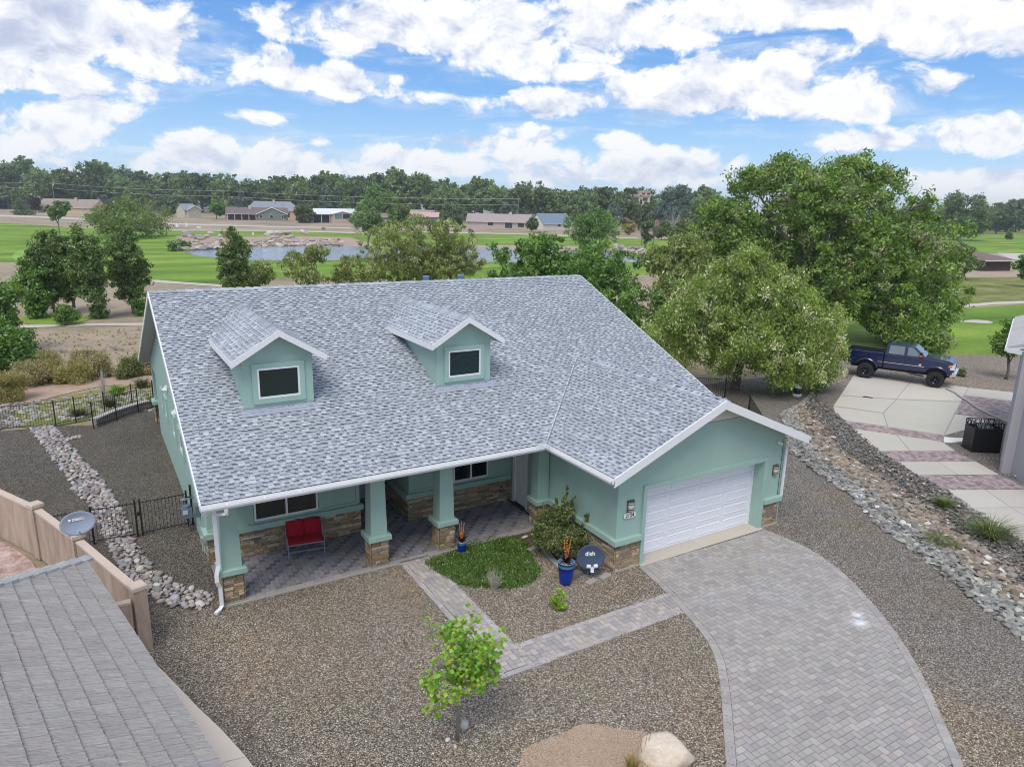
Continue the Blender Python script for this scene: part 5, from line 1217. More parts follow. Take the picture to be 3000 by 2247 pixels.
b = MB(); b.box((-.03, -.45, .0), (.03, .30, .03), (.22, .24, .30)); b.box((-.35, -.03, .0), (.35, .03, .03), (.22, .24, .30)); b.build('base_frame', M_TINTG, r)
r, cen, nz, ex, ey, a1 = dish((-2.70, 3.45, 0), 'oval grey satellite dish with white lettering above the boundary wall', (0, 0, 2.00), (.12, -1, .36), .42, .31, (.30, .34, .42), [('DIRECTV', .06, .10, .088, 1.0)], (0, .12, 0), .30, .004)
b = MB(); b.lathe([(.0, .004), (.028, .0), (.034, -.004)], 14, (0, 0, 0), (.82, .82, .84)); o_ = b.build('emblem', M_TINT, r); o_.matrix_local = frame(cen - ex * .175 + ey * .105 + nz * .045, ex, ey)
b = MB(); b.box((-.075, -.02, -.03), (.075, .02, .03), (.42, .46, .52)); o_ = b.build('receiver', M_TINT, r); o_.matrix_local = frame(a1, ex, ey)
# concrete blocks round the dish
BL = [((9.62, -2.42), .16, 'thick grey concrete block behind the blue pot weighting the dish', .14), ((9.83, -2.92), .28, 'pale concrete block in front of the dish, the one nearest the lawn gravel', .05), ((10.32, -2.93), .28, 'pale concrete block lying flat beside the ledge stone corner', .09), ((10.18, -2.32), .26, 'weathered grey block directly behind the dish foot', .16), ((9.75, -2.0), .16, 'grey block half hidden under the bush beside the dish', .12)]
for (x, y), az_, lab, hh in BL:
    b = MB(); b.prism([(-.20, -.10), (.20, -.10), (.20, .10), (-.20, .10)], 0, hh, vcol((.62, .60, .57) if 'pale' in lab else (.32, .31, .29), .05), .008); o_ = b.build('concrete_block', M_CONC); o_.location = (x, y, .0); o_.rotation_euler = (0, 0, az_); tag(o_, lab, 'concrete block', 'concrete blocks weighting the satellite dish')
# gas meter beside the side gate
gm = empty('gas_meter', (.22, 6.0, 0), 0, 'blue grey gas meter on the side wall beside the black gate', 'gas meter')
b = MB(); b.box((-.17, -.13, .52), (.13, .13, .84), (.16, .21, .28)); b.lathe([(0, 0), (.11, 0), (.12, .03), (.12, .1), (.0, .11)], 14, (-.02, 0, .84), (.17, .22, .29)); b.build('meter_body', M_TINTG, gm)
b = MB(); b.box((-.15, -.15, .66), (.0, -.125, .80), (.60, .62, .62)); b.build('dial', M_TINTG, gm)
b = MB(); b.tube([(.03, .02, .02), (.03, .02, .40), (-.10, .02, .52), (-.10, .02, .95), (-.05, .0, 1.12), (.06, 0, 1.15), (.24, 0, 1.15)], .022, 8, (.13, .16, .20)); b.lathe([(0, 0), (.09, 0), (.10, .03), (.06, .06), (0, .07)], 14, (-.08, .02, 1.10), (.18, .22, .28)); b.build('pipe', M_TINTG, gm)

# boundary wall with pilasters
nwall = empty('boundary_wall', (-1.55, -.2, 0), 0, 'pinkish tan stucco boundary wall with pilasters along the side yard', 'wall')
M_TAN = mat('tan_stucco', lambda N: prin(N, N.mix(N.rng(N.noise(N.n('ShaderNodeMapping', {0: pos(N), 3: (1, 1, .25)}).outputs[0], 2.2, 6, .7, .6), .35, .7), (.50, .385, .30), (.335, .25, .195)), .92, Normal=bump(N, N.noise(pos(N), 60, 4, .6), .3, .01)))
M_TANC = plain('tan_cap', (.60, .485, .40), .9, .12, 2, .3, 40)
WPT = [(-1.55, -.25), (-2.76, 3.42), (-3.80, 6.25), (-5.2, 8.95), (-8.5, 14.5), (-10.2, 21.5)]
for i in range(len(WPT) - 1):
    a, c = Vector(WPT[i]), Vector(WPT[i + 1]); d_ = (c - a).normalized(); n_ = Vector((-d_.y, d_.x)); z1 = 1.58
    def pr_(b, a, c, t, z0, z1, col=(1, 1, 1), bev=0): b.prism([tuple(a - n_ * t), tuple(c - n_ * t), tuple(c + n_ * t), tuple(a + n_ * t)], z0, z1, col, bev)
    b = MB(); pr_(b, a + d_ * .16, c - d_ * .16, .085, -.02, z1 - .06); o_ = b.build('wall_panel', M_TAN, nwall); 
    b2_ = MB(); pr_(b2_, a + d_ * .16, c - d_ * .16, .10, z1 - .06, z1, bev=.02); b2_.build('coping', M_TANC, nwall)
    b = MB(); pr_(b, a - d_ * .15, a + d_ * .15, .15, -.02, z1 + .04); b.build('pilaster', M_TAN, nwall)
    b = MB(); pr_(b, a - d_ * .17, a + d_ * .17, .17, z1 + .04, z1 + .16, bev=.03); b.build('pilaster_cap', M_TANC, nwall)
for o_ in nwall.children: o_.location = (1.55, .2, 0)
b = MB(); b.box((-2.3, -.42, -.02), (-1.72, -.26, 1.34)); o_ = b.build('return_wall', M_TAN, nwall); o_.location = (1.55, .2, 0)
b = MB(); b.box((-2.3, -.43, 1.34), (-1.72, -.25, 1.40)); o_ = b.build('coping', M_TANC, nwall); o_.location = (1.55, .2, 0)

# neighbour's hip roof with brushed concrete tiles (bottom left)
nh = empty('neighbour_house', (-2.6, -1, 0), 0, 'neighbouring house with grey brushed concrete tile hip roof', 'house')
def P3(x, y, z=0): return Vector((x + 2.6, y + 1, z))
Cn = Vector((-2.48, -.49, 2.7)); ev = Vector((.199, -.980, 0)); iv = Vector((-.980, -.199, 0)); SN = .455
NL = 13.0
M_TILE = mat('brushed_concrete_tile', lambda N: (lambda p, a: prin(N, N.mix(1.0, a, N.n('ShaderNodeCombineColor', {0: (v := N.m('ADD', .50, N.m('MULTIPLY', N.noise(N.n('ShaderNodeMapping', {0: p, 2: (0, 0, R(-11.5)), 3: (1.2, 38, 1)}).outputs[0], 1.0, 4, .75), 1.0))), 1: v, 2: v}).outputs[0], 'MULTIPLY'), .92, Normal=bump(N, N.noise(N.n('ShaderNodeMapping', {0: p, 2: (0, 0, R(-11.5)), 3: (1.0, 38, 1)}).outputs[0], 1.0, 4, .75), 1.0, .04)))(pos(N), attr(N)))
tr = empty('tile_roof'); tr.parent = nh
def RP(u, v, h=0): # u along eave, v up the slope in plan metres
    q = Cn + ev * u + iv * v; return Vector((q.x + 2.6, q.y + 1, q.z + SN * v + h))
b = MB(); vmax = 5.2
b.raw([RP(0, 0, -.03), RP(NL, 0, -.03), RP(NL, vmax, -.03), RP(vmax, vmax, -.03)], [(0, 1, 2, 3)], (.2, .2, .2))
n2 = [RP(0, 0, -.03), RP(vmax, vmax, -.03), RP(0, vmax * 2, -.03 - SN * vmax * 2)]
b.raw(n2, [(0, 2, 1)], (.25, .25, .25)); b.build('roof_deck', M_TINT, tr)
TW, TE = .30, .335; tiles = []
for r_i in range(int(vmax / TE * 1.1)):
    v0 = r_i * TE * .91; v1 = v0 + TE * .91 + .03; u = (r_i % 2) * TW * .5 - 8 * TW
    while u < NL:
        ua, ub = u + .003, u + TW - .003
        # cut along the hip (u >= v)
        poly = clip_half([(ua, v0), (ub, v0), (ub, v1), (ua, v1)], 0, 0, .7071, -.7071)
        if len(poly) >= 3 and area(poly) > .003: tiles.append((poly, v0, v1))
        u += TW
def tile_into(b, poly, v0, v1, off, col):
    def V(p): t = (p[1] - v0) / (v1 - v0); return RP(p[0], p[1], .060 - .045 * t) - off
    if len(poly) == 4 and abs(poly[0][1] - v0) < 1e-6 and abs(poly[1][1] - v0) < 1e-6 and abs(poly[2][1] - v1) < 1e-6:
        # shallow ribs across the tile
        n = 8; ua, ub = poly[0][0], poly[1][0]; ta, tb = poly[3][0], poly[2][0]; pts0 = []; pts1 = []
        for i in range(n + 1):
            q = i / n; z = .010 * (1 if i % 2 else -1) + rnd.uniform(-.006, .006) if 0 < i < n else -.002
            j = rnd.uniform(-.005, .005)
            pts0.append(V((ua + (ub - ua) * q, v0 + j)) + Vector((0, 0, z))); pts1.append(V((ta + (tb - ta) * q, v1)) + Vector((0, 0, z)))
        lo = [p + Vector((0, 0, -.028)) for p in pts0]; vs = lo + pts0 + pts1; m_ = n + 1; fs = []
        for i in range(n): fs.append((i, i + 1, m_ + i + 1, m_ + i)); fs.append((m_ + i, m_ + i + 1, 2 * m_ + i + 1, 2 * m_ + i))
        fs.append((0, m_, 2 * m_)); fs.append((n, m_ + n, 2 * m_ + n)); b.raw(vs, fs, col)
    else:
        t = [V(p) for p in poly]; lo = [p + Vector((0, 0, -.03)) for p in t]; n = len(t); b.raw(t + lo, [tuple(range(n))] + [(i, (i + 1) % n, (i + 1) % n + n, i + n) for i in range(n)], col)
tiles = [t for t in tiles if in_view(RP(*t[0][0]).x - 2.6, RP(*t[0][0]).y - 1, RP(*t[0][0]).z, 1.12)]
tiles.sort(key=lambda t: camdist(RP(*t[0][0]).x - 2.6, RP(*t[0][0]).y - 1, RP(*t[0][0]).z)); rest = MB()
for i, (poly, v0, v1) in enumerate(tiles):
    col = vcol((.41, .38, .355), .06, .012); cu = RP(sum(p[0] for p in poly) / len(poly), v0)
    if i < 299: b = MB(); tile_into(b, poly, v0, v1, cu, col); o_ = b.build('tile', M_TILE, tr); o_.location = cu
    else: tile_into(rest, poly, v0, v1, Vector((0, 0, 0)), col)
if rest.v: rest.build('tile_field', M_TILE, tr, kind='stuff')
hd = (ev + iv).normalized(); hs = Vector((-hd.y, hd.x, 0)); s_ = SN / math.sqrt(2); L_ = vmax * 1.4142; k = 0; t = -.05
while t < 4.6:
    b = MB(); o0 = RP(0, 0); 
    def H(tt, s, h): return hd * tt + hs * s + Vector((0, 0, s_ * tt - abs(s) * .22 + h))
    e0, e1 = .115, .075; w_ = .14
    q = [H(0, -w_, e0 - .03), H(0, -.05, e0), H(0, .05, e0), H(0, w_, e0 - .03), H(.42, -w_ * .9, e1 - .03), H(.42, -.045, e1), H(.42, .045, e1), H(.42, w_ * .9, e1 - .03), H(0, -w_, .01), H(0, w_, .01), H(.42, -w_, -.01), H(.42, w_, -.01)]
    b.raw(q, [(0, 1, 5, 4), (1, 2, 6, 5), (2, 3, 7, 6), (0, 8, 9, 3, 2, 1), (0, 4, 10, 8), (3, 9, 11, 7)], vcol((.50, .49, .48), .06, .01)); o_ = b.build('hip_tile', M_TILE, tr); o_.location = o0 + hd * t + Vector((0, 0, s_ * t)); t += .36
b = MB(); A = RP(.0, 0, -.06); B_ = RP(NL, 0, -.06); board(b, A, B_, -iv, .02, .16); A2 = RP(0, 0, -.06); B2 = RP(0, 0, -.06) + Vector((iv.x, iv.y, 0)) * 9; board(b, A2, B2, (-ev.x, -ev.y, 0), .02, .16); b.build('fascia', plain('tan_fascia', (.45, .37, .30), .8), nh)
b = MB(); c0 = Cn + ev * .6 + iv * .6; c1 = c0 + ev * 11; c2 = c1 + iv * 7; c3 = c0 + iv * 7; b.prism([(q.x + 2.6, q.y + 1) for q in (c0, c1, c2, c3)], -.02, 2.62); b.build('house_wall', M_TAN, nh)

# black metal fences
def fence(name, label, pts, h=1.2, gap=.105, posts=True, group=None, cat='fence', pick=.012, thin=.016):
    r = empty(name, (pts[0][0], pts[0][1], 0), 0, label, cat, group); O = Vector((pts[0][0], pts[0][1], 0)); cnt = 0
    for i in range(len(pts) - 1):
        a = Vector((pts[i][0], pts[i][1], 0)) - O; c = Vector((pts[i + 1][0], pts[i + 1][1], 0)) - O; L = (c - a).length; d_ = (c - a) / L
        for z in (.12, h - .06):
            b = MB(); b.tube([a + Vector((0, 0, z)), c + Vector((0, 0, z))], .016, 4, (.030, .026, .022)); b.build('rail', M_TINTG, r)
        n = int(L / gap); pk = MB()
        for k in range(1, n):
            q = a + d_ * (L * k / n)
            if cnt < 290: b = MB(); b.tube([Vector((0, 0, .06)), Vector((0, 0, h))], .0085, 4, (.030, .026, .022)); o_ = b.build('picket', M_TINTG, r); o_.location = q; cnt += 1
            else: pk.tube([q + Vector((0, 0, .06)), q + Vector((0, 0, h))], .0085, 4, (.03, .026, .022))
        if pk.v: pk.build('pickets', M_TINTG, r, kind='stuff')
        if posts:
            for q in ([a, c] if i == len(pts) - 2 else [a]):
                b = MB(); b.box((-.028, -.028, -.02), (.028, .028, h + .06), (.03, .026, .022)); o_ = b.build('post', M_TINTG, r); o_.location = q
    return r
fence('metal_fence', 'black metal picket fence between the tan wall and the gate', [(-3.62, 6.47), (-2.45, 6.42), (-1.24, 6.36)], 1.2)
g_ = fence('metal_gate', 'black metal picket gate closing the side yard at the house', [(-1.10, 6.35), (.26, 6.44)], 1.2, .10, cat='gate')
b = MB(); b.box((-.10, -.03, .72), (.02, .03, .84), (.02, .02, .02)); b.build('latch', M_TINT, g_)
b = MB(); b.box((-.03, -.03, -.02), (.03, .03, 1.42), (.02, .018, .016)); o_ = b.build('hinge_post', M_TINT, g_); o_.location = (1.50, .12, 0)
b = MB(); b.box((0, -.02, 0), (.14, .02, .03), (.02, .018, .016)); o_ = b.build('hinge', M_TINT, g_); o_.location = (1.36, .10, 1.0)
fence('metal_fence', 'black metal picket fence across the rear of the gravel side yard', [(-9.6, 21.55), (-7.6, 21.25), (-5.9, 21.0), (-3.71, 20.75), (-2.9, 21.1), (-1.66, 21.52), (-.39, 22.7), (.62, 22.95), (2.6, 23.2)], 1.2)
fence('metal_fence', 'short taller stretch of black fence above the curved low wall', [(-2.2, 19.55), (-1.2, 20.55), (-.2, 21.5), (.9, 22.2)], 1.25)
fence('metal_fence', 'dark fine mesh fence on the far side of the garage roof', [(23.0, 13.5), (26.0, 12.4), (29.0, 9.9), (27.2, 6.6), (24.5, 3.4), (20.5, 2.2)], 1.22, .12)
lw = empty('low_wall', (0, 0, 0), 0, 'low curved grey concrete seat wall at the rear of the side yard', 'wall')
LW = [(-2.15, 19.81), (-1.5, 20.7), (-.8, 21.4), (0, 22.0), (.6, 22.35)]; LW = refine(LW, 1)
A_ = offs(LW, .13); B_ = offs(LW, -.13); b = MB(); b2_ = MB()
for i in range(len(LW) - 1):
    b.prism([A_[i + 1], A_[i], B_[i], B_[i + 1]], -.02, .36, (.62, .60, .58)); 
A_ = offs(LW, .17); B_ = offs(LW, -.17)
for i in range(len(LW) - 1): b2_.prism([A_[i + 1], A_[i], B_[i], B_[i + 1]], .36, .42, (.80, .80, .80))
b.build('wall_body', M_CONC, lw); b2_.build('wall_cap', M_CONC, lw)

# bed edging beside the bush, bush, ground cover, dried shrub
ed = empty('bed_edging', kind='structure')
for p in border([(9.25, -.55), (9.72, -.42)], .20, .235, 1) + border([(9.66, -.5), (9.50, -1.2), (9.33, -2.3)], .18, .235, 1):
    poly = p[0]; cx = sum(q[0] for q in poly) / 4; cy = sum(q[1] for q in poly) / 4; b = MB(); b.prism([(q[0] - cx, q[1] - cy) for q in poly], -.02, .055, vcol((.27, .255, .25), .1), .006); o_ = b.build('paver', M_PAVER, ed); o_.location = (cx, cy, 0)
sheet('planting_bed_soil', [(9.3, .72), (10.7, .72), (10.7, -2.3), (9.5, -2.3), (9.6, -.5), (9.2, -.3)], .006, mat('dark_bed_soil', lambda N: prin(N, N.ramp(N.noise(pos(N), 18, 6, .7), [(.3, (.035, .025, .018)), (.55, (.095, .068, .045)), (.75, (.20, .15, .10))]), .95, Normal=bump(N, N.noise(pos(N), 20, 4, .6), .8, .03))))
bu = shrub('evergreen_bush', 'large loose olive green bush growing against the garage side wall', (10.0, -1.0), 1.65, 1.7, 'shrub', .038, 300, 46, crad=.14, stems=12)
for k, (dx, dy, hh) in enumerate(((-.50, .10, 1.65), (.30, .12, 2.15), (.10, -.05, 1.85), (.85, -.35, 1.45), (-.1, .1, 1.8), (.55, .1, 1.75), (-.62, 0, 1.25))):
    c = np.array([[dx * (.75 + .25 * t) + NR.normal() * .03, dy + NR.normal() * .03, .7 + (hh - .7) * t] for t in np.linspace(0, 1, 14)])
    v, f, cc = leaf_cloud(c, np.linspace(.13, .035, 14), 34, .045, GREENS['shrub'], 0, 1.8); npmesh('branch', v, f, cc, M_LEAF, bu)
patch = smooth_poly([(8.05, 1.0), (9.0, .85), (9.5, .40), (9.35, -.35), (9.05, -.9), (8.95, -1.6), (8.3, -2.15), (7.5, -2.1), (6.9, -1.65), (6.48, -1.3), (6.25, -.7), (6.05, .2), (6.15, .55), (6.9, .5), (7.4, .85)])
V_ = []; F = []; CC = []; n_ = 0
MC = [(.085, .18, .018), (.12, .24, .024), (.16, .29, .035), (.065, .135, .015), (.21, .31, .06)]
while n_ < 17000:
    x = NR.uniform(5.9, 9.6); y = NR.uniform(-2.4, 1.1)
    if not inpoly((x + NR.normal() * .05, y + NR.normal() * .05), patch): continue
    n_ += 1; hcl = .035 + .05 * (.5 + .5 * math.sin(x * 6.1 + math.sin(y * 4) * 2) * math.sin(y * 5.3 + x)); a = NR.random() * 6.283; s = NR.uniform(.010, .020); h = hcl * NR.uniform(.5, 1.3); k = len(V_); tx, ty = NR.normal() * .035, NR.normal() * .035
    V_ += [(x - math.cos(a) * s, y - math.sin(a) * s, 0.0), (x + math.cos(a) * s, y + math.sin(a) * s, 0.0), (x + tx + math.cos(a) * s * .8, y + ty + math.sin(a) * s * .8, h), (x + tx - math.cos(a) * s * .8, y + ty - math.sin(a) * s * .8, h)]
    F.append((k, k + 1, k + 2, k + 3)); dk = MC[int(NR.integers(5))] if NR.random() > .05 - .01 * y else (.50, .52, .40); CC.append([c * NR.uniform(.75, 1.25) for c in dk])
gc = npmesh('ground_cover', np.array(V_), np.array(F), np.array(CC), M_LEAF, None, 'stuff'); tag(gc, 'bright green mat of ground cover between porch and walkway', 'ground cover')
sheet('ground_cover_soil', [(8.6 + (x - 8.6) * .96 if False else x, y) for x, y in patch], .005, mat('green_soil', lambda N: prin(N, N.ramp(N.noise(pos(N), 12, 5, .7), [(.35, (.05, .085, .018)), (.65, (.10, .14, .03))]), .95)))
ds = empty('dried_shrub', (7.14, -1.95, 0), 0, 'bleached leafless twiggy shrub at the edge of the green ground cover', 'shrub'); b = MB()
for i in range(70):
    a = NR.random() * 6.283; t = NR.random() ** .7 * .26; h = NR.uniform(.3, .62); p0 = Vector((NR.normal() * .03, NR.normal() * .03, 0)); p2 = Vector((math.cos(a) * t, math.sin(a) * t, h)); p1 = p0.lerp(p2, .5) + Vector((NR.normal() * .02, NR.normal() * .02, .03)); b.tube([p0, p1, p2], [.006, .004, .0015], 4, vcol((.42, .38, .31), .2), False)
    for _ in range(3): q = p1.lerp(p2, float(NR.random())); e_ = q + Vector((NR.normal() * .05, NR.normal() * .05, NR.random() * .08)); b.tube([q, e_], [.003, .001], 3, vcol((.45, .41, .34), .2), False)
b.build('twigs', M_BARK, ds)
shrub('green_shrub', 'small bright green conical shrub in the gravel below the blue pot', (8.24, -3.62), .62, .42, 'lime', .035, 60, 50, crad=.07)
for (x, y), lab in (((9.62, .42), 'larger pale stone at the porch edge beside the dark pot'), ((9.98, .35), 'small pale stone touching the dark pot'), ((9.95, -.15), 'tiny white stone in the dark planting bed')):
    b = MB(); stone_into(b, (0, 0, .03), (.13 if 'larger' in lab else .07, .09 if 'larger' in lab else .05), (.55, .50, .46), 'rock', .6, .2); o_ = b.build('stone', M_ROCK, None, True); o_.location = (x, y, 0); tag(o_, lab, 'stone', 'loose stones in the planting bed')
# young redbud tree
yt = empty('young_tree', (3.65, -6.62, 0), 0, 'young tree with bright green round leaves and bare twigs in the front gravel', 'tree')
b = MB(); TB = (.24, .215, .19)
b.tube([(0, 0, -.03), (.02, .0, .5), (-.03, .02, 1.0), (.0, .0, 1.35)], [.038, .032, .028, .022], 8, TB); lc = []
for i in range(26):
    a = NR.random() * 6.283; z0 = NR.uniform(.95, 1.35); L = NR.uniform(.45, .85); up = NR.uniform(-.15, .95); p0 = Vector((0, 0, z0)); p2 = p0 + Vector((math.cos(a) * L, math.sin(a) * L * .8, up * L)); p1 = p0.lerp(p2, .5) + Vector((0, 0, .10)); b.tube([p0, p1, p2], [.012, .008, .003], 5, TB, False)
    bare = p2.x < -.02 and p2.y > -.35 or p2.z > 1.9
    for _ in range(4):
        q = p1.lerp(p2, float(NR.random())); e_ = q + Vector(NR.normal(size=3)) * .13; b.tube([q, e_], [.004, .0015], 3, (.34, .31, .28), False)
        if not bare or NR.random() < .16: lc.append(e_); lc.append(q)
b.build('trunk', M_BARK, yt, True)
for _ in range(190):
    a = NR.random() * 6.283; q = NR.random() ** .5; lc.append(Vector((.26 + math.cos(a) * .50 * q, -.05 + math.sin(a) * .42 * q, 1.0 + NR.random() * .62)))
for _ in range(26): a = NR.random() * 6.283; lc.append(Vector((-.45 + NR.normal() * .10, NR.normal() * .2, 1.05 + NR.normal() * .2)))
for _ in range(8): lc.append(Vector((.02 + NR.normal() * .06, NR.normal() * .05, 1.85 + NR.normal() * .10)))
lc = [q for q in lc]
c = np.array([tuple(q) for q in lc]); NL_ = [(.22, .40, .02), (.29, .49, .03), (.16, .31, .02), (.38, .56, .06)]
VV = []; FF = []; CL_ = []
for q in c:
    for _ in range(5):
        p = q + NR.normal(size=3) * .055; nn = Vector((NR.normal() * .5, -.3 + NR.normal() * .5, 1)).normalized(); ax = nn.orthogonal().normalized(); ay = nn.cross(ax); s = NR.uniform(.030, .050); k = len(VV); VV += [tuple(Vector(p) + ax * math.cos(w) * s + ay * math.sin(w) * s) for w in (0, 1.57, 3.14, 4.71)]; FF.append((k, k + 1, k + 2, k + 3)); CL_.append([x * NR.uniform(.7, 1.2) for x in NL_[int(NR.integers(4))]])
npmesh('crown', np.array(VV), np.array(FF), np.array(CL_), M_LEAF, yt); yt.scale = (1.12, 1.12, 1.34)
for (x, y), L, col, lab in (((3.95, -6.35), .17, (.42, .42, .38), 'grey speckled stone leaning behind the young tree trunk'), ((3.52, -6.78), .06, (.55, .5, .48), 'small pinkish stone touching the young tree trunk'), ((3.47, -6.55), .075, (.70, .70, .70), 'white stone on the gravel left of the young tree'), ((3.74, -6.52), .07, (.50, .48, .45), 'small grey stone between trunk and speckled stone')):
    b = MB(); stone_into(b, (0, 0, L * .3), (L, L * .62), col, 'rock', .75, .15); o_ = b.build('stone', M_ROCK, None, True); o_.location = (x, y, 0); tag(o_, lab, 'stone', 'stones at the foot of the young tree')
# pale boulder
def boulder(name, label, loc, size, col, seed=3, cat='boulder', rz_=0.0, sub=3, amp=.10):
    import bmesh; bm = bmesh.new(); bmesh.ops.create_icosphere(bm, subdivisions=sub, radius=1.0); rs = random.Random(seed)
    pl_ = [(Vector((rs.gauss(0, 1), rs.gauss(0, 1), rs.gauss(0, .8))).normalized(), rs.uniform(.62, .85)) for _ in range(22)] + [(Vector((.05, -.05, 1)).normalized(), .58)]
    from mathutils import noise as mn
    for v in bm.verts:
        for n_, d_ in pl_:
            k = v.co.dot(n_)
            if k > d_: v.co -= n_ * (k - d_)
        v.co *= 1 + amp * (mn.noise(v.co * 1.7 + Vector((seed, 0, 0)))) + .03 * mn.noise(v.co * 6)
        v.co = Vector((v.co.x * size[0], v.co.y * size[1], v.co.z * size[2]))
    me = bpy.data.meshes.new(name); bm.to_mesh(me); bm.free(); at = me.color_attributes.new('Col', 'FLOAT_COLOR', 'CORNER'); at.data.foreach_set('color', np.tile(np.array([*col, 1], np.float32), len(me.loops))); me.materials.append(M_ROCK)
    me.shade_smooth(); o = bpy.data.objects.new(name, me); C.objects.link(o); o.location = loc; o.rotation_euler = (0, 0, rz_); tag(o, label, cat); return o
boulder('boulder', 'large pale cream boulder in the front gravel near the driveway', (6.98, -9.12, .16), (.66, .42, .42), (.66, .555, .44), 5, rz_=R(-48))
grass_tuft('ornamental_grass', 'tuft of straw coloured grass growing in front of the cream boulder', (6.20, -9.02), .42, .42, [(.35, .33, .12), (.50, .40, .20), (.26, .30, .08), (.42, .24, .12)], 120, wid=.006)
g_ = empty('seed_stalks', (6.62, -8.9, 0), 0, 'three tall reddish seed stalks standing against the cream boulder', 'grass')
b = MB()
for dx, h in ((-.18, .62), (0, .70), (.12, .72)): b.tube([(dx * .3, 0, 0), (dx * .7, 0, h * .6), (dx + .05, 0, h)], [.004, .006, .002], 4, (.42, .22, .12), False)
b.build('stalks', M_BARK, g_)
for (x, y), h, w, lab in (((23.43, -7.07), .75, 1.7, 'large arching green grass clump beside the neighbour drive'), ((24.56, -4.87), .45, .7, 'small upright grass clump in the dark rock bank'), ((21.6, -6.4), .18, .9, 'low green weed growing among the brown bank stones'), ((22.7, 5.0), .25, .6, 'little weed clump near the fence end behind the garage')):
    grass_tuft('grass_clump', lab, (x, y), h, w, [(.13, .19, .05), (.20, .26, .08), (.30, .33, .14), (.10, .15, .04)], 420, group='grass clumps on the rock bank', wid=.010, curl=.8)
lt = empty('garden_lantern', (33.36, 8.38, 0), 0, 'dark lantern with white banded base under the willow tree', 'lantern')
b = MB(); b.lathe([(0, 0), (.26, 0), (.26, .16), (.20, .18), (0, .18)], 14, (0, 0, 0), (.72, .72, .70)); b.build('base', M_TINT, lt, True)
b = MB(); b.lathe([(0, .18), (.2, .18), (.2, .5), (0, .52)], 14, (0, 0, 0), (.02, .025, .025)); b.build('glass_body', M_TINTG, lt, True)
b = MB(); b.lathe([(0, .52), (.24, .52), (.17, .62), (.05, .68), (.05, .76), (0, .78)], 14, (0, 0, 0), (.70, .71, .70)); b.build('cap', M_TINT, lt, True)

# ================================================================ NEIGHBOUR'S DRIVE (right)
nd = empty('neighbour_driveway', kind='structure')
SL = [[(41.78,10.37), (43.98,7.72), (38.24,5.29), (35.99,7.34)], [(35.79,7.22), (38.00,5.19), (34.72,3.89), (33.49,6.04)], [(33.28,5.91), (34.52,3.77), (32.48,2.26), (31.43,3.94), (32.03,4.87)],
      [(44.00,7.67), (45.17,4.83), (41.23,3.20), (38.28,5.26)], [(38.03,5.14), (40.96,3.09), (33.68,0.06), (32.47,2.18), (34.63,3.78)], [(45.19,4.78), (46.91,2.24), (44.59,1.21), (42.99,3.91)],
      [(38.12,1.86), (38.78,0.57), (36.41,-0.39), (35.30,0.01), (34.38,0.01), (33.63,-0.01)], [(30.45,2.83), (31.50,1.18), (29.74,-0.54), (28.41,0.15)], [(31.51,1.13), (32.50,-0.56), (32.08,-0.98), (31.68,-1.54), (29.79,-0.57)],
      [(27.83,-1.18), (29.41,-1.96), (28.56,-3.28), (26.98,-2.50)], [(29.44,-1.98), (31.01,-2.77), (30.19,-4.12), (28.60,-3.30)],
      [(26.27,-3.92), (27.82,-4.71), (26.85,-6.09), (25.32,-5.30)], [(27.86,-4.73), (29.85,-5.75), (28.34,-6.88), (26.89,-6.11)], [(25.29,-5.34), (26.79,-6.13), (25.45,-8.64), (23.97,-7.87)], [(26.83,-6.15), (28.31,-6.94), (26.37,-9.14), (25.49,-8.66)]]
for i, p in enumerate(SL):
    b = MB(); b.prism(p, -.02, .030, vcol((.98, .94, .88), .05, .015), .008); b.build('concrete_slab', M_CONC, nd)
sheet('drive_joint_base', [(41.70,10.31), (45.11,4.78), (46.83,2.21), (44.59,1.21), (38.15,1.88), (33.63,-0.01), (32.51,-0.57), (31.69,-1.55), (28.40,0.16), (30.45,2.83), (31.38,3.91), (33.28,5.91), (35.99,7.34)], .024, plain('joint_concrete', (.36, .345, .32), .9, .1, 2), None, nd)
sheet('drive_joint_base', [(27.86,-1.15), (31.01,-2.77), (30.18,-4.13), (26.98,-2.50)], .024, MATS['joint_concrete'], None, nd)
sheet('drive_joint_base', [(26.29,-3.92), (29.85,-5.75), (26.37,-9.14), (23.97,-7.87)], .024, MATS['joint_concrete'], None, nd)
RED = [(.30, .225, .215), (.36, .28, .27), (.25, .19, .19), (.33, .27, .27), (.20, .165, .17)]
def ccw(p): return p if sum(p[i][0] * p[(i + 1) % len(p)][1] - p[(i + 1) % len(p)][0] * p[i][1] for i in range(len(p))) > 0 else p[::-1]
for p in ([(42.87,3.86), (44.44,1.15), (40.05,-0.81), (38.90,0.62), (38.26,1.92)], [(31.37,3.88), (33.58,0.01), (32.54,-0.54), (30.50,2.89)], [(28.33,0.10), (31.64,-1.59), (31.04,-2.73), (27.87,-1.14)], [(26.93,-2.55), (30.17,-4.16), (29.80,-5.67), (26.31,-3.89)]):
    p = ccw(p); b = MB()
    for q, t in combo(p, U, gap=.008): b.prism(q, -.01, .030, vcol(rnd.choice(RED), .12, .03), .003)
    b.build('brick_band', M_PAVER, nd, kind='stuff')
b = MB(); b.prism(ccw([(32.53,-0.58), (33.39,-0.09), (33.73,-0.47), (35.11,-1.07), (34.45,-1.40), (33.35,-0.90), (32.79,-0.76)]), -.01, .020, (1.5, 1.5, 1.5)); b.build('white_gravel_strip', M_CONC, nd)
o = sheet('drain_grate', [(37.02,6.54), (37.22,6.08), (36.99,5.97), (36.73,6.43)], .0345, M_BLACK, None, nd)
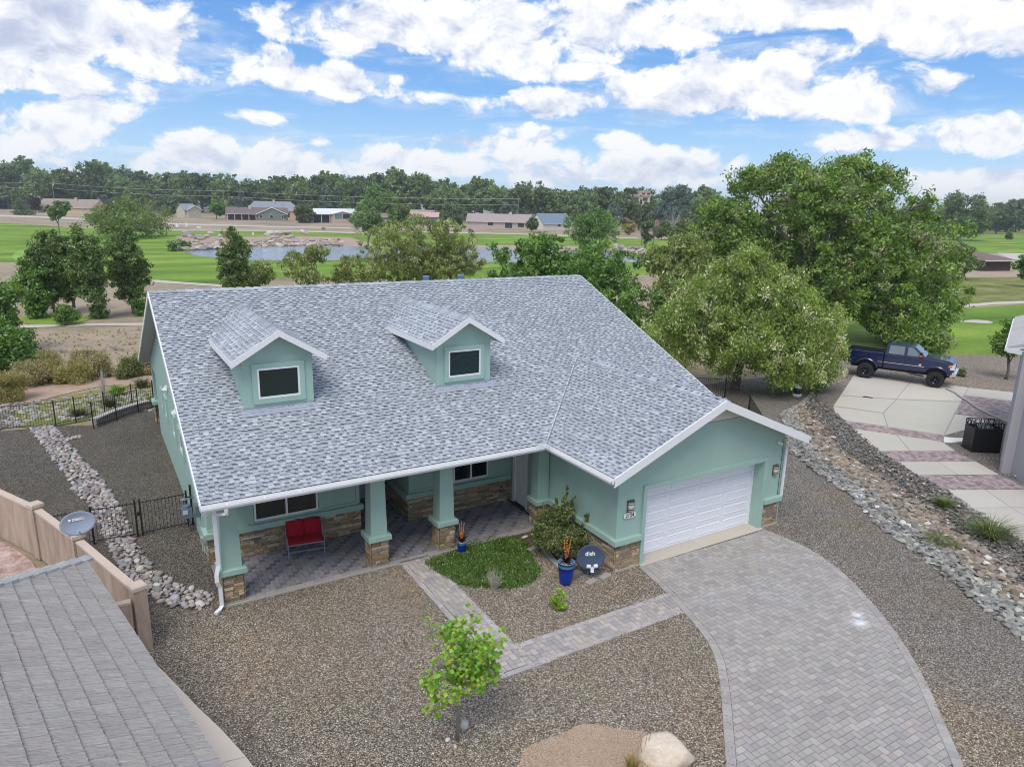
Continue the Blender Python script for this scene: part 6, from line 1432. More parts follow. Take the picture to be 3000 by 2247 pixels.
# bent pale pole lying over the drive
b = MB(); PP = [(43.39,5.22), (42.80,4.35), (42.12,3.72), (41.68,3.22), (41.47,2.97), (40.10,1.59), (39.52,0.64), (38.84,-0.53)]
b.tube([(x, y, .09) for x, y in PP], .055, 7, (.50, .47, .42)); o = b.build('bent_pole', M_BARK); tag(o, 'long bent weathered pole lying across the neighbour concrete drive', 'pole')
# perforated black metal screen round an outdoor unit
sc_ = empty('metal_screen', (33.0, -2.6, 0), 0, 'black laser cut metal screen box beside the grey neighbour house', 'screen'); b = MB()
d0 = Vector((.83, -.56)).normalized(); w_, dp_, h_ = 1.25, .80, 1.42; c0 = Vector((-.78, .62)); n0 = Vector((.56, .83))
def SP(u, v, z): return Vector((c0.x + d0.x * u + n0.x * v, c0.y + d0.y * u + n0.y * v, z))
BLK = (.016, .016, .017)
for (a, c) in (((0, 0), (w_, 0)), ((0, 0), (0, dp_)), ((w_, 0), (w_, dp_)), ((0, dp_), (w_, dp_))):
    b = MB(); A, B_ = SP(a[0], a[1], 0), SP(c[0], c[1], 0); dd = (B_ - A).normalized(); nn = Vector((-dd.y, dd.x, 0)) * .01; L = (B_ - A).length
    def strip(u0, u1, z0, z1): b.prism([tuple((A + dd * u0 + nn).xy), tuple((A + dd * u1 + nn).xy), tuple((A + dd * u1 - nn).xy), tuple((A + dd * u0 - nn).xy)], z0, z1, BLK)
    strip(0, L, 0.02, h_ * .80); strip(0, L, h_ * .97, h_)
    strip(0, .03, h_ * .8, h_ * .97); strip(L - .03, L, h_ * .8, h_ * .97)
    k = 0; u = .08
    while u < L - .06:
        mid = A + dd * u; z0, z1 = h_ * .80, h_ * .97; lean = .10 if k % 2 else -.10
        b.tube([mid + Vector((0, 0, z0)), mid + dd * lean + Vector((0, 0, z1))], .014, 4, BLK, False)
        if k % 3 == 0: b.tube([mid + Vector((0, 0, z0)), mid + Vector((0, 0, z1))], .012, 4, BLK, False)
        u += .10; k += 1
    b.build('screen_panel', M_TINTG, sc_)
b = MB(); cc_ = SP(w_ / 2, dp_ / 2, 0); b.lathe([(.36, 0), (.36, 1.12), (.33, 1.16), (.28, 1.16), (.0, 1.10)], 24, (cc_.x, cc_.y, 0), (.10, .105, .11)); b.build('condenser', M_TINTG, sc_)
# grey neighbouring house at the right edge
rh = empty('neighbour_house', (30.69, -4.12, 0), 0, 'tall grey lavender stucco house cut by the right edge with tiled eave', 'house'); M_LAV = plain('lavender_grey_stucco', (.40, .385, .40), .9, .07, 1, .35, 60)
def RHp(pts): return [(x - 30.69, y + 4.12) for x, y in pts]
b = MB(); b.prism(RHp([(30.80, -4.25), (27.5, -8.2), (33, -14), (42, -6), (38.5, -1.2), (32.2, -3.2)]), 0, 5.3); b.build('house_wall', M_LAV, rh)
b = MB(); b.prism(RHp([(30.62, -4.52), (27.3, -8.3), (27.7, -8.6), (31.0, -4.7)]), 0, 1.06, (1, 1, 1), .03); b.build('wainscot', M_LAV, rh)
b = MB(); b.prism(RHp([(30.55, -4.02), (30.72, -3.86), (31.3, -4.05), (30.9, -4.45)]), 0, 5.2); b.build('corner_pilaster', M_LAV, rh)
b = MB(); b.tube([(.02, -.42, 5.0), (-.02, -.46, 1.35), (-.12, -.5, 1.15), (-.13, -.52, .12), (-.25, -.45, .05)], .045, 6, (.46, .44, .45)); b.build('downspout', M_TINT, rh)
E1 = Vector((31.335,-3.042,5.100)); E2 = Vector((41.358,1.254,5.100)); E3 = Vector((31.323,-4.416,5.100)); O_ = Vector((30.69, -4.12, 0)); up_ = (E3 - E1).normalized() * 3.0 + Vector((0, 0, 1.1)); 
b = MB(); slab(b, [tuple(E1 - O_), tuple(E1 + up_ - O_), tuple(E2 + up_ - O_), tuple(E2 - O_)], .12); b.build('roof_deck', plain('eave_paint', (.62, .61, .60), .8), rh)
nn = (E2 - E1); L = nn.length; nn /= L; k = 0; t = .1
while t < L:
    b = MB(); p0 = E1 + nn * t - O_ + Vector((0, 0, .05)); b.tube([p0, p0 + up_], .11, 8, vcol((.50, .48, .47), .08)); b.build('barrel_tile', M_TINTR, rh); t += .30
b = MB(); board(b, E1 - O_ - nn * .1, E2 - O_, -(E3 - E1).normalized(), .12, .14, .04); board(b, E1 - O_ - nn * .02, E1 + (E3 - E1).normalized() * 3 - O_, -nn, .08, .18, .03); b.build('gutter', M_WHITE, rh)

# ---------------------------------------------------------------- pickup truck
tk = empty('pickup_truck', (42.31 + .915 * .95, 7.66 + .404 * .95, .03), math.atan2(-.915, .404), 'lifted dark blue crew cab pickup truck with black wheels on the neighbour drive', 'pickup truck')
M_CAR = mat('navy_car_paint', lambda N: prin(N, (.008, .018, .085), .28, **{'Metallic': .35, 'Coat Weight': 1.0, 'Coat Roughness': .04}))
M_CHROME = mat('chrome', lambda N: prin(N, (.75, .76, .78), .12, Metallic=1.0)); M_TYRE = plain('tyre_rubber', (.022, .022, .024), .85, .2, 8); M_LAMP = mat('headlamp_glass', lambda N: prin(N, (.75, .77, .80), .08))
AZ, AR = .60, .68
def arch(cx, n=9, z=.88): 
    a0 = math.asin((z - AZ) / AR); return [(cx + AR * math.cos(math.pi - a0 - (math.pi - 2 * a0) * i / n), AZ + AR * math.sin(math.pi - a0 - (math.pi - 2 * a0) * i / n)) for i in range(n + 1)]
def ext(b, prof, y0, y1, col=(1, 1, 1), inset=0.0):
    n = len(prof); A = [(x, y0, z) for x, z in prof]; B_ = [(x, y1, z) for x, z in prof]; b.raw(A + B_, [tuple(range(n)), tuple(range(n, 2 * n))[::-1]] + [(i, i + n, (i + 1) % n + n, (i + 1) % n) for i in range(n)], col)
b = MB(); low = [(-1.02, .86)] + arch(2.0, 9, .88) + [(2.86, .98), (2.92, 1.12), (2.90, 1.50), (2.78, 1.60), (2.0, 1.70), (1.30, 1.76), (-1.02, 1.76)]
ext(b, low, -.98, .98); o = b.build('body', M_CAR, tk); mod = o.modifiers.new('bevel', 'BEVEL'); mod.width = .05; mod.segments = 3; mod.limit_method = 'ANGLE'; mod.angle_limit = R(50)
b = MB(); hood = [(1.25, 1.74), (2.80, 1.58), (2.84, 1.64), (2.55, 1.74), (1.30, 1.84)]; ext(b, hood, -.86, .86); o = b.build('hood', M_CAR, tk); mod = o.modifiers.new('bevel', 'BEVEL'); mod.width = .04; mod.segments = 3
bedp = [(-3.22, 1.05)] + arch(-2.0, 9, .90)[0:] + [(-1.06, .88), (-1.06, 1.78), (-3.26, 1.80)]
bed = empty('cargo_bed'); bed.parent = tk
for y0, y1 in ((-1.0, -.88), (.88, 1.0)):
    b = MB(); ext(b, bedp, y0, y1); o = b.build('bed_side', M_CAR, bed); mod = o.modifiers.new('bevel', 'BEVEL'); mod.width = .03; mod.segments = 2; mod.limit_method = 'ANGLE'; mod.angle_limit = R(50)
b = MB(); b.box((-3.26, -.88, .98), (-3.18, .88, 1.78)); b.build('tailgate', M_CAR, bed)
b = MB(); b.box((-3.18, -.88, 1.18), (-1.08, .88, 1.24), (.02, .02, .02)); b.box((-1.12, -.88, 1.2), (-1.06, .88, 1.78), (.02, .02, .022)); b.box((-3.18, -.86, 1.24), (-1.12, -.875, 1.77), (.02, .02, .02)); b.box((-3.18, .86, 1.24), (-1.12, .875, 1.77), (.02, .02, .02)); b.build('bed_liner', M_TINT, bed)
cabp = [(-1.0, 1.74), (1.36, 1.74), (.62, 2.36), (.45, 2.42), (-.80, 2.42), (-.94, 2.36)]
def cabin(shrink=0.0):
    b = MB(); n = len(cabp); A = []; B_ = []
    for x, z in cabp:
        hw = .96 - (z - 1.74) * .24 - shrink; A.append((x, -hw, z)); B_.append((x, hw, z))
    b.raw(A + B_, [tuple(range(n)), tuple(range(n, 2 * n))[::-1]] + [(i, i + n, (i + 1) % n + n, (i + 1) % n) for i in range(n)]); return b
o = cabin().build('cab', M_CAR, tk); mod = o.modifiers.new('bevel', 'BEVEL'); mod.width = .05; mod.segments = 3
def sidepane(pts, s, name='side_window', m=None, off=.012):
    b = MB(); q = [(x, s * (.96 - (z - 1.74) * .24 + off), z) for x, z in pts]; q = q if s < 0 else q[::-1]; b.face(q, (1, 1, 1)); return b.build(name, m or M_CARGLASS, tk)
M_CARGLASS = mat('tinted_car_glass', lambda N: prin(N, (.16, .20, .21), .05, **{'Specular IOR Level': .9}))
for s in (-1, 1):
    sidepane([(.28, 1.80), (1.13, 1.80), (.56, 2.29), (.28, 2.33)], s); sidepane([(-.78, 1.80), (.10, 1.80), (.10, 2.33), (-.74, 2.33)], s)
    b = MB()
    for x in (.19, -.88): b.box((x - .008, s * .992 - .004, .92), (x + .008, s * .992 + .004, 1.76), (.005, .008, .03))
    b.box((-1.05, s * .99 - .01, .9), (-1.03, s * .99 + .01, 1.76), (.003, .004, .01)); b.build('door_gap', M_TINT, tk)
    b = MB(); b.box((-.66, s * 1.0 - .02, 1.60), (-.48, s * 1.0 + .02, 1.64), (.02, .025, .05)); b.build('door_handle', M_TINTG, tk)
    b = MB(); b.box((.34, s * 1.0 - .02, 1.60), (.52, s * 1.0 + .02, 1.64), (.02, .025, .05)); b.build('door_handle', M_TINTG, tk)
    b = MB(); b.box((-1.0, s * .995 - .012, 1.20), (1.30, s * .995 + .012, 1.235), (.60, .62, .66)); b.box((-1.35, s * 1.0 - .012, 1.20), (-1.08, s * 1.0 + .012, 1.235), (.60, .62, .66)); b.box((-3.2, s * 1.0 - .012, 1.22), (-2.72, s * 1.0 + .012, 1.25), (.60, .62, .66)); b.build('chrome_strip', M_CHROME, tk)
    b = MB(); b.lathe([(0, 0), (.085, 0), (.085, .01), (.05, .014), (.0, .014)], 16, (0, 0, 0), (.7, .72, .75)); o = b.build('door_badge', M_CHROME, tk); o.matrix_local = frame((1.06, s * 1.0, 1.32), (1, 0, 0), (0, 0, -s * -1)) if s > 0 else frame((1.06, -1.0, 1.32), (1, 0, 0), (0, 0, 1))
    b = MB(); b.box((.98, s * 1.02 - .01 if s > 0 else -1.30, 1.80), (1.14, 1.30 if s > 0 else -1.01, 2.10), (.015, .015, .018)); b.build('wing_mirror', M_TINTG, tk)
    b = MB(); y_ = s * 1.305; b.box((1.0, y_ - .004, 1.84), (1.12, y_ + .004, 1.98), (.60, .09, .02)); b.box((1.14, s * 1.2 - .08, 1.83), (1.146, s * 1.2 + .08, 1.98), (.65, .10, .02)); b.build('mirror_indicator', M_TINTG, tk)
    for cx in (2.0, -2.0):
        pts = arch(cx, 14, .82); b = MB()
        for i in range(len(pts) - 1):
            (xa, za), (xb, zb_) = pts[i], pts[i + 1]; k = 1.10
            oa = (cx + (xa - cx) * k, AZ + (za - AZ) * k); ob = (cx + (xb - cx) * k, AZ + (zb_ - AZ) * k); yo_ = s * 1.045; yi = s * .985
            b.face([(xa, yo_, za), (xb, yo_, zb_), (ob[0], yi, ob[1]), (oa[0], yi, oa[1])] if s > 0 else [(oa[0], yi, oa[1]), (ob[0], yi, ob[1]), (xb, yo_, zb_), (xa, yo_, za)], (1, 1, 1)); b.face([(xa, yo_, za), (xb, yo_, zb_), (xb, s * .9, zb_), (xa, s * .9, za)], (1, 1, 1))
        b.build('fender_flare', M_CAR, tk)
    b = MB(); b.box((2.70, min(s * .62, s * .985), 1.22), (2.925, max(s * .62, s * .985), 1.52), (1, 1, 1)); b.build('headlight', M_LAMP, tk)
    b = MB(); b.box((2.60, min(s * .93, s * .992), 1.36), (2.80, max(s * .93, s * .992), 1.50), (.85, .25, .02)); b.build('indicator_light', M_TINTG, tk)
b = MB(); hw0 = .90; b.face([(1.26, -.86, 1.80), (1.26, .86, 1.80), (.64, .76, 2.335), (.64, -.76, 2.335)], (1, 1, 1)); o = b.build('windscreen', M_CARGLASS, tk); o.location = (.03, 0, .02)
b = MB(); b.box((2.84, -.60, 1.10), (2.955, .60, 1.58), (1, 1, 1)); b.build('grille_surround', M_CHROME, tk)
b = MB()
for z in (1.18, 1.30, 1.42): b.box((2.956, -.52, z), (2.962, .52, z + .07), (.03, .03, .035))
b.build('grille_slots', M_TINTG, tk)
b = MB(); ext(b, [(2.82, .80), (3.05, .84), (3.08, 1.02), (2.85, 1.08)], -.99, .99); b.build('front_bumper', M_CHROME, tk)
b = MB(); b.box((3.06, -.82, .86), (3.085, -.58, .98), (.02, .02, .02)); b.box((3.06, .58, .86), (3.085, .82, .98), (.02, .02, .02)); b.box((2.85, -.7, .70), (3.0, .7, .80), (.06, .06, .065)); b.build('fog_lamps', M_TINTG, tk)
b = MB(); b.box((-3.42, -.95, .88), (-3.24, .95, 1.04), (1, 1, 1)); b.build('rear_bumper', M_CHROME, tk)
b = MB(); b.box((-3.0, -.42, .62), (2.7, -.30, .80), (.012, .012, .012)); b.box((-3.0, .30, .62), (2.7, .42, .80), (.012, .012, .012)); b.tube([(2.0, -.8, .52), (2.0, .8, .52)], .07, 8, (.02, .02, .02)); b.tube([(-2.0, -.8, .52), (-2.0, .8, .52)], .09, 8, (.02, .02, .02)); b.tube([(-2.9, -.86, .82), (-3.35, -.9, .80)], .05, 8, (.2, .2, .2)); b.tube([(.5, -.92, .70), (1.35, -.92, .62)], .05, 6, (.03, .03, .03)); b.box((-1.0, -.9, .80), (1.3, .9, .90), (.012, .012, .014)); b.box((-3.1, -.86, .9), (-1.1, .86, 1.15), (.010, .010, .010)); b.box((1.35, -.86, .85), (2.75, .86, 1.5), (.008, .008, .008)); b.build('chassis', M_TINT, tk)
for cx in (2.0, -2.0):
    for s in (-1, 1):
        wl = empty('wheel', (cx, s * .90, .50)); wl.parent = tk; mx = Matrix.Rotation(R(90), 4, 'X')
        b = MB(); b.lathe([(.27, -.15), (.40, -.16), (.47, -.145), (.50, -.10), (.50, .10), (.47, .145), (.40, .16), (.27, .15)], 32, (0, 0, 0), (1, 1, 1)); o = b.build('tyre', M_TYRE, wl, True); o.matrix_local = mx
        b = MB(); 
        for i in range(36): a = 2 * math.pi * i / 36; b.box((.495, -.02, -.11 + (.11 if i % 2 else 0)), (.512, .02, (.11 if i % 2 else 0) - .005), (1, 1, 1), 0); k = len(b.v) - 8; b.v[k:] = [(x * math.cos(a) - y * math.sin(a), x * math.sin(a) + y * math.cos(a), z) for x, y, z in b.v[k:]]
        o = b.build('tread', M_TYRE, wl); o.matrix_local = mx
        b = MB(); b.lathe([(.275, -.12), (.285, .125), (.25, .13), (.22, .06), (.0, .03)], 28, (0, 0, 0), (.018, .018, .02))
        for i in range(8): a = 2 * math.pi * i / 8; b.tube([(math.cos(a) * .05, math.sin(a) * .05, .10), (math.cos(a) * .25, math.sin(a) * .25, .115)], .022, 5, (.03, .03, .034))
        b.lathe([(.07, .08), (.06, .14), (.0, .145)], 12, (0, 0, 0), (.05, .05, .055)); o = b.build('rim', M_TINTG, wl, True); o.matrix_local = Matrix.Rotation(R(90 if s < 0 else -90), 4, 'X')

# ================================================================ FAR HOUSES
def ranch(name, label, H6, wall, roofc, wins=(), gable=None, porch=None, chim=None, hip=0.0, depth=None, oh=.6, metal=False, garage=None, cat='house', zb=0.0, gwall=None, win_c=(.05, .06, .065)):
    x0, y0, x1, y1, he, hr = H6; he = max(2.3, he); hr = max(he + .6, hr); L = math.hypot(x1 - x0, y1 - y0); ang = math.atan2(y1 - y0, x1 - x0); D = depth or min(14, max(7, (hr - he) * 2 / .36))
    r = empty(name, (x0, y0, zb), ang, label, cat)
    b = MB(); b.box((0, 0, -.1), (L, D, he), wall)
    if not hip: 
        for xx in (0, L): b.raw([(xx, 0, he), (xx, D, he), (xx, D / 2, hr - .1)], [(0, 1, 2)], wall)
    b.build('wall', M_TINTR, r)
    b = MB(); sl = (hr - he) / (D / 2); e0 = he - oh * sl; hx = hip * D / 2
    tl, tr_ = (-oh * .6 + hx, D / 2, hr), (L + oh * .6 - hx, D / 2, hr); fl, fr, bl_, br = (-oh * .6, -oh, e0), (L + oh * .6, -oh, e0), (-oh * .6, D + oh, e0), (L + oh * .6, D + oh, e0)
    th = .2
    for top in ([fl, fr, tr_, tl], [br, bl_, tl, tr_]): slab(b, top, th)
    for c_ in ([fl, tl, bl_], [fr, br, tr_]):
        if hip: slab(b, c_, th)
    b.c = [roofc] * len(b.c); rf = b.build('roof', M_TINTR, r)
    b = MB(); b.box((-oh * .6, -oh - .05, e0 - th - .02), (L + oh * .6, -oh, e0 + .02), (.62, .60, .56)); b.build('fascia', M_TINT, rf)
    if chim is not None: b = MB(); b.box((chim * L, D * .35, he), (chim * L + 1.2, D * .35 + .9, hr + .9), (.58, .50, .42)); b.build('chimney', M_TINTR, rf)
    for (t0, t1, z0, z1, *cc) in wins:
        wr = empty('window'); wr.parent = r; c_ = cc[0] if cc else win_c
        b = MB(); xa, xb = t0 * L, t1 * L; za, zb_ = z0 * he, z1 * he; b.box((xa - .12, -.06, za - .12), (xb + .12, -.005, za), (.7, .7, .68)); b.box((xa - .12, -.06, zb_), (xb + .12, -.005, zb_ + .12), (.7, .7, .68)); b.box((xa - .12, -.06, za), (xa, -.005, zb_), (.7, .7, .68)); b.box((xb, -.06, za), (xb + .12, -.005, zb_), (.7, .7, .68)); b.build('frame', M_TINT, wr)
        b = MB(); b.box((xa, -.03, za), (xb, -.005, zb_), c_); b.build('pane', M_TINTG, wr)
    if gable:
        t0, t1, gh, out = gable[:4]; ga, gb = t0 * L, t1 * L; gm_ = (ga + gb) / 2; b = MB(); b.box((ga + .5, -out, -.1), (gb - .5, -.01, he), gwall or wall); b.raw([(ga + .1, -out, he - .1), (gb - .1, -out, he - .1), (gm_, -out, gh - .15)], [(0, 1, 2)], gwall or wall); b.build('gable_wall', M_TINTR, r)
        b = MB(); k = (gh - he) / ((gb - ga) / 2) if gb > ga else .3
        for s_, ex_ in ((-1, ga - .3), (1, gb + .3)): slab(b, [(gm_, -out - .5, gh), (ex_, -out - .5, he - .3 * k), (ex_, 1.0, he - .3 * k), (gm_, D * .45, gh)], .2)
        b.c = [roofc] * len(b.c); b.build('gable_roof', M_TINTR, r)
        b = MB(); board(b, (ga - .3, -out - .5, he - .3 * k), (gm_, -out - .5, gh), (0, -1, 0), .08, .28, .03); board(b, (gm_, -out - .5, gh), (gb + .3, -out - .5, he - .3 * k), (0, -1, 0), .08, .28, .03); b.build('gable_trim', M_TINT, r); bpy.data.meshes[-1] if False else None
        for (u0, u1, z0, z1, *cc) in (gable[4] if len(gable) > 4 else ()):
            wr = empty('window'); wr.parent = r; c_ = cc[0] if cc else win_c; xa, xb = ga + (gb - ga) * u0, ga + (gb - ga) * u1; b = MB(); b.box((xa - .12, -out - .07, z0 * he - .12), (xb + .12, -out - .01, z1 * he + .12), (.72, .72, .70)); b.build('frame', M_TINT, wr); b = MB(); b.box((xa, -out - .10, z0 * he), (xb, -out - .075, z1 * he), c_); b.build('pane', M_TINTG, wr)
    if porch:
        t0, t1 = porch; b = MB(); b.box((t0 * L, -.03, .1), (t1 * L, -.008, he * .86), (.025, .024, .024)); b.build('porch_shade_panel', M_TINT, r); n = max(2, int((t1 - t0) * L / 3.2))  # flat dark panel on the wall paints the shade inside the porch
        for i in range(n + 1): b = MB(); xx = (t0 + (t1 - t0) * i / n) * L; b.box((xx - .18, -.35, 0), (xx + .18, -.06, he - .1), (.55, .53, .48)); b.build('porch_post', M_TINT, r)
    return r
W_ = (.6, .62, .6)
ranch('ranch_house', 'brown roofed ranch house at the left edge behind the fairway', (-58.20,639.82,-31.08,682.43,8.69,11.96), (.20, .125, .10), (.21, .165, .145), [(.28, .40, .3, .75), (.45, .52, .3, .75)], depth=11)
ranch('ranch_house', 'long beige ranch house with grey brown roof behind the hedges', (-22.37,525.60,7.31,492.70,3.90,8.59), (.58, .47, .30), (.34, .27, .235), [(.03, .13, .35, .75, (.35, .42, .42)), (.20, .40, .2, .8, (.22, .36, .33)), (.80, .97, .1, .85, (.50, .42, .25))], chim=.6, depth=12)
ranch('flat_house', 'low white roofed building behind the round willow by the fairway', (24.23,792.93,58.18,834.61,4.81,8.88), (.55, .50, .44), (.66, .66, .68), depth=9)
ranch('garage_building', 'low blue grey roofed building left of the dark tree', (46.67,614.14,58.87,623.82,3.58,7.05), (.42, .44, .46), (.28, .31, .36), depth=8)
ranch('gabled_house', 'cream gabled house with blue grey roof beside the dark tree', (50.67,427.65,57.44,430.35,4.40,7.57), (.52, .48, .38), (.26, .29, .34), depth=9, gable=(.05, 1.25, 6.8, 2.0))
ranch('house', 'blue grey roofed house partly hidden behind the leafy tree and power pole', (90.67,649.05,118.28,670.97,3.65,8.53), (.55, .54, .52), (.25, .28, .33), [(.6, .7, .4, .8)], depth=9)
ranch('ranch_house', 'green gabled house with brown roof and dark screened porch', (65.82,387.87,95.51,380.38,3.48,6.65), (.20, .235, .20), (.185, .145, .14), [], gable=(.50, 1.0, (65.82,387.87,95.51,380.38,3.48,6.65)[5] + .2, 1.6, [(.08, .18, .35, .85), (.42, .52, .35, .85), (.80, .95, .35, .85)]), porch=(.02, .48), chim=.36, depth=11)
ranch('large_house', 'larger house with grey hip roof and peach arches behind the green house', (81.54,417.79,110.75,411.87,5.27,9.88), (.62, .40, .28), (.27, .29, .33), [(.30, .38, .2, .7), (.72, .8, .2, .7)], hip=.8, chim=.50, depth=13)
ranch('ranch_house', 'white metal roofed house with beige gabled bay and big window', (98.37,345.20,131.62,352.03,4.56,7.02), (.46, .38, .33), (.74, .75, .78), [(.62, .95, .1, .8, (.22, .18, .16))], gable=(.31, .66, (98.37,345.20,131.62,352.03,4.75,7.51)[4] + 1.1, 1.8, [(.14, .50, .45, .95, (.18, .30, .24)), (.52, .86, .45, .95)]), porch=(.03, .30), depth=10, gwall=(.66, .50, .40))
ranch('ranch_house', 'low pink roofed green house behind the olive trees', (147.47,329.12,171.59,338.99,4.03,6.05), (.24, .28, .25), (.62, .40, .36), [(.25, .42, .1, .8), (.5, .68, .1, .8, (.3, .3, .32))], depth=9)
ranch('ranch_house', 'beige stucco house with brown grey roof behind the far track', (155.25,286.91,180.08,270.29,3.27,6.53), (.50, .42, .37), (.37, .31, .295), [(.33, .42, .35, .8), (.60, .72, .05, .8), (.80, .90, .2, .8)], chim=.66, depth=12, porch=None)
ranch('barn', 'pale blue metal roofed building behind the beige house', (230.59,432.05,257.73,440.09,3.65,6.61), (.62, .62, .62), (.48, .56, .68), depth=9)
ranch('house', 'dark blue roofed white house with small tree in front', (202.75,312.33,215.98,313.91,3.76,6.21), (.60, .60, .58), (.11, .13, .17), [(.1, .35, .1, .75), (.75, .85, .2, .8)], depth=9)
ranch('gabled_house', 'white house with slate blue gabled roof beside the pond trees', (181.53,261.59,198.10,262.26,3.14,7.32), (.70, .68, .62), (.19, .25, .31), [(.50, .60, .45, .85), (.72, .88, .3, .9)], depth=10)
ranch('ranch_house', 'long red roofed house behind the bare trees by the pond', (227.09,260.37,255.37,261.38,2.71,6.13), (.5, .42, .36), (.46, .17, .15), depth=12)
ranch('shed', 'brown block maintenance building with low hip roof by the far green', (149.87,56.15,157.35,54.45,1.96,3.45), (.075, .055, .055), (.20, .145, .13), hip=.9, depth=10, oh=.9, cat='building')
ranch('ranch_house', 'grey roofed house between the pink roofed house and the round pine', (172.04,393.59,186.25,387.10,4.23,6.70), (.50, .47, .44), (.36, .33, .33), [(.2, .4, .2, .8)], depth=10)
ranch('ranch_house', 'tan roofed house behind the blue grey spruces and dark tree', (316.51,457.48,340.43,464.56,4.78,9.53), (.58, .48, .40), (.46, .36, .31), [(.3, .5, .2, .7)], depth=9)
ranch('ranch_house', 'white walled house with pale roof between the brown and beige houses', (-33.29,722.31,-19.10,739.73,4.63,9.04), (.62, .60, .56), (.55, .50, .46), [(.2, .4, .2, .7)], depth=9)
# villas on the rise
def villa(label, D4, parts):
    x, y, h, w = D4; r = empty('villa', (x, y, 0), R(-33), label, 'house')
    for (x0, x1, z0, z1, y0, col) in parts:
        b = MB(); b.box((x0 * w, y0, z0 * h), (x1 * w, y0 + 9, z1 * h), col); b.build('wall', M_TINTR, r)
        b = MB(); b.box((x0 * w - .5, y0 - .6, z1 * h), (x1 * w + .5, y0 + 9.5, z1 * h + .45), (.56, .46, .40)); b.build('roof', M_TINTR, r)
        for k in (.2, .6): b = MB(); xa = (x0 + (x1 - x0) * k) * w; b.box((xa, y0 - .05, z0 * h + (z1 - z0) * h * .45), (xa + (x1 - x0) * w * .22, y0 - .01, z0 * h + (z1 - z0) * h * .8), (.08, .07, .065)); b.build('window', M_TINTG, r)
    return r
villa('beige stepped villa on the rise behind the cypress trees', (250.25,273.05,19.52,16.07), [(-.42, .30, .62, .86, 4, (.52, .43, .36)), (-.05, .36, .80, .97, 9, (.54, .45, .38)), (-.38, .22, .0, .60, -1, (.54, .46, .40)), (-.10, .34, 0, .40, -5, (.53, .45, .39))])
0 and villa('beige villa at the top of the rise right of the grey green tree', (267.88,255.50,20.76,9.49), [(-.45, .45, .80, .97, 0, (.50, .42, .37)), (-.4, .5, 0, .8, 2, (.50, .43, .38))])
# hedges
def hedge(label, T4, hh, kind='fardark', cat='hedge'):
    x, y, h, w = T4; shrub('hedge', label, (x, y), h, w, kind, .35, 120, 26, cat=cat, stems=2, crad=.5)
hedge('tall clipped dark hedge at the left end of the beige house', (-28.09,546.10,4.16,11.91), 2); hedge('low dark hedge in front of the beige house', (-26.51,454.28,2.06,12.60), 1); hedge('low green hedge right of the beige house', (4.91,386.17,1.84,6.51), 1, 'pine')
# power poles and lines
def ppole(label, D4, arm=1.2):
    x, y, h, w = D4; r = empty('power_pole', (x, y, 0), R(-30), label, 'power pole', 'power poles behind the far houses')
    b = MB(); b.tube([(0, 0, 0), (0, 0, h)], [.18, .12], 7, (.33, .28, .24)); b.build('pole', M_BARK, r); b = MB(); b.box((-arm, -.06, h - .6), (arm, .06, h - .45), (.30, .26, .22)); b.build('crossarm', M_BARK, r)
    return Vector((x, y, h)), r
pa, r1 = ppole('power pole with transformer above the left end of the beige house', (-12.06,510.02,17.90,0.76)); b = MB(); b.lathe([(.32, 0), (.35, .1), (.35, .9), (.2, 1.0), (0, 1.0)], 10, (.5, 0, pa.z - 1.7), (.60, .60, .60)); b.build('transformer', M_TINT, r1)
pb, _ = ppole('power pole in front of the blue grey roofed house and spruces', (69.36,412.58,15.26,0.69)); pc, _ = ppole('thin power pole at the right end of the green gabled house', (87.65,356.18,9.05,0.50)); pd, _ = ppole('power pole behind the beige stucco house roof', (178.57,279.15,13.92,0.47))
wr_ = []
def wire(label, a, c, sag, n=14):
    a, c = Vector(a), Vector(c); b = MB(); pts = [a.lerp(c, i / n) - Vector((0, 0, sag * 4 * (i / n) * (1 - i / n))) for i in range(n + 1)]; b.tube(pts, .055, 3, (.58, .60, .60), False); o = b.build('power_line', M_TINT); tag(o, label, 'power line', 'power lines behind the far houses')
far_l = Vector((-47.23,514.08,17.21,0.37)[:2] + (pa.z,)); far_r = Vector((230.10,212.47,9.70,0.27)[:2] + (pd.z - 1.0,))
for dz, la in ((-.3, 'upper'), (-3.2, 'lower')):
    wire(la + ' power line at the left edge up to the transformer pole', far_l + Vector((0, 0, dz)), pa + Vector((0, 0, dz)), .3)
    wire(la + ' power line from the transformer pole to the spruce pole', pa + Vector((0, 0, dz)), pb + Vector((0, 0, dz)), 1.0)
    wire(la + ' power line from the spruce pole past the round pine', pb + Vector((0, 0, dz)), pd + Vector((0, 0, dz)), 1.2)
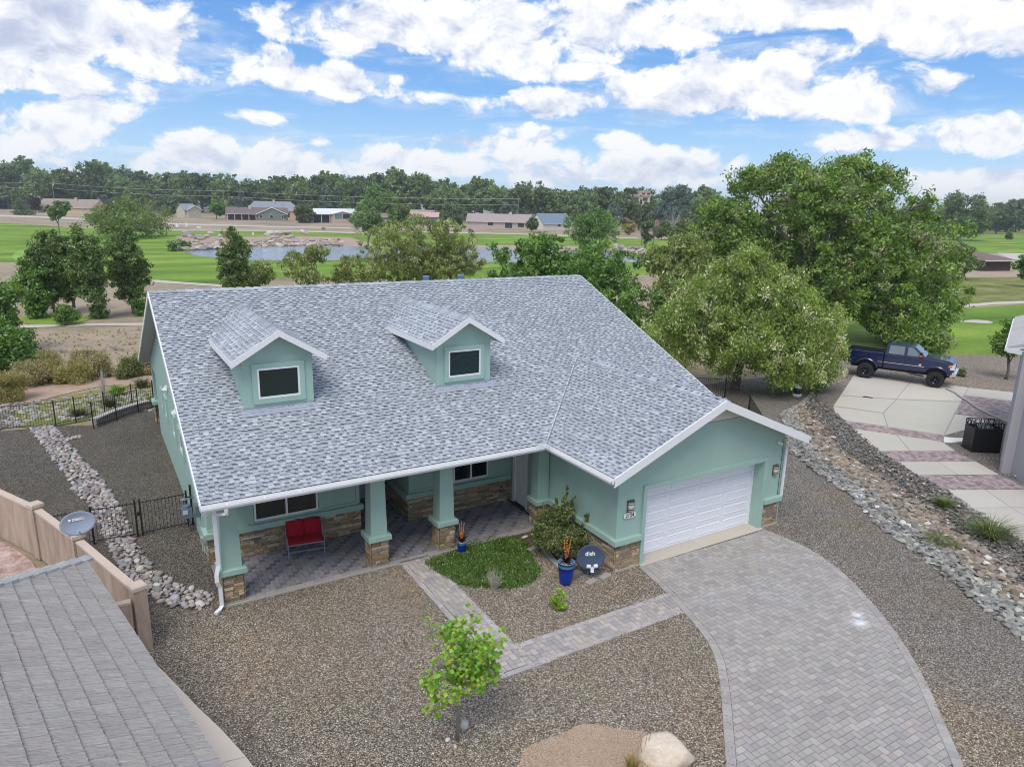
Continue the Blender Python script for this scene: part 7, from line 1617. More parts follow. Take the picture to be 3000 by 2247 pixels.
# pond boulders
pe = empty('pond_rock_edge', kind='structure'); PB = []
def shore(pts, n, off, smin, smax):
    for i in range(n):
        s = rnd.random() * (len(pts) - 1); x, y = lerp2(pts, s); dx, dy = x - CAMP[0], y - CAMP[1]; L = math.hypot(dx, dy); q = rnd.uniform(*off); z = max(0, q) * .05
        sz = rnd.uniform(smin, smax); PB.append((x + dx / L * q, y + dy / L * q, sz * .25 + z, sz, sz * rnd.uniform(.55, .8), vcol(rnd.choice([(.48, .43, .37), (.40, .36, .31), (.55, .50, .44), (.34, .30, .26)]), .15), .6))
S1 = [(16.02,146.61), (18.48,147.33), (24.97,151.17), (37.09,156.90), (43.67,157.27), (54.34,156.51)]
shore(S1, 90, (-1, 3), .55, 1.15); shore(S1, 90, (3, 16), .4, .9); shore(S1, 24, (18, 34), .8, 1.5)
shore([(113.14,124.44), (110.70,114.92), (108.44,107.93)], 50, (-1, 12), .6, 1.3); shore([(100.94,136.80), (103.93,131.18)], 16, (0, 5), .5, .9); shore([(108.86,96.48), (108.74,92.34)], 16, (-1, 4), .5, 1.1)
PB.sort(key=lambda i: -i[3])
for it in PB: b = MB(); stone_into(b, (0, 0, 0), (it[3], it[4]), it[5], 'pebble', .7, .22); o = b.build('boulder', M_ROCK, pe, False); o.location = it[:3]
# reeds and bank weeds
for T4, lab in (((14.21,144.99,1.61,3.54), 'dark reeds at the left end of the pond'), ((16.94,148.46,1.79,2.34), 'small reed clump between pond and boulders')):
    x, y, h, w = T4; shrub('reeds', lab, (x, y), h, w, 'far', .3, 60, 24, cat='reeds', stems=2, crad=.7)
# golf course markers
def marker(name, label, T4, col, kind):
    x, y, h, w = T4; r = empty(name, (x, y, 0), R(-30), label, 'golf marker'); b = MB()
    b.box((-.04, -.04, 0), (.04, .04, h * .5), (.35, .35, .35)); b.build('post', M_TINT, r); b = MB(); b.box((-w / 2, -.06, h * .35), (w / 2, .06, h), col); b.build('board', M_TINT, r)
marker('tee_sign', 'tall white sign left of the twin posts beyond the far track', (28.29,261.98,1.86,0.95), (.72, .74, .76), 0); marker('tee_sign', 'white square sign box on a post beyond the far track', (31.62,264.44,2.06,0.88), (.72, .72, .70), 0); marker('tee_sign', 'low wide white board on two posts beyond the track', (35.37,262.37,0.86,1.50), (.72, .72, .70), 0)
marker('tee_sign', 'small white marker on the green strip above the pond boulders', (42.59,206.11,1.15,0.51), (.74, .75, .76), 0); marker('tee_sign', 'small blue and white flag marker on the left fairway', (-9.19,175.63,0.60,0.50), (.45, .52, .72), 0); marker('utility_box', 'dark grey utility box on the dirt in front of the white roofed house', (75.36,245.90,1.24,1.35), (.16, .17, .18), 0); marker('utility_box', 'dark post box beside the far track right of the beige house', (149.10,215.04,1.11,0.57), (.10, .12, .12), 0); marker('wheelie_bin', 'blue wheelie bin beside the dark blue roofed house', (190.06,276.99,1.16,0.83), (.02, .05, .30), 0)
# footbridge far right
fb = empty('footbridge', (0, 0, 0), 0, 'grey timber footbridge with railings beyond the fairway on the right', 'bridge'); A = Vector((*(92.05,34.46), .3)); B_ = Vector((*(93.80,31.08), .3)); d_ = (B_ - A).normalized(); n_ = Vector((-d_.y, d_.x, 0)); fb.location = A
b = MB(); b.raw([(0, 0, 0), tuple(B_ - A), tuple(B_ - A + n_ * 2.2), tuple(n_ * 2.2), (0, 0, -.35), tuple(B_ - A + Vector((0, 0, -.35)))], [(0, 1, 2, 3), (0, 4, 5, 1)], (.52, .50, .50)); b.build('deck', M_TINTR, fb)
L = (B_ - A).length
for s_ in (0, 2.2):
    b = MB()
    for z in (.55, 1.15): b.tube([n_ * s_ + Vector((0, 0, z)), n_ * s_ + (B_ - A) + Vector((0, 0, z))], .05, 4, (.56, .53, .50))
    b.build('rail', M_BARK, fb)
    for k in range(5): b = MB(); q = n_ * s_ + d_ * (L * k / 4); b.tube([q, q + Vector((0, 0, 1.2))], .06, 4, (.5, .47, .44)); b.build('post', M_BARK, fb)
# chain link fence in front of green house omitted detail kept as thin rails
fence('chain_fence', 'low grey wire fence between dirt strip and far gardens', [(32.22,363.06), (45.90,360.70), (62.11,360.82), (83.61,362.04), (121.50,324.96)], 1.1, 1.6, False)

# ================================================================ TREES
def TP(T4): return (T4[0], T4[1])
T = (31.25,11.22,8.84,11.19); WB = [(-.02, 0, .80, .17, .20), (.05, .0, .62, .27, .24), (-.20, .05, .55, .22, .22), (.24, -.05, .50, .24, .22), (-.34, .05, .40, .17, .20), (.36, -.02, .30, .17, .22), (0, -.1, .40, .28, .24), (.18, -.1, .24, .22, .20), (-.12, .05, .30, .2, .2), (-.02, 0, .90, .08, .10), (.16, 0, .76, .12, .12), (-.16, 0, .74, .11, .12), (.42, 0, .16, .10, .14)]
tree('willow_tree', 'large light green willow with pale leaf tips left of the blue truck', TP(T), T[2], T[3] * .97, 'willow', 'round', .085, 1250, 80, .10, 26, crad=.46, trunk=.26, droop=.45, elong=2.2, shell=.40, twigs=110, nl=13, bark=(.13, .11, .09), drape=.45, blobs=[((x + .02) * T[3] * .92, (x + .02) * T[3] * -.50 + y * T[3], z * T[2], r * T[3], r * T[3], q * T[2]) for x, y, z, r, q in WB])
T = (52.16,21.58,15.49,21.33); EB = [(-.02, 0, .60, .27), (-.28, .05, .52, .22), (.24, -.05, .48, .25), (-.14, -.1, .78, .19), (.10, .05, .80, .20), (.0, -.15, .36, .24), (.33, -.1, .28, .18), (-.38, 0, .66, .13), (.32, .05, .64, .15), (-.22, .1, .32, .2), (.16, -.2, .18, .2), (.42, 0, .44, .10), (-.08, .1, .93, .09), (.20, 0, .88, .09), (-.30, 0, .84, .11), (.30, -.05, .12, .15), (.44, 0, .28, .10), (-.44, 0, .52, .09), (.10, .05, .95, .06), (.02, -.22, .55, .14), (.38, 0, .76, .07), (-.20, .0, .94, .06)]
for _ in range(22): _a = NR.uniform(-.1, 3.24); EB.append((math.cos(_a) * .47 * NR.uniform(.9, 1.05), NR.normal() * .05, .50 + .47 * math.sin(_a) * NR.uniform(.92, 1.06), NR.uniform(.025, .055)))
tree('elm_tree', 'huge spreading green elm with bare grey twigs behind the willow', TP(T), T[2], T[3], 'elm', leaf=.155, nclus=1900, npl=66, crad=.68, trunk=.6, shell=.45, twigs=620, nl=22, bark=(.30, .275, .25), blobs=[(x * T[3] * math.cos(R(-31)), x * T[3] * math.sin(R(-31)) + y * T[3], z * T[2], r * T[3], r * T[3], r * T[3] * .62) for x, y, z, r in EB], elong=1.9)
T = (53.65,12.61,2.85,4.95); tree('young_elm', 'low leafy tree overhanging the lawn just behind the truck hood', TP(T), T[2], T[3], 'elm', 'round', .15, 200, 60, .02, 10, crad=.6, trunk=.14)
T = (35.84,22.14,8.65,5.53); tree('olive_tree', 'thin airy olive green tree between the roof and the willow', TP(T), T[2], T[3], 'olive', 'vase', .12, 210, 60, .18, 14, crad=.55, trunk=.14, droop=.4, elong=2.4, twigs=50, bark=(.12, .10, .085))
T = (28.69,32.09,7.93,9.65); tree('ash_tree', 'dark green leafy tree behind the middle of the roof ridge', TP(T), T[2], T[3], 'ash', 'round', .17, 240, 60, .08, 12, crad=.55, trunk=.18, elong=2.0)
T = (30.59,23.48,7.63,10.16); tree('ash_tree', 'broad dark green tree behind the right slope of the roof', TP(T), T[2], T[3], 'ash', 'round', .16, 340, 60, .05, 16, crad=.6, trunk=.2, elong=2.0)
T = (30.52,28.75,8.61,8.24); tree('ash_tree', 'leafy green tree at the right end of the roof ridge', TP(T), T[2], T[3], 'ash', 'round', .17, 260, 60, .1, 12, crad=.5, trunk=.18, elong=2.0)
T = (30.51,63.02,9.41,9.52); tree('olive_tree', 'feathery olive green tree behind the centre of the roof ridge', TP(T), T[2], T[3] * 1.15, 'olive', 'round', .12, 360, 55, .12, 20, crad=.5, trunk=.14, droop=.4, elong=2.6, twigs=80, bark=(.13, .11, .09))
T = (36.35,60.80,9.10,5.72); tree('olive_tree', 'tall wispy olive green tree with a dark hollow behind the roof vents', TP(T), T[2], T[3] * 1.2, 'olive', 'round', .12, 260, 50, .12, 16, crad=.45, trunk=.12, droop=.4, elong=2.6, twigs=60, bark=(.13, .11, .09))
T = (33.97,61.70,5.75,9.29); tree('olive_tree', 'low spreading olive green tree filling the gap behind the roof vents', TP(T), T[2], T[3], 'olive', 'round', .13, 170, 50, .05, 13, crad=.5, trunk=.12, droop=.4, elong=2.6)
T = (21.22,66.54,5.52,6.27); tree('olive_tree', 'sparse olive green tree behind the left part of the roof ridge', TP(T), T[2], T[3], 'olive', 'round', .12, 170, 50, .08, 12, crad=.45, trunk=.12, droop=.4, elong=2.6, twigs=30)
T = (25.48,64.92,4.36,6.18); tree('olive_tree', 'low olive green tree between two taller ones behind the ridge', TP(T), T[2], T[3], 'olive', 'round', .12, 120, 50, .05, 11, crad=.45, trunk=.10, droop=.4, elong=2.6)
T = (15.61,68.66,3.77,5.18); tree('olive_tree', 'low olive green tree right of the single poplar behind the ridge', TP(T), T[2], T[3], 'olive', 'round', .12, 130, 50, .05, 11, crad=.45, trunk=.10, droop=.4, elong=2.6)
PO = (.27, .25, .22)
T = (12.49,65.05,8.12,3.94); tree('poplar_tree', 'single narrow poplar standing behind the left end of the roof', TP(T), T[2], T[3], 'poplar', 'column', .14, 360, 60, .03, 14, crad=.42, trunk=.12, bark=PO)
for T, lab in (((-4.41,59.30,7.73,3.28), 'leftmost tall poplar of the row by the cart path'), ((-2.96,61.24,7.95,3.16), 'poplar second in the row with a light leaning tip'), ((-1.08,55.11,8.52,3.63), 'poplar with pale double trunk in the middle of the row'), ((1.86,57.51,8.86,4.29), 'tallest and widest poplar of the row next to the house corner')):
    tree('poplar_tree', lab, TP(T), T[2], T[3], 'poplar', 'column', .14, 330, 60, .14, 15, group='poplars beside the cart path', crad=.42, trunk=.13, bark=PO, lean=(-.5, 0), twigs=10)
T = (-3.67,52.58,1.62,2.39); shrub('shrub', 'dense dark green shrub at the foot of the poplar row', TP(T), T[2], T[3], 'ash', .12, 110, 50, crad=.3)
T = (-1.08,55.11,1.05,2.31); shrub('shrub', 'green suckers round the double trunked poplar', TP(T), T[2], T[3], 'ash', .12, 50, 40, crad=.25)
T = (2.20,55.71,1.48,1.82); shrub('shrub', 'dark green suckers under the widest poplar beside the roof corner', TP(T), T[2], T[3], 'ash', .12, 60, 40, crad=.3)
T = (-5.86,57.53,5.39,2.51); tree('ash_tree', 'small full green tree left of the poplar row', TP(T), T[2], T[3], 'ash', 'column', .14, 260, 55, .02, 12, crad=.45, trunk=.12)
T = (-7.62,41.66,6.13,4.08); tree('ash_tree', 'green tree cut by the left edge in front of the fairway', TP(T), T[2], T[3], 'ash', 'round', .14, 260, 60, .08, 14, crad=.55, trunk=.18, elong=2.0)
T = (-6.29,32.63,3.53,3.43); tree('ash_tree', 'dark feathery tree cut by the left edge above the brush', TP(T), T[2], T[3], 'ash', 'round', .11, 300, 60, .02, 14, crad=.40, trunk=.14, elong=2.2)
# brush behind the side yard
k = 0
for T, kind, lab in (((-5.99,26.97,1.54,2.15), 'yellow', 'yellow olive rabbitbrush clump at the left edge under the dark tree'), ((-5.16,30.42,1.45,2.12), 'sage', 'wide sage rabbitbrush clump behind the grey brush pile'), ((-4.21,30.95,1.33,1.88), 'yellow', 'yellow rabbitbrush clump in the middle of the brush row'), ((-2.85,29.95,1.33,2.38), 'yellow', 'largest rounded yellow green rabbitbrush clump by the dirt patch'), ((-1.29,31.28,1.31,1.96), 'sage', 'grey green brush clump right of the rounded yellow one'), ((-0.29,30.08,1.22,1.49), 'shrub', 'dark green spiky brush beside the wall corner'), ((0.69,30.69,1.32,1.53), 'sage', 'dull sage brush touching the house corner'), ((-4.83,36.84,0.49,2.41), 'sage', 'low distant brush row behind the yellow clumps'), ((-1.84,36.28,0.50,1.97), 'sage', 'faded low brush in the dry field')):
    shrub('brush_clump', lab, TP(T), T[2], T[3], kind, .055, 230, 50, group='brush beyond the side yard fence', crad=.32, cat='bush')

for T, lab in (((-2.77,22.30,0.38,1.10), 'dark spiky yucca behind the rear fence'), ((-1.39,23.35,0.53,0.96), 'dark grassy clump behind the rear fence near the low wall'), ((0.36,27.08,0.58,1.27), 'spiky clump with pale stalks beside the house corner')):
    grass_tuft('yucca', lab, TP(T), T[2], T[3] * 1.1, [(.09, .115, .05), (.14, .16, .08), (.20, .20, .11)], 260, 'plant', 'spiky plants beyond the rear fence', wid=.016, curl=.5)
T = (0.47,22.29,0.50,0.51); shrub('green_shrub', 'bright green shrub between the low wall and the house', TP(T), T[2], T[3], 'ash', .06, 50, 40, crad=.16)
T = (-0.95,25.75,0.42,0.75); shrub('green_shrub', 'light green weed patch behind the rear fence', TP(T), T[2], T[3], 'lime', .06, 50, 40, crad=.16)
b = MB(); nw_ = 0
for _ in range(900):
    x, y = NR.uniform(-9, 2.6), NR.uniform(22.0, 52)
    if inpoly((x, y), [(-6.5, 27), (-5, 31), (-.5, 32.5), (1.5, 33), (1.5, 28), (-2, 27.5), (-5, 26)]): continue
    if y > 48.5 and y < 53.5: continue
    h = NR.uniform(.05, .22); n = 7; c = vcol([(.30, .27, .15), (.18, .20, .08), (.42, .36, .24), (.22, .24, .12)][int(NR.integers(4))], .2)
    for _k in range(n):
        a = NR.random() * 6.283; r = NR.uniform(.05, .16); b.face([(x + math.cos(a + .4) * .03, y + math.sin(a + .4) * .03, -.03), (x + math.cos(a) * r, y + math.sin(a) * r, h * NR.uniform(.5, 1)), (x + math.cos(a - .4) * .05, y + math.sin(a - .4) * .05, -.03)], c)
wd_ = b.build('dry_weeds', M_LEAF, None, False, 'stuff')
b = MB()
for _ in range(700):
    s = rnd.random() * 10; x, y = NR.uniform(-9, 3), NR.uniform(21.6, 26.5); stone_into(b, (x, y, .0), (rnd.uniform(.08, .2), rnd.uniform(.06, .14)), vcol((.36, .34, .31), .25), 'rock', .5, .25)
b.build('field_stones', M_ROCK, None, False, 'stuff')
for (T, lab) in (((-1.61,25.36,1.64,0.80), 'bleached bare shrub behind the rear fence'), ((-3.70,39.84,0.52,1.71), 'pale dead brush in the dry field'), ((-0.49,39.32,0.62,1.93), 'pale dead stalks near the house corner')):
    r = empty('dead_shrub', (T[0], T[1], 0), 0, lab, 'shrub'); b = MB()
    for i in range(46):
        a = NR.random() * 6.283; t = NR.random() * T[3] * .5; h = T[2] * NR.uniform(.5, 1); p1 = Vector((math.cos(a) * t * .6, math.sin(a) * t * .6, h * .6)); b.tube([(0, 0, 0), p1, (math.cos(a) * t, math.sin(a) * t, h)], [.014, .009, .004], 4, (.52, .47, .41), False)
    b.build('twigs', M_BARK, r)
T = (50.12,4.97,4.02,2.21); tree('small_tree', 'slender young tree with leaning trunk beside the right neighbour roof', TP(T), T[2], T[3], 'ash', 'round', .13, 130, 45, .30, 10, crad=.38, trunk=.09, elong=1.6, bark=(.16, .14, .12), twigs=20)
T = (48.33,6.98,0.50,0.73); shrub('green_shrub', 'small round shrub in the gravel in front of the truck', TP(T), T[2], T[3], 'shrub', .07, 40, 36, crad=.16)
o_ = boulder('boulder', 'rounded tan boulder behind the truck bed under the willow', ((40.52,10.51)[0], (40.52,10.51)[1], .25), (.75, .6, .5), (.42, .34, .26), 9)
# middle distance trees round the pond
MID = [
 ((104.12,121.69,10.68,15.46), 'ash', 'round', 'big rounded green tree with dead branches on the near pond shore'),
 ((118.18,118.65,7.59,4.58), 'fardark', 'vase', 'dark leaning tree right of the pond boulders'),
 ((144.67,134.24,7.69,7.37), 'farlight', 'round', 'bright green rounded tree beside the big elm'),
 ((172.33,172.21,6.49,6.44), 'farlight', 'round', 'light green tree behind the bare trees by the pond'),
 ((188.72,209.13,5.57,5.47), 'yellow', 'round', 'yellow green small tree by the red roofed house'),
 ((55.54,143.07,9.03,8.58), 'far', 'vase', 'dark forked tree with dead twigs on the far pond shore'),
 ((100.65,233.04,10.37,9.55), 'farlight', 'round', 'light green bushy tree left of the pink roofed house'),
 ((10.25,202.61,10.77,21.27), 'farlight', 'round', 'broad round willow on the fairway left of the pond'),
 ((-6.61,238.15,9.11,7.38), 'far', 'vase', 'lollipop tree with a thin trunk on the left fairway'),
 ((124.50,47.49,6.32,5.86), 'far', 'round', 'dark green tree with bare lower limbs left of the brown building'),
 ((324.42,152.37,19.89,25.20), 'fardark', 'round', 'large dark tree with a thick trunk at the far right'),
 ((483.27,213.64,19.05,19.66), 'fardark', 'round', 'dark tree right of the thick trunked one on the far fairway'),
 ((550.47,233.53,21.69,22.87), 'fardark', 'round', 'dark tree at the far right edge of the horizon'),
 ((359.63,148.41,5.10,3.45), 'far', 'round', 'little lone tree on the yellow green far fairway'),
 ((122.69,36.06,6.21,4.06), 'ash', 'round', 'dark green tree cut by the right edge below the brown building'),
 ((50.84,459.53,12.77,21.40), 'fardark', 'round', 'very dark dense tree left of the cream gabled house'),
 ((63.14,400.96,9.92,10.63), 'pine', 'round', 'green leafy tree in front of the blue grey roofed house'),
 ((94.07,342.29,9.12,12.13), 'fardark', 'round', 'dark green tree between the green house and the white roofed house'),
 ((150.73,292.81,11.11,11.69), 'fardark', 'round', 'dark tree between pink roofed and beige houses'),
 ((161.92,240.28,5.64,5.19), 'fardark', 'round', 'small dark tree in front of the dark blue roofed house'),
 ((208.53,235.48,16.94,10.49), 'fardark', 'round', 'dark round tree left of the villa on the rise'),
 ((231.40,231.15,21.95,18.67), 'blue', 'round', 'wide grey green tree in front of the hillside villas'),
 ((184.04,214.46,12.25,8.01), 'blue', 'round', 'pale blue grey round tree behind the pond tree'),
 ((-33.33,522.88,12.90,5.44), 'far', 'cone', 'conical green tree in front of the brown roofed house'),
 ((-30.45,513.15,6.83,4.09), 'farlight', 'round', 'little light green tree beside the dark hedge'),
 ((-23.08,520.98,9.81,5.79), 'maroon', 'round', 'dark maroon tree left of the beige house roof'),
 ((16.86,570.39,11.94,8.25), 'blue', 'round', 'blue grey conifer behind the beige house roof'),
 ((36.46,548.47,19.11,16.22), 'farlight', 'round', 'olive yellow tree rising behind the round willow'),
 ((86.10,452.86,15.85,11.39), 'blue', 'cone', 'pair of blue spruces left of the grey hip roof'),
 ((117.70,385.98,17.79,10.35), 'blue', 'cone', 'tall blue spruce behind the white roofed house'),
 ((131.92,343.10,20.02,20.50), 'pine', 'round', 'huge round green pine behind the white roofed house'),
 ((129.55,384.30,12.32,8.38), 'far', 'round', 'green tree behind the white metal roof'),
 ((236.31,261.53,14.36,7.37), 'far', 'round', 'green tree below the left end of the hillside villa'),
 ((240.40,260.54,14.04,6.78), 'fardark', 'round', 'dark tree below the middle of the hillside villa'),
 ((240.64,255.21,14.83,7.30), 'far', 'round', 'green tree below the right end of the hillside villa'),
 ((181.36,295.76,11.99,6.77), 'blue', 'round', 'grey green tree behind the beige house roof'),
 ((180.50,285.44,12.16,5.40), 'blue', 'cone', 'grey spruce behind the beige house chimney'),
]
for T, kind, shp, lab in MID:
    far_ = camdist(T[0], T[1]); lf = max(.14, far_ / 711 * 1.15); wv = max(T[3], .8)
    n = int(min(420, 90 + wv * 20)); z0_ = .02 if 'broad round willow' in lab else (.10 if shp != 'vase' else .22)
    tree('spruce_tree' if shp == 'cone' else ('pine_tree' if 'pine' in lab else 'broadleaf_tree'), lab, TP(T), max(T[2], 1), wv, kind, shp, lf, n, 34, z0_, 14, crad=wv * .075, trunk=max(.08, wv * .022), nl=6, elong=1.5, twigs=30 if 'dead' in lab or 'bare' in lab else 0, bark=(.22, .19, .16))
for T, lab in (((224.75,251.09,22.58,0.88), 'tallest thin cypress left of the hillside villa'), ((223.27,243.62,18.19,0.92), 'thin cypress in front of the hillside villa'), ((229.74,243.89,21.31,0.82), 'thin cypress right of the villa roof')):
    tree('cypress_tree', lab, TP(T), T[2], max(T[3], 1.4), 'fardark', 'column', .4, 60, 26, .02, 10, group='cypresses by the hillside villa', crad=.35, trunk=.1, nl=3)
def bare(label, T, n=40, col=(.36, .33, .30)):
    r = empty('bare_tree', (T[0], T[1], 0), 0, label, 'tree'); h, w = T[2], T[3]; b = MB(); b.tube([(0, 0, 0), (0.1, 0, h * .35)], [h * .03, h * .02], 6, col)
    for i in range(n):
        a = NR.random() * 6.283; t = w * .5 * NR.random() ** .5; z = h * NR.uniform(.45, 1); p0 = Vector((.1, 0, h * NR.uniform(.2, .4))); p2 = Vector((math.cos(a) * t, math.sin(a) * t, z)); p1 = p0.lerp(p2, .5) + Vector(NR.normal(size=3)) * w * .05; b.tube([p0, p1, p2], [h * .010, h * .007, h * .002], 4, col, False)
        for _ in range(2): q = p1.lerp(p2, float(NR.random())); e_ = q + Vector(NR.normal(size=3)) * w * .12; b.tube([q, e_], [h * .004, h * .0015], 3, col, False)
    b.build('branches', M_BARK, r)
bare('leafless grey tree standing before the pond left of the olive tree', (69.13,190.45,8.89,4.76)); bare('silvery dead branches on the right of the rounded pond tree', (141.20,160.55,8.26,6.56), 50, (.46, .43, .40)); bare('thin bare dark tree right of the red roof', (145.35,146.40,8.62,4.06), 34, (.22, .19, .17)); bare('bare grey treetop beside the light green pond trees', (177.04,171.70,9.68,9.52), 50, (.40, .38, .35)); bare('bare dark sapling in front of the red roof', (141.33,147.04,7.14,2.56), 26, (.2, .17, .15))
FAR = [((-54.40,624.27,15.23,24.86), 'first tall treeline elm from the left above the brown roofed ranch house'),
 ((-43.77,640.86,33.65,29.92), 'second tall treeline elm from the left above the brown roofed ranch house'),
 ((-34.10,666.45,36.24,31.75), 'third tall treeline elm from the left above the brown roofed ranch house'),
 ((-20.52,582.21,30.50,24.62), 'first tall treeline elm from the left above the beige ranch house'),
 ((-9.93,580.01,27.01,33.81), 'second tall treeline elm from the left above the beige ranch house'),
 ((0.26,645.78,27.95,38.62), 'third tall treeline elm from the left above the beige ranch house'),
 ((12.77,595.54,35.81,25.34), 'fourth tall treeline elm from the left above the beige ranch house'),
 ((21.78,660.55,36.20,42.48), 'first tall treeline elm from the left above the round fairway willow'),
 ((28.82,600.32,27.28,38.71), 'second tall treeline elm from the left above the round fairway willow'),
 ((43.87,636.27,29.00,32.93), 'third tall treeline elm from the left above the round fairway willow'),
 ((54.38,625.55,28.03,29.04), 'fourth tall treeline elm from the left above the round fairway willow'),
 ((68.36,626.72,31.28,40.64), 'first tall treeline elm from the left above the very dark tree'),
 ((71.26,580.05,27.86,27.53), 'second tall treeline elm from the left above the very dark tree'),
 ((84.49,602.08,27.84,40.85), 'third tall treeline elm from the left above the very dark tree'),
 ((82.73,529.47,26.25,31.52), 'first tall treeline elm from the left above the blue grey roofed house'),
 ((88.38,502.04,26.82,25.58), 'second tall treeline elm from the left above the blue grey roofed house'),
 ((96.79,493.77,22.47,31.95), 'first tall treeline elm from the left above the green gabled house'),
 ((109.69,522.00,22.79,25.39), 'second tall treeline elm from the left above the green gabled house'),
 ((117.99,518.46,26.44,30.07), 'third tall treeline elm from the left above the green gabled house'),
 ((121.07,492.78,25.53,34.30), 'fourth tall treeline elm from the left above the green gabled house'),
 ((120.85,444.86,24.98,22.46), 'first tall treeline elm from the left above the white metal roofed house'),
 ((131.91,444.68,27.57,28.04), 'second tall treeline elm from the left above the white metal roofed house'),
 ((151.75,483.55,28.18,33.55), 'third tall treeline elm from the left above the white metal roofed house'),
 ((155.88,458.44,28.22,33.21), 'fourth tall treeline elm from the left above the white metal roofed house'),
 ((158.30,441.02,25.84,24.45), 'first tall treeline elm from the left above the huge round pine'),
 ((184.00,480.45,29.61,30.83), 'second tall treeline elm from the left above the huge round pine'),
 ((178.67,443.65,31.57,35.32), 'third tall treeline elm from the left above the huge round pine'),
 ((177.09,420.67,30.24,30.88), 'fourth tall treeline elm from the left above the huge round pine'),
 ((188.11,416.95,30.74,27.16), 'first tall treeline elm from the left above the pink roofed house'),
 ((201.53,426.72,25.41,35.44), 'second tall treeline elm from the left above the pink roofed house'),
 ((186.26,375.20,22.70,26.16), 'third tall treeline elm from the left above the pink roofed house'),
 ((221.44,419.65,24.28,26.73), 'first tall treeline elm from the left above the beige stucco house'),
 ((223.26,397.31,25.78,26.64), 'second tall treeline elm from the left above the beige stucco house'),
 ((226.09,384.90,24.37,30.24), 'third tall treeline elm from the left above the beige stucco house'),
 ((211.96,338.24,21.15,23.74), 'fourth tall treeline elm from the left above the beige stucco house'),
 ((235.79,359.58,24.80,26.61), 'first tall treeline elm from the left above the slate blue gabled house'),
 ((240.49,348.35,22.26,24.23), 'second tall treeline elm from the left above the slate blue gabled house'),
 ((241.72,336.36,18.66,26.70), 'third tall treeline elm from the left above the slate blue gabled house'),
 ((245.59,323.13,20.92,22.66), 'first tall treeline elm from the left above the rounded pond tree'),
 ((266.77,335.38,21.18,30.25), 'second tall treeline elm from the left above the rounded pond tree'),
 ((271.29,322.67,21.79,24.45), 'third tall treeline elm from the left above the rounded pond tree'),
 ((283.32,320.43,23.19,29.96), 'first tall treeline elm from the left above the hillside villas'),
 ((301.65,305.54,19.66,22.58), 'fourth tall treeline elm from the left above the hillside villas'),
 ((293.53,287.29,19.53,24.71), 'fifth tall treeline elm from the left above the hillside villas'),
 ((299.80,284.57,22.03,27.39), 'sixth tall treeline elm from the left above the hillside villas'),
 ((284.43,259.37,19.79,23.99), 'seventh tall treeline elm from the left above the hillside villas')]
BACK = [(-74.42,818.77,11.91,56.76), (-53.14,764.96,36.78,49.76), (-40.82,780.93,35.32,55.51), (-30.99,801.84,37.48,44.81), (-19.24,785.91,35.47,47.33), (-8.97,797.21,28.32,57.60), (5.39,773.70,27.64,43.17), (19.58,772.84,35.72,46.20), (34.95,768.35,32.63,57.44), (46.98,770.12,28.70,57.19), (64.71,774.27,29.09,63.64), (75.23,718.64,28.79,55.22), (93.26,748.51,24.94,58.08), (104.97,727.82,28.04,46.14), (114.83,690.79,27.15,55.36), (125.12,654.98,25.02,45.13), (145.14,685.95,25.22,63.62), (152.52,640.69,25.96,60.77), (160.60,612.68,27.60,58.90), (168.54,588.92,29.76,40.82), (184.21,590.84,31.02,54.38), (187.84,551.01,25.45,42.28), (218.41,588.38,31.69,45.32), (233.81,593.44,34.74,53.15), (235.97,560.02,31.89,53.63), (246.70,553.95,32.23,49.74), (241.60,510.81,25.85,45.10), (260.93,521.61,22.84,38.64), (258.39,488.83,22.90,51.88), (251.81,448.47,24.39,40.70), (277.65,467.27,23.11,44.01), (275.83,434.80,23.42,48.16), (281.24,423.00,25.43,34.21), (304.46,431.99,15.75,39.28), (320.79,430.63,22.21,43.30), (315.29,401.64,20.94,35.83), (334.14,405.05,22.63,38.05), (342.73,393.47,21.33,33.96), (357.39,389.55,19.11,45.76), (358.28,375.59,20.73,43.78), (360.07,357.14,20.09,37.06), (345.07,323.31,19.27,36.19), (368.80,333.22,19.98,32.78), (474.43,267.51,19.49,25.83), (554.76,302.72,17.70,23.17), (524.47,274.41,19.55,27.82), (536.08,269.38,17.43,24.92), (490.71,235.54,17.78,19.75), (560.88,260.94,19.66,32.24), (555.64,247.94,19.21,23.22), (559.39,239.92,20.72,29.16), (559.44,230.31,21.24,22.00)]

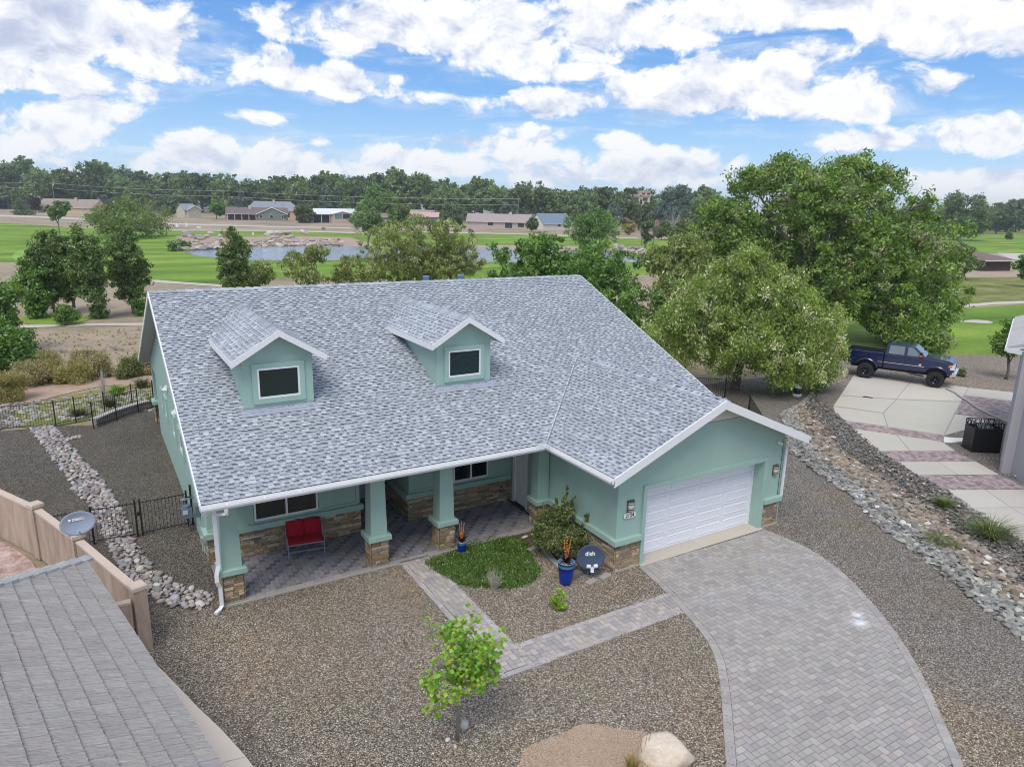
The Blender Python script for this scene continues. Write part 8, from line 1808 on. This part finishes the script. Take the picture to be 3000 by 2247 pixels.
protos = []
for kind, shp in (('far', 'round'), ('fardark', 'round'), ('far', 'vase'), ('far', 'round'), ('fardark', 'vase')):
    bl = rand_blobs(1.0, 1.0, .15, 18, shape=shp); c = blob_points(bl, 330, .45); v, f, cc = leaf_cloud(c, .055 * NR.uniform(.6, 1.4, 330), 24, .036, GREENS[kind], .1, 1.5, .2)
    o1 = npmesh('crown', v, f, cc, M_LEAF); b = MB(); limbs(b, (0, 0, 0), (0, 0, .35), bl, .022, 6, (.22, .19, .16)); o2 = b.build('trunk', M_BARK); protos.append((o1.data, o2.data)); bpy.data.objects.remove(o1); bpy.data.objects.remove(o2)
for i, (T, lab) in enumerate(FAR):
    r = empty('elm_tree', (T[0], T[1], 0), NR.random() * 6.28, lab, 'tree', 'tall trees lining the horizon'); p = protos[i % 5]
    for nm, me in zip(('crown', 'trunk'), p): o = bpy.data.objects.new(nm, me); C.objects.link(o); o.parent = r; o.scale = (T[3], T[3], T[2] * 1.03)
V_ = []; F_ = []; CC_ = []; k0 = 0
for T in BACK:
    bl = rand_blobs(T[2], T[3], 0, 9); c = blob_points(bl, 110, .4); v, f, cc = leaf_cloud(c, T[3] * .07, 14, 1.0, GREENS['far'], .1, 1.4, .2); v = v + np.array([T[0], T[1], 0]); V_.append(v); F_.append(f + k0); CC_.append(cc); k0 += len(v)
npmesh('distant_woodland', np.concatenate(V_), np.concatenate(F_), np.concatenate(CC_), M_LEAF, None, 'stuff')

# ---------------------------------------------------------------- air
hz = MB(); hz.box((-1250, -300, -1.1), (3050, 2650, 62)); hm = bpy.data.materials.new('haze'); hm.use_nodes = True; ht = hm.node_tree; ht.nodes.clear()
hv = ht.nodes.new('ShaderNodeVolumePrincipled'); hv.inputs['Color'].default_value = (.86, .91, .97, 1); hv.inputs['Density'].default_value = .00022; hv.inputs['Anisotropy'].default_value = .2; ho = ht.nodes.new('ShaderNodeOutputMaterial'); ht.links.new(hv.outputs[0], ho.inputs['Volume'])
hz.c = []; hz.build('haze', hm, None, kind='stuff')
